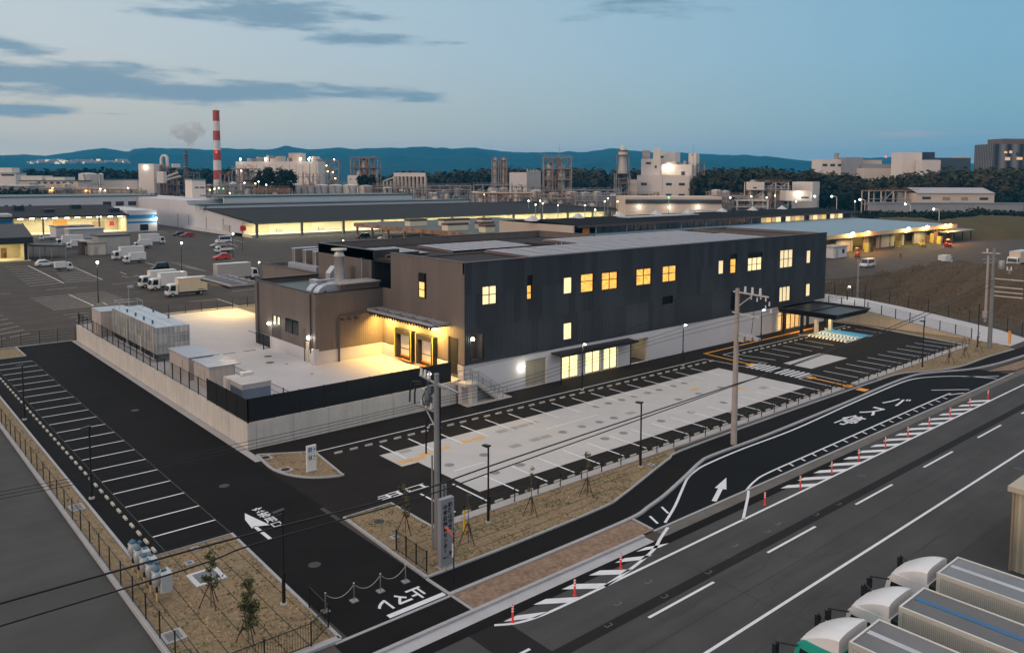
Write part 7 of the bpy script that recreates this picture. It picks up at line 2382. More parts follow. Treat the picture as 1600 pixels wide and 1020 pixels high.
# dark steam stack and its plume
sb = pdep(290.5, 235, 520)
t_ = thing('steam_stack', 'slim dark brown stack giving off a white steam plume', 'chimney', (sb.x, sb.y, 0))
m_ = MB(); m_.lathe([(1.3, 0), (1.05, sb.z), (.8, sb.z)], 0, 0, 14); m_.build('shaft', mat('stack_brown', (.06, .045, .045), .7), t_)
m_ = MB()
for f in (.45, .7, .93):
    m_.lathe([(1.3, sb.z * f), (1.7, sb.z * f), (1.7, sb.z * f + .4), (1.3, sb.z * f + .4)], 0, 0, 14)
m_.build('platform', M_PLG, t_)
vm = bpy.data.materials.new('steam')
vm.use_nodes = True
b_ = NB(vm.node_tree)
vm.node_tree.nodes.remove(vm.node_tree.nodes['Principled BSDF'])
pv_ = b_.n('ShaderNodeVolumePrincipled')
pv_.inputs['Color'].default_value = (.97, .97, 1, 1)
g_ = b_.n('ShaderNodeNewGeometry')
nn = b_.noise(g_.outputs['Position'], .16, 4)
b_.put(pv_.inputs['Density'], b_.m('MULTIPLY', b_.m('MAXIMUM', b_.m('SUBTRACT', nn, .34), 0.0), .5))
vm.node_tree.links.new(pv_.outputs[0], vm.node_tree.nodes['Material Output'].inputs['Volume'])
import bmesh
bm = bmesh.new()
for px, py, r in ((290.5, 233, 1.2), (293, 229.5, 1.6), (296, 226, 2.2), (298, 221, 3.0), (296, 215, 4.4), (300, 209, 5.2), (291, 209, 5.6), (283, 208, 5.0), (275, 203, 4.2), (287, 203, 4.6), (300, 202, 5.4), (310, 206, 4.2), (305, 199, 4.4), (316, 204, 2.8), (270, 210, 2.6), (294, 198, 3.4)):
    c = pdep(px, py, 520)
    bmesh.ops.create_icosphere(bm, subdivisions=2, radius=r, matrix=Matrix.Translation(c - Vector((sb.x, sb.y, sb.z))))
me = bpy.data.meshes.new('steam_plume')
bm.to_mesh(me)
bm.free()
so = bpy.data.objects.new('steam_plume', me)
COL.objects.link(so)
so.location = (sb.x, sb.y, sb.z)
rm_ = so.modifiers.new('remesh', 'REMESH')
rm_.mode = 'VOXEL'
rm_.voxel_size = .6
dg = bpy.context.evaluated_depsgraph_get()
m2 = bpy.data.meshes.new_from_object(so.evaluated_get(dg))
so.modifiers.clear()
so.data = m2
m2.materials.clear()
m2.materials.append(vm)
tag(so, 'pale grey steam drifting left and right above the slim dark stack', 'steam')
so['kind'] = 'stuff'

# left plant
f = Far('plant_tower', 'tall plain white plant tower with one bright wall lamp at left', 'building', 216, 216.01, 240, 256, 450, 4, M_PLW, None, dL=9)
f.lamp('R', .48, f.zof(264), 0, .7)
f = Far('plant_block', 'narrow grey slab building directly behind the white plant tower', 'building', 240, 240.01, 252, 257, 462, 3, M_PLG, None, dL=8)
f = Far('plant_silo', 'small white square silo on steel legs right of the white plant tower', 'silo', 244.5, 244.6, 255, 268, 440, 4, M_PLW, None, ybot=286, dL=5)
m_ = MB()
for a, c in ((0, 0), (1, 0), (1, 1), (0, 1)):
    p = f.dR * f.sR * a + f.dL * f.sL * c
    m_.bar((p.x, p.y, 0), (p.x, p.y, f.z0), .4)
m_.build('leg', M_PIPEO, f.t)
rig('process_tower', 'tangled dark process tower with curved ducts right of the white tower', 252, 276, 262, 460, 5, 10, 3, pipes=12, vessels=3)
t_ = thing('curved_duct', 'big arched pale duct on top of the tangled process tower', 'duct', pdep(254, 262, 462))
o = Vector(t_.location)
m_ = MB(); m_.tube([pdep(*q, 462) - o for q in ((252, 258), (252, 248), (254, 244), (258, 243.5), (261, 246), (261.5, 254), (262, 262))], .9, 8); m_.build('arch', M_TANKP, t_)
m_ = MB(); m_.tube([pdep(*q, 455) - o for q in ((258, 278), (268, 274), (278, 270))], .8, 8); m_.tube([pdep(*q, 455) - o for q in ((258, 282), (270, 279), (282, 276))], .9, 8); m_.build('slanting_duct', M_TANKS, t_)
m_ = MB(); m_.box(*(pdep(270, 262, 458) - o)[:], *(pdep(280, 256, 462) - o)[:]); m_.build('hood', M_PLW, t_)
rig('process_tower', 'low dark pipe tower around the foot of the dark steam stack', 278, 303, 270, 470, 4, 8, 4, pipes=10, vessels=1)
f = Far('gabled_shed', 'small white gabled plant house right of the steam stack', 'building', 289, 300, 321, 281, 330, 30, M_PLW, M_TEALT)
f.win('R', .2, .45, f.zof(296), f.zof(294)); f.win('R', .6, .9, f.zof(296), f.zof(294))
tank('pale grey storage tank with spiral stair at the far left', 124.5, 150.5, 270, 520, M_TANKP, .15)
tank('slim pale silo beside the far left storage tank', 154, 161, 270.5, 515, M_TANKP, .6)
f = Far('low_hall', 'long low pale hall behind the far left storage tank', 'building', 162, 162.1, 214, 281, 530, 3, M_PLW, M_TEALT, dL=14)
f = Far('low_hall', 'pale stepped hall with two raised roofs left of the storage tank', 'building', 30, 30.1, 122, 283, 480, 3, M_PLB, M_TEALT, dL=16)
f.top(0, .36, .1, .9, 3.2, M_PLW); f.top(.42, .75, .1, .9, 2.4, M_PLW)
for i in range(6):
    f.win('R', .3 + i * .11, .36 + i * .11, f.zof(290), f.zof(287))
f = Far('low_hall', 'white stepped building at the far left edge among trees', 'building', -20, -19.9, 24, 271, 560, 3, M_PLW, M_PLG, dL=14)
f.top(0, .8, .2, .9, 4); f.win('R', .5, .95, f.zof(278), f.zof(275))
f = Far('low_hall', 'pale low roofed hall at the left edge with dark strip window', 'building', -30, -29.9, 46, 291, 420, 3, M_PLG, M_WHW, dL=16)
f = Far('low_hall', 'long grey-brown works building with warm lamps behind the office block', 'building', 62, 62.1, 216, 297, 430, 3, M_PLB, None, dL=12)
f.lamp('R', .62, f.zof(298), 0, .5)
for u in (.12, .48):
    f.lamp('R', u, f.zof(300), 0, .6, M_LAMPO)
# centre-left: chimney surroundings and big white plant
rig('process_tower', 'low cluttered steel structure with many lamps at the chimney foot', 343, 362, 272, 440, 4, 8, 5, pipes=10, vessels=2)
rig('process_tower', 'steel structure with pale vessel between chimney and dark trees', 363, 398, 263, 445, 4, 9, 6, pipes=12, vessels=3)
f = Far('big_plant_hall', 'broad cream plant hall with many roof units behind the dark trees', 'building', 368, 497, 509, 252.5, 560, 75, M_PLW, None)
f.z = f.z
for i in range(16):
    u = rnd.random() * .94
    f.top(.1, .8, u, u + rnd.uniform(.02, .06), rnd.uniform(1.2, 4.5), rnd.choice((M_PLW, M_TANKS, M_PLG, M_PLB)), 'roof_unit')
f.top(.1, .8, .22, .36, 6.0, M_PLB, 'roof_unit')
for u in (.93, .62, .2, .1):
    f.lamp('L', u, f.z + 1.6, 0, .8)
for i in range(12):
    f.win('L', .02 + i * .08, .023 + i * .08, 2, f.z - 2, M_PLG, 'wall_seam')
rig('process_tower', 'brightly lit slim stair tower at the right end of the cream plant hall', 508, 529, 251, 545, 6, 8, 7, pipes=10, vessels=1, m=M_PLG)
rig('process_tower', 'roofed pipe structure in front of the cream plant hall', 466, 500, 271, 440, 3, 9, 8, pipes=10, vessels=3, m=M_PLB)
rig('process_tower', 'tall tangled silver process structure right of the cream plant hall', 548, 590, 247, 520, 5, 12, 9, pipes=22, vessels=5, m=M_TANKS)
f = Far('pale_block', 'small pale block with two dark openings under the silver structure', 'building', 543, 543.1, 562, 274, 480, 3, M_PLW, None, dL=8)
f.win('R', .2, .3, f.zof(282), f.zof(280)); f.win('R', .65, .75, f.zof(282), f.zof(280))
labs = ['plain pale storage tank, first of the row from the left', 'storage tank with a rusty red top, second from the left', 'pale tank with diagonal stair, third from the left', 'pale tank with red vertical pipe, fourth from the left', 'pale tank with dark diagonal stair, fifth from the left', 'brownish tank with long diagonal stair, last of the left row']
for i, (a, c, y) in enumerate(((453, 471.5, 287), (472, 492, 289.5), (493, 512.5, 288), (514, 535, 288), (536, 557, 288), (560, 583, 289))):
    tank(labs[i], a, c, y, 430, [M_TANKP, M_TANKP, M_TANKP, M_TANKP, M_TANKP, M_TANKS][i], .18, band=M_REDP if i == 1 else None)
# pipe racks and low structures across the middle
for i, (a, c, y, D, s, lb) in enumerate(((395, 452, 290, 420, 11, 'low rusty pipe rack left of the tank row'), (583, 620, 290, 430, 12, 'low pipe rack right of the tank row'), (655, 735, 290, 440, 14, 'long low pipe rack with a yellow lamp before the forest'),
                                       (740, 800, 289, 430, 16, 'rusty pipe rack below the twin columns'), (800, 850, 292, 425, 18, 'pipe rack between the white box and scaffold tower'), (880, 968, 297, 410, 20, 'pipe rack left of the white factory'), (1108, 1140, 300, 430, 22, 'tank and pipe rack right of the white factory'))):
    rig('pipe_rack', lb, a, c, y, D, 2, 6, s, pipes=14, vessels=3, stair=False, cat='pipe rack', grp='pipe racks of the plant')
for i, (a, c, y, D, s, lb) in enumerate(((60, 118, 293, 425, 41, 'low pipe rack with lamps behind the long office block, left part'), (120, 214, 294, 420, 42, 'low pipe rack in front of the far left storage tank'), (300, 342, 290, 415, 43, 'pipe rack tangled with lamps left of the chimney foot'),
                                       (343, 396, 288, 410, 44, 'dense pipe rack right of the chimney foot'), (398, 452, 294, 400, 45, 'front pipe rack with brown pipes left of the tank row'), (586, 655, 294, 405, 46, 'front pipe rack below the open portal hall'), (650, 735, 296, 405, 47, 'front rusty pipe rack before the forest'),
                                       (740, 830, 301, 385, 48, 'front pipe rack at the feet of the steel tanks'), (846, 900, 304, 380, 49, 'front pipe rack at the feet of the rusty tanks'), (900, 975, 306, 375, 50, 'front pipe rack left of the dark-band hall'), (985, 1030, 303, 420, 51, 'pipe rack at the foot of the white factory'), (1110, 1168, 305, 385, 52, 'front pipe rack right of the white factory'))):
    rig('pipe_rack', lb, a, c, y, D, 2, 5, s, pipes=20, vessels=4, stair=False, cat='pipe rack', grp='pipe racks of the plant', m=[M_PLG, M_PLB, M_PIPEO][i % 3])
for i, (a, c, y, D, lb) in enumerate(((44, 58, 284, 440, 'squat pale tank left of the far left storage tank'), (100, 112, 286, 430, 'small pale tank behind the long office block'), (404, 414, 282, 425, 'thin white silo under the dark trees, left'), (416, 421, 278, 428, 'thin white silo under the dark trees, right'), (436, 444, 279, 430, 'square-looking pale tank right of the white silos'), (598, 612, 292, 428, 'small grey tank left of the open portal hall'), (690, 702, 297, 415, 'small rusty tank in the front pipe rack'), (1112, 1126, 296, 420, 'wide pale tank right of the white factory'), (1128, 1139, 298, 425, 'small tank beside the wide pale one'), (926, 940, 299, 398, 'pale tank left of the slender tower'))):
    tank(lb, a, c, y, D, M_TANKP if i % 3 else M_TANKS, .2)
# portal frame building
f = Far('open_hall', 'pale open portal-frame hall with white roof before the forest', 'building', 615, 615.1, 664, 270, 450, 4, M_PLW, None, ybot=276, dL=14)
m_ = MB()
for i in range(9):
    for v_ in (0, 1):
        p = f.dR * f.sR * i / 8 + f.dL * f.sL * v_
        m_.bar((p.x, p.y, 0), (p.x, p.y, f.z0), .7)
for a in (-.33, -.22, -.1):
    p = f.dR * f.sR * a
    m_.bar((p.x, p.y, 0), (p.x, p.y, f.z0 - 2.5), .8)
p = f.dR * f.sR * -.33
m_.bar((p.x, p.y, f.z0 - 2.5), (0, 0, f.z0 - .5), .7)
m_.build('portal_frame', M_PLB, f.t)
f.top(0, 1, .3, .5, 0.1, M_PLG, 'deck', f.zof(290))
tank('pale round tank under the open hall', 619, 634, 296, 440, M_TANKP, .3)
tank('second pale round tank under the open hall', 635.5, 648, 296, 438, M_TANKP, .3)
tank('short pale tank left of the yellow lamp', 668, 684, 300, 425, M_TANKP, .3)
tank('pale tank below the twin columns', 733.5, 748, 299, 415, M_TANKP, .2)
tank('wide steel tank below the white plant box', 762, 778, 294, 415, M_TANKS, .15)
tank('narrow steel tank beside the wide one', 780, 794, 293, 420, M_TANKS, .15)
tank('steel tank with red ladder left of the bright silver tank', 801, 817, 295, 418, M_TANKS, .15)
tank('bright silver ribbed tank in front of the scaffold tower', 828, 846.5, 296, 400, M_TANKS, .3)
tank('rusty steel tank right of the bright silver tank', 858, 873, 300, 395, M_TANKS, .15)
tank('larger rusty steel tank at the foot of the scaffold tower', 882, 903, 299, 395, M_TANKS, .15)
tank('grey steel tank beside the larger rusty tank', 905, 922, 300, 397, M_TANKS, .15)
for a, c, s, lb in ((769, 779, 25, 'left of the twin rusty distillation columns'), (782, 792, 27, 'right of the twin rusty distillation columns')):
    t = rig('distillation_column', lb, a, c, 250, 440, 7, 4, s, pipes=6, vessels=0, stair=False, cat='column', grp='distillation columns', brace=False)
    A, B = pdep((a + c) / 2, 248, 442), Vector(t.location)
    m_ = MB(); m_.lathe([(1.2, 0), (1.2, A.z - 3), (.8, A.z), (.1, A.z + .5)], A.x - B.x, A.y - B.y, 12); m_.build('column', M_TANKS, t)
f = Far('plant_box', 'white ribbed plant box in front of the forest', 'building', 796, 823, 845, 269.5, 470, 45, ribbed('plant_box_white', (.50, .47, .47), 2.0, .6, 0, .02, .08, None, .05), None)
m_ = MB()
for k in range(9):
    p = f.dR * f.sR * (.05 + k * .11)
    m_.bar((p.x, p.y, f.z), (p.x, p.y, f.z + rnd.uniform(1, 2.2)), .5)
m_.build('roof_pipe', M_TANKP, f.t)
rig('scaffold_tower', 'tall square scaffold tower with zigzag red stair', 850, 893, 246, 450, 5, 12, 30, pipes=18, vessels=2, m=M_TANKS)
# banded distillation tower
t_ = rig('distillation_tower', 'slender tower with a pale column inside an open frame left of the white factory', 963, 984, 271, 450, 4, 8, 31, pipes=6, vessels=0, stair=False)
A = pdep(973.5, 229, 453); B = Vector(t_.location)
m_ = MB(); m_.lathe([(2.6, pdep(973, 271, 453).z), (2.1, pdep(973, 245, 453).z), (2.5, pdep(973, 243, 453).z), (2.5, pdep(973, 238, 453).z), (1.5, pdep(973, 236, 453).z), (1.5, A.z), (.3, A.z + .6)], A.x - B.x, A.y - B.y, 16); m_.build('column', M_TANKP, t_)
m_ = MB()
for px in (964.5, 983):
    p0, p1 = pdep(px, 271, 451), pdep(px, 243, 451)
    m_.bar(p0 - B, p1 - B, .5)
for py, w in ((243, 10), (236, 8)):
    c = pdep(973.5, py, 453)
    m_.lathe([(w * .32, c.z), (w * .38, c.z), (w * .38, c.z + .4), (w * .3, c.z + .4)], c.x - B.x, c.y - B.y, 14)
m_.build('upper_frame', M_PIPEO, t_)
f = Far('grey_annex', 'dull beige block between the slender tower and the white factory', 'building', 984, 984.1, 996, 281, 455, 3, M_PLB, None, dL=8)
# white factory
f = Far('white_factory', 'tall cream-white stepped factory block with rows of small windows', 'building', 995.5, 1077.5, 1079, 274, 460, 80, M_PLW, None)
f.win('L', .0, .02, 0, 0.1)
z = f.zof
def fw(px0, px1, py0, py1, m=None):
    a0 = 1 - (px0 - 995.5) / 82.0
    a1 = 1 - (px1 - 995.5) / 82.0
    f.win('L', a1, a0, z(py1), z(py0), m)
for r in ((1002, 1011, 285, 289), (1041, 1050, 285, 289), (1061, 1070.5, 285, 289), (1002, 1011, 302, 306), (1041, 1050, 302, 306), (1061, 1070.5, 302, 306)):
    fw(*r)
f.win('L', 1 - 1035.6 / 1 * 0 - .49, 1 - .485, 2, f.z, M_PLG, 'wall_seam')
g = Far('factory_upper_block', 'upper cream block on the left half of the white factory', 'building', 1002, 1032.5, 1033.5, 248.5, 466, 80, M_PLW, None)
g.win('L', .50, .76, g.zof(256), g.zof(252.8)); g.win('L', .2, .3, g.zof(262), g.zof(258))
g.top(.1, .8, .55, .95, 5, M_TANKS, 'roof_tank'); g.top(.1, .8, .05, .4, 6.5, M_PLW)
h_ = Far('factory_wing', 'right wing of the white factory with a lamp lit recess and blue-grey side', 'building', 1033.5, 1081, 1089.5, 257, 470, 72, M_PLW, None)
h_.win('L', .22, .34, h_.zof(274), h_.zof(267)); h_.lamp('L', .78, h_.zof(259.5), 1500, .9)
h_.top(.0, .9, .2, .28, 2, M_PLG); h_.top(.0, .9, .5, .85, 1.5, M_TANKS)
k_ = Far('roof_house', 'tall white roof house on the white factory', 'building', 1023, 1054.5, 1063, 237.5, 478, 68, M_PLW, None)
k_.win('L', .55, .7, k_.zof(246), k_.zof(243))
t_ = thing('stair_tower', 'white lift tower with a grey pipe bundle at the right of the factory', 'building', pdep(1082, 260, 472) * 1)
t_.location.z = 0
B = Vector(t_.location)
fx = Far('lift_tower', 'slim cream lift tower at the right end of the white factory', 'building', 1076, 1088, 1093, 239.5, 474, 68, M_PLW, None)
fx.win('L', .35, .6, fx.zof(242.5), fx.zof(240.5), M_REDP)
bpy.data.objects.remove(t_)
rig('process_tower', 'grey pipe bundle frame against the right side of the white factory', 1088, 1101, 257, 476, 5, 6, 33, pipes=14, vessels=1, stair=False)
for px, lb in ((1027.5, 'thin antenna mast pair on the white factory'), (1084, 'single thin antenna mast on the lift tower'), (874, 'thin antenna mast above the scaffold tower')):
    p = pdep(px, 225, 470)
    m_ = MB(); m_.tube([(0, 0, 0), (0, 0, p.z)], [.22, .1], 5)
    tag(m_.build('antenna_mast', M_PLG, None, (p.x, p.y, 0)), lb, 'mast', 'antenna masts')
f = Far('dark_band_hall', 'long low hall with a dark roof band in front of the white factory', 'building', 977, 977.1, 1128, 307.5, 350, 4, M_PLB, None, dL=20)
f.win('R', 0, .998, f.zof(317.5), f.zof(311), mat('band_slate', (.04, .045, .055), .6), 'roof_band', .5)
for u in (.14, .45, .75):
    f.lamp('R', u, f.zof(323), 260, .42)
# right-hand white plant
rig('process_tower', 'white steel frame with decks, left part of the right-hand white plant', 1173, 1232, 284.5, 400, 4, 10, 35, m=M_PLW, pipes=14, vessels=4, stair=False)
f = Far('plant_house', 'small white panel house high on the left of the white steel frame', 'building', 1174, 1174.1, 1194.5, 284.5, 396, 4, M_PLW, None, ybot=297, dL=7)
f.win('R', .15, .42, f.zof(293), f.zof(291))
f = Far('plant_house', 'white lamp-lit plant house with one dark window strip', 'building', 1228.5, 1228.6, 1269, 298, 392, 4, M_PLW, None, ybot=314, dL=8)
f.win('R', .58, .87, f.zof(308), f.zof(305.8)); f.lamp('R', .47, f.zof(301.5), 700, .5); f.lamp('R', 1.08, f.zof(305), 0, .45)
f = Far('plant_house', 'pale plant block at the right end of the white steel frame', 'building', 1238, 1270, 1281, 284.5, 410, 62, M_PLW, None)
rig('pipe_rack', 'white railed deck with rows of lamps left of the right-hand white plant', 1152, 1200, 313, 380, 3, 8, 36, m=M_PLW, pipes=8, vessels=1, stair=False, cat='pipe rack', grp='pipe racks of the plant', brace=False)
# right: truss frame and beige hall
rig('truss_frame', 'long pale truss frame left of the beige hall on the right', 1358, 1434, 298, 400, 2, 8, 37, m=M_PLB, pipes=12, vessels=0, stair=False, cat='truss frame')
f = Far('beige_hall', 'long beige hall with pale gabled roof and small windows before the forest', 'building', 1432.5, 1432.6, 1554, 302, 395, 4, M_PLB, None, dL=18)
m_ = MB()
q = [f.dL * -1, f.dR * f.sR - f.dL, f.dR * f.sR + f.dL * (f.sL / 2), f.dL * (f.sL / 2)]
za, zb_ = f.z, f.zof(291)
m_.quad((q[0].x, q[0].y, za), (q[1].x, q[1].y, za), (q[2].x, q[2].y, zb_), (q[3].x, q[3].y, zb_)); q2 = [f.dL * (f.sL + 1), f.dR * f.sR + f.dL * (f.sL + 1)]
m_.quad((q[3].x, q[3].y, zb_), (q[2].x, q[2].y, zb_), (q2[1].x, q2[1].y, za), (q2[0].x, q2[0].y, za)); m_.build('roof', mat('beige_roof', (.30, .29, .30), .6, 0, .06, .1), f.t)
for u0, u1, y0, y1 in ((.07, .18, 305, 309), (.33, .43, 305.5, 310.5), (.57, .66, 305.5, 310.5), (.81, .92, 306, 310), (.15, .22, 313.5, 317), (.27, .33, 313.5, 317), (.43, .5, 313, 316), (.52, .6, 313.5, 318), (.68, .74, 314, 318), (.78, .86, 314, 318)):
    f.win('R', u0, u1, f.zof(y1), f.zof(y0), M_WIN if u0 in (.07, .81) else mat('shut_window', (.25, .22, .17), .7) if u0 == .33 else bpy.data.materials['shut_window'])
f = Far('low_wall', 'long low pale wall with blue-grey coping in front of the beige hall', 'wall', 1360, 1360.1, 1600, 318, 385, 2, M_PLG, mat('coping_blue', (.17, .22, .25), .6), dL=2)
# buildings on the ridge behind the right forest
f = Far('ridge_factory', 'white factory with paired windows above the forest, left one on the right ridge', 'building', 1283, 1283.1, 1333, 249, 760, 4, M_PLW, None, dL=20)
for i in range(3):
    f.win('R', .05 + i * .24, .2 + i * .24, f.zof(258.5), f.zof(254.5))
f.top(.55, .62, .2, .5, 6, M_PLG); f.lamp('R', .72, f.z + .5, 0, 1.0)
f = Far('ridge_factory', 'grey-white block with a small dome right of the white ridge factory', 'building', 1322, 1322.1, 1349, 246, 752, 4, M_PLG, None, dL=20)
f = Far('ridge_factory', 'flat cream block with a red beacon in the middle of the right ridge', 'building', 1352, 1352.1, 1378, 250, 770, 4, M_PLB, M_PLG, dL=20)
f.lamp('R', 1.2, f.z + 3, 0, .8, bpy.data.materials['beacon_red'])
f = Far('ridge_factory', 'low jumble of pale roofs between the cream block and the big white hall', 'building', 1350, 1350.1, 1408, 263, 740, 4, M_PLB, None, dL=16)
f.top(.1, .9, .2, .8, 4, M_PLG)
f = Far('ridge_hall', 'big plain white hall with sloping dark roof on the right ridge', 'building', 1410.5, 1410.6, 1441, 238, 700, 4, M_PLW, None, dL=18)
f2 = Far('ridge_hall', 'low white wing in front of the big white ridge hall', 'building', 1441, 1441.1, 1470, 250, 690, 4, M_PLW, None, dL=10)
f = Far('ridge_hall', 'long dark low roof stretching right from the big white hall', 'building', 1441, 1441.1, 1517, 246.5, 715, 4, mat('slate_dark', (.05, .055, .06), .6), None, dL=18)
f.top(0, .28, .1, .9, 5, mat('slate_dark2', (.03, .035, .04), .4), 'glass_slope'); f.top(.82, 1, .1, .9, 1.2, M_PLB)
f = Far('office_tower', 'tall grey office block with vertical ribs and a few lit windows at the right edge', 'building', 1552, 1553, 1640, 225, 620, 6, ribbed('rib_office', (.20, .19, .19), 2.6, .6, .1, .2, .9, None, .05, .3), None, dL=22)
f.top(.2, 1, .1, .9, 4.2, mat('office_top', (.13, .085, .075), .7))
for u0, u1, y0, y1 in ((.19, .24, 234, 237), (.28, .33, 233, 237), (.21, .30, 243, 248), (.42, .52, 243, 247), (.4, .46, 236, 240)):
    f.win('R', u0, u1, f.zof(y1), f.zof(y0), P_DIM if u0 in (.19, .42) else emit('office_lit', (.9, .62, .42), .22) if u0 == .28 else (bpy.data.materials['office_lit'] if u0 == .21 else M_WIN), out=.3)

# yard lights dotted through the plant
def yard_lights(lst):
    proto = None
    for i, (px, py, D, kind, lb) in enumerate(lst):
        p = pdep(px, py, D)
        key = kind
        t = thing('yard_light', lb, 'lamp', (p.x, p.y, 0), 0, 'yard lights of the plant')
        m = MB(); m.bar((0, 0, 0), (0, 0, p.z), .22); m.build('post', M_PLG, t)
        m = MB(); m.sphere((0, 0, p.z), .0006 * D + .05, n=8, m=5); m.build('bulb', {'c': M_LAMPC, 'y': bpy.data.materials['lamp_yellow'], 'o': M_LAMPO, 'g': bpy.data.materials.get('lamp_green') or emit('lamp_green', (.1, 1, .3), 6)}[kind], t)
        if D < 330:
            lamp_point('yard_light_glow', (0, -1, p.z - .5), 260, (1, .85, .55), .4, t)


yl = [(82, 294, 400, 'o', 'orange plant light at left above the office roof'), (164, 298, 400, 'c', 'white plant light left of the white tower'), (200, 294, 410, 'c', 'white plant light at the foot of the white tower'),
      (328, 297, 400, 'y', 'first yellow light in the cluster below the chimney'), (335, 295.5, 402, 'y', 'second yellow light in the cluster below the chimney'), (342, 294, 404, 'c', 'pale light in the cluster below the chimney'), (349, 295, 400, 'g', 'greenish light in the cluster below the chimney'), (359, 302, 395, 'y', 'low yellow light right of the chimney cluster'),
      (377, 267, 430, 'c', 'light high on the steel structure right of the chimney'), (382, 286, 400, 'c', 'left of two lights under the dark trees'), (399, 287, 400, 'y', 'warm light under the dark trees'), (404, 284, 402, 'c', 'right light under the dark trees'), (416, 289, 398, 'c', 'light at the end of the pipe bridge'),
      (484, 246.5, 545, 'c', 'strong white light on the cream plant hall roof'), (522, 249.5, 540, 'c', 'white light on top of the lit stair tower'), (510, 259, 540, 'y', 'yellow light in the lit stair tower, upper left'), (512, 268, 540, 'y', 'yellow light in the lit stair tower, middle left'), (520, 269, 540, 'y', 'yellow light in the lit stair tower, middle right'), (524, 279, 540, 'y', 'yellow light at the foot of the lit stair tower'),
      (698, 304, 420, 'y', 'big yellow light by the tanks before the forest'), (757, 304, 405, 'y', 'yellow light left of the steel tanks'), (826, 314, 350, 'c', 'white light left below the silver tank'), (844, 314, 350, 'c', 'white light right below the silver tank'), (837, 320, 330, 'c', 'lowest white light under the silver tank'), (848, 318, 335, 'y', 'yellow light right under the silver tank'), (872, 321, 335, 'c', 'white light under the rusty tanks'),
      (914, 321, 330, 'c', 'white light at the fence by the grey tank'), (950, 310, 345, 'y', 'yellow light left of the dark-band hall'), (945, 315, 340, 'y', 'lower yellow light left of the dark-band hall'), (965, 315, 340, 'y', 'yellow light at the corner of the dark-band hall'), (1045, 309, 350, 'g', 'green-yellow light on the dark-band hall roof'), (930, 328, 330, 'c', 'bright white light at the lower fence'),
      (1133, 308, 400, 'y', 'yellow light beside the tank right of the factory'), (1141, 309, 380, 'c', 'white light at the white railed deck, left'), (1174, 307, 378, 'c', 'white light at the white railed deck, middle'), (1198, 309, 376, 'c', 'white light at the white railed deck, right'), (1211, 306, 380, 'y', 'yellow-white light inside the white steel frame'), (1244, 315, 370, 'c', 'light before the white plant house'),
      (1407, 327.5, 400, 'c', 'strong white light before the dark hedge on the right'), (1336, 315, 420, 'c', 'white light left of the truss frame'), (1562, 349.5, 300, 'c', 'brightest white floodlight on the grassy mound')]
yard_lights(yl)
# curved road lights at the right
for px, py, by, D, lb in ((1307, 307, 326, 380, 'curved white road light right of the white plant'), (1351, 312, 333, 370, 'straight white road light before the dark trees'), (1422, 319, 337, 360, 'white road light above the grassy mound'), (1467, 327, 346, 340, 'double white road light by the warehouse end')):
    p, q = pdep(px, py, D), pdep(px, by, D)
    t = thing('road_light', lb, 'street light', (q.x, q.y, 0), 0, 'road lights of the right yard')
    d = -RH * 2.2
    m = MB(); m.tube([(0, 0, 0), (0, 0, p.z - .6), d * .25 + Vector((0, 0, p.z)), d + Vector((0, 0, p.z + .1))], .16, 6); m.build('pole', M_PLW, t)
    m = MB(); m.sphere(d * 1.1 + Vector((0, 0, p.z)), .4, n=8, m=5); m.build('bulb', M_LAMPC, t)

# ================================================================ trees, forest, hills
M_FOR = mat('forest_leaf', (.032, .034, .014), .9, 0, .30, .03, .25, .8, 0, .05, (.058, .042, .018))
M_FORD = mat('pine_leaf', (.017, .022, .012), .9, 0, .30, .05, .25, .8, 0, .05)
M_TRUNKF = mat('forest_trunk', (.05, .04, .035), .9)


def clump(m, c, rx, rz, n, size, r):
    for _ in range(n):
        d = Vector((r.gauss(0, 1), r.gauss(0, 1), r.gauss(0, 1))).normalized() * (r.random() ** .35)
        p = Vector((c[0] + d.x * rx, c[1] + d.y * rx, c[2] + d.z * rz))
        nrm = (d + Vector((r.gauss(0, .5), r.gauss(0, .5), r.gauss(.5, .4)))).normalized()
        a = nrm.cross(Vector((r.gauss(0, 1), r.gauss(0, 1), r.gauss(0, 1)))).normalized() * size * r.uniform(.5, 1.1)
        b = nrm.cross(a).normalized() * size * r.uniform(.4, 1)
        m.add([p - a, p - b * .9, p + a * 1.05, p + b], [(0, 1, 2, 3)])


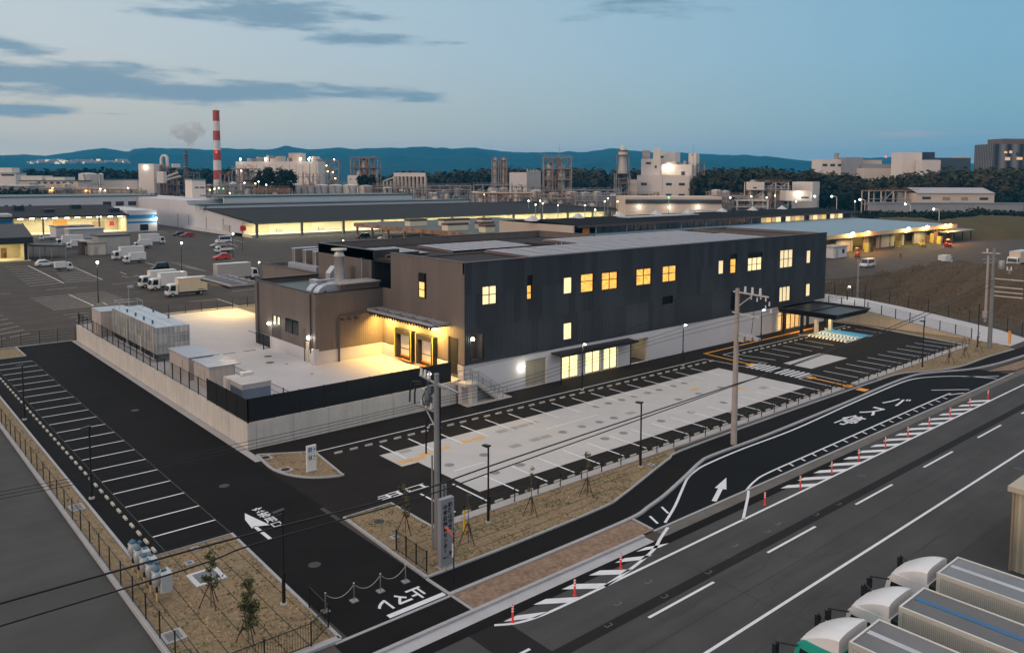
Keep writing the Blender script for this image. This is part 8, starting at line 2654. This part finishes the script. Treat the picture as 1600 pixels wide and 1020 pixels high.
def forest(name, prof, D0, depth, n, seed, m, size=1.5, dens=55, zb=0):
    r = random.Random(seed)
    mb, tk = MB(), MB()
    xs = [p[0] for p in prof]
    for i in range(n):
        px = xs[0] + (xs[-1] - xs[0]) * r.random()
        k = max(j for j in range(len(xs) - 1) if xs[j] <= px)
        f = (px - xs[k]) / (xs[k + 1] - xs[k])
        yt = prof[k][1] + (prof[k + 1][1] - prof[k][1]) * f
        D = D0 + depth * r.random()
        zt = pdep(px, yt, D0 + depth * .5).z * r.uniform(.91, 1.02) * (.9 + .1 * (D - D0) / depth)
        p = pdep(px, yt, D)
        rx = r.uniform(3.5, 6.0)
        hz = zt - zb
        rz = hz * r.uniform(.26, .36)
        for q in range(3):
            c = (p.x + r.gauss(0, rx * .4), p.y + r.gauss(0, rx * .4), zt - rz * (1 + .35 * q))
            clump(mb, c, rx * (1 - .08 * q), rz * .9, dens // 3, size, r)
        if r.random() < .35:
            tk.bar((p.x, p.y, zb), (p.x + r.gauss(0, .6), p.y, zt - rz), .4)
    mb.v += tk.v and []
    o = len(mb.v)
    mb.v += tk.v
    mb.f += [tuple(i + o for i in f) for f in tk.f]
    mb.mi += [1] * len(tk.f)
    mb.sm += [False] * len(tk.f)
    return struct(mb.build(name, [m, M_TRUNKF]), 'stuff')


forest('left_forest'[5:], [(-60, 263), (10, 262), (60, 259), (110, 259), (150, 257.5), (200, 260), (240, 258), (330, 259), (375, 259)], 640, 90, 260, 3, M_FORD, 2.3, 66)
forest('forest', [(585, 268), (610, 266), (650, 262), (668, 264), (700, 262), (745, 258), (790, 255.5), (850, 257), (900, 257.5), (960, 257), (1010, 258), (1100, 258), (1160, 256), (1210, 256)], 620, 110, 380, 4, M_FOR, 2.3, 66)
forest('forest', [(1090, 258), (1140, 257), (1200, 256), (1260, 259), (1300, 262), (1345, 268), (1362, 276), (1385, 270), (1430, 262), (1480, 256.5), (1520, 257), (1560, 254.5), (1600, 255), (1680, 252)], 440, 110, 420, 5, M_FOR, 1.9, 84)
forest('forest', [(1285, 292), (1320, 290), (1350, 288), (1370, 292), (1440, 290), (1600, 285), (1680, 285)], 425, 20, 110, 6, M_FORD, 1.7, 72)
forest('shrubbery', [(1350, 328), (1420, 327), (1490, 325), (1540, 322), (1610, 330)], 350, 14, 90, 8, M_FORD, .9, 45)
forest('shrubbery', [(0, 285), (30, 283), (60, 288), (75, 294)], 400, 20, 26, 9, M_FORD, 1.0, 50)
forest('shrubbery', [(222, 298), (240, 296), (262, 298), (285, 299)], 380, 10, 24, 10, M_FORD, .8, 40)


def tree(label, px, ytop, D, w, seed, ybot=None):
    r = random.Random(seed)
    p = pdep(px, ytop, D)
    t = thing('tree', label, 'tree', (p.x, p.y, 0), 0, 'dark trees before the cream plant hall')
    h = p.z
    m = MB(); m.tube([(0, 0, 0), (.3, .2, h * .5), (.1, .3, h * .85)], [.45, .3, .1], 7)
    for k in range(6):
        a = r.random() * 6.28
        m.tube([(.2, .15, h * (.4 + .06 * k)), (math.cos(a) * w * .6, math.sin(a) * w * .6, h * (.55 + .06 * k))], [.18, .05], 5)
    m.build('trunk', M_TRUNKF, t)
    m = MB()
    for k in range(11):
        a = r.random() * 6.28
        q = r.random() ** .5 * w * .75
        z = h * r.uniform(.5, .9)
        clump(m, (math.cos(a) * q, math.sin(a) * q, z), w * .42, h * .12, 60, .85, r)
    clump(m, (0, 0, h * .88), w * .45, h * .11, 80, .85, r)
    m.build('crown', M_FORD, t)


tree('dark round tree leftmost before the cream plant hall', 405, 264, 415, 4.5, 1)
tree('broad dark tree second from left before the cream plant hall', 421, 260.5, 412, 5.5, 2)
tree('broad dark tree in the middle right before the cream plant hall', 437, 260, 410, 6, 3)
tree('dark tree with ragged right side before the cream plant hall', 449, 264, 408, 5, 4)
tree('small dark tree left of the silver process structure', 567, 272, 440, 3.5, 5)
tree('tree with bare brownish twigs beside the silver process structure', 580, 272, 438, 4, 6)
tree('dark tree between the chimney and the plant hall', 357, 262, 520, 5, 7)
# grassy mounds in the right yard
def gm(px, py, D, rx, ry, h, name='grass_mound', m=None):
    p = pdep(px, py, D)
    return heightfield(name, p.x - rx, p.y - ry, p.x + rx, p.y + ry, (40, 40), lambda x, y: h * max(0, 1 - ((x - p.x) / rx) ** 2 - ((y - p.y) / ry) ** 2) ** .8 + fbm(x, y, .15) * .7 + fbm(x, y, .5) * .35 - .6, m or M_GRASSM)


gm(1405, 338, 330, 34, 22, 4.2)
gm(1550, 352, 300, 48, 24, 6.5)
sheet('grass_strip', [[pt(1525, 372), pt(1575, 373), pt(1600, 368), pt(1600, 363), pt(1528, 365)]], 0.02, M_GRASSM)
# hills
rp_ = [(-420, 246), (-200, 243), (0, 241), (25, 240.5), (55, 243.5), (75, 244.5), (100, 240.5), (140, 235), (165, 232.5), (185, 233.5), (203, 235.5), (213, 230.5), (240, 231), (260, 232.5), (290, 230.5), (320, 234), (345, 231), (370, 234), (395, 231.5), (420, 231.5), (435, 231), (449, 226.5), (462, 229), (490, 232), (530, 231.5), (560, 232), (600, 230.5), (640, 231), (675, 230), (700, 232.5), (745, 231), (762, 234.5), (782, 237), (800, 237), (830, 237.5), (850, 239), (875, 238.5), (888, 236), (905, 238.5), (930, 235), (955, 230.5), (985, 232.5), (1010, 235.5), (1030, 237.5), (1050, 237.5), (1095, 241.5), (1125, 242.5), (1160, 242), (1200, 245.5), (1240, 250.5), (1270, 253.5), (1300, 254), (1345, 246.5), (1390, 245.5), (1412, 247), (1450, 251), (1520, 256), (1700, 258), (2000, 262)]
DR = 4600
nu, nv = 520, 40
xs = [p[0] for p in rp_]
vs = []
rr_ = random.Random(5)
for j in range(nv + 1):
    for i in range(nu + 1):
        px = xs[0] + (xs[-1] - xs[0]) * i / nu
        k = min(max(q for q in range(len(xs)) if xs[q] <= px), len(xs) - 2)
        f = (px - xs[k]) / (xs[k + 1] - xs[k])
        y = rp_[k][1] + (rp_[k + 1][1] - rp_[k][1]) * f
        top = pdep(px, y, DR)
        v = j / nv
        D = 2700 + (DR + 600 - 2700) * v
        q = pdep(px, 300, D)
        zr = top.z
        D_at = D
        if D <= DR:
            s = (D - 2700) / (DR - 2700)
            prof_ = s ** 1.15
        else:
            prof_ = 1 - ((D - DR) / 600) * .8
        z = zr * prof_ + (mn.noise(Vector((q.x * .006, q.y * .006, 4.4))) * 7 + mn.noise(Vector((q.x * .02, q.y * .02, 1.4))) * 3) * (.3 < prof_) * 1.6
        spur = mn.fractal(Vector((q.x * .0022, q.y * .0022, 1.7)), 1.0, 2.0, 5)
        z += spur * 60 * math.sin(min(prof_, 1) * PI) * (1 if D < DR else .3)
        if D <= DR:
            # never above the sight line to the crest
            lim = CAMH + (zr - CAMH) * (D / DR) + 3
            z = min(z, lim)
        vs.append((q.x, q.y, max(z, -.5)))
fs = [(j * (nu + 1) + i, j * (nu + 1) + i + 1, (j + 1) * (nu + 1) + i + 1, (j + 1) * (nu + 1) + i) for j in range(nv) for i in range(nu)]
mb = MB(); mb.add(vs, fs, 0, True)
struct(mb.build('hills', mat('hill_wood', (.010, .034, .030), .95, 0, .22, .006, .2, .03, 0, .05)))
# pale housing on the left hillside
mb, me_ = MB(), MB()
for i in range(110):
    px = rnd.choice((rnd.gauss(60, 8), rnd.gauss(95, 12), rnd.gauss(145, 16), rnd.gauss(190, 5)))
    p = pdep(px, rnd.uniform(249, 253.5), 2750)
    w = rnd.uniform(3, 8)
    (mb if i % 7 else me_).box(p.x - w, p.y - w, p.z - 6, p.x + w, p.y + w, p.z + rnd.uniform(.2, 1.4))
struct(mb.build('hillside_housing', mat('housing_pale', (.35, .33, .32), .8)), 'stuff')
struct(me_.build('hillside_lights', emit('housing_lit', (1, .85, .55), .55)), 'stuff')

# ================================================================ air
mb = MB()
mb.box(-5200, -5200, -1.5, 6000, 6000, 215)
hz = bpy.data.materials.new('haze')
hz.use_nodes = True
hn = hz.node_tree
hn.nodes.remove(hn.nodes['Principled BSDF'])
vp = hn.nodes.new('ShaderNodeVolumePrincipled')
vp.inputs['Color'].default_value = (.04, .52, 1.0, 1)
vp.inputs['Density'].default_value = 0.000115
hn.links.new(vp.outputs[0], hn.nodes['Material Output'].inputs['Volume'])
struct(mb.build('haze', hz), 'stuff')
# the ground ends inside the air
ground.scale = (.7, .7, 1)
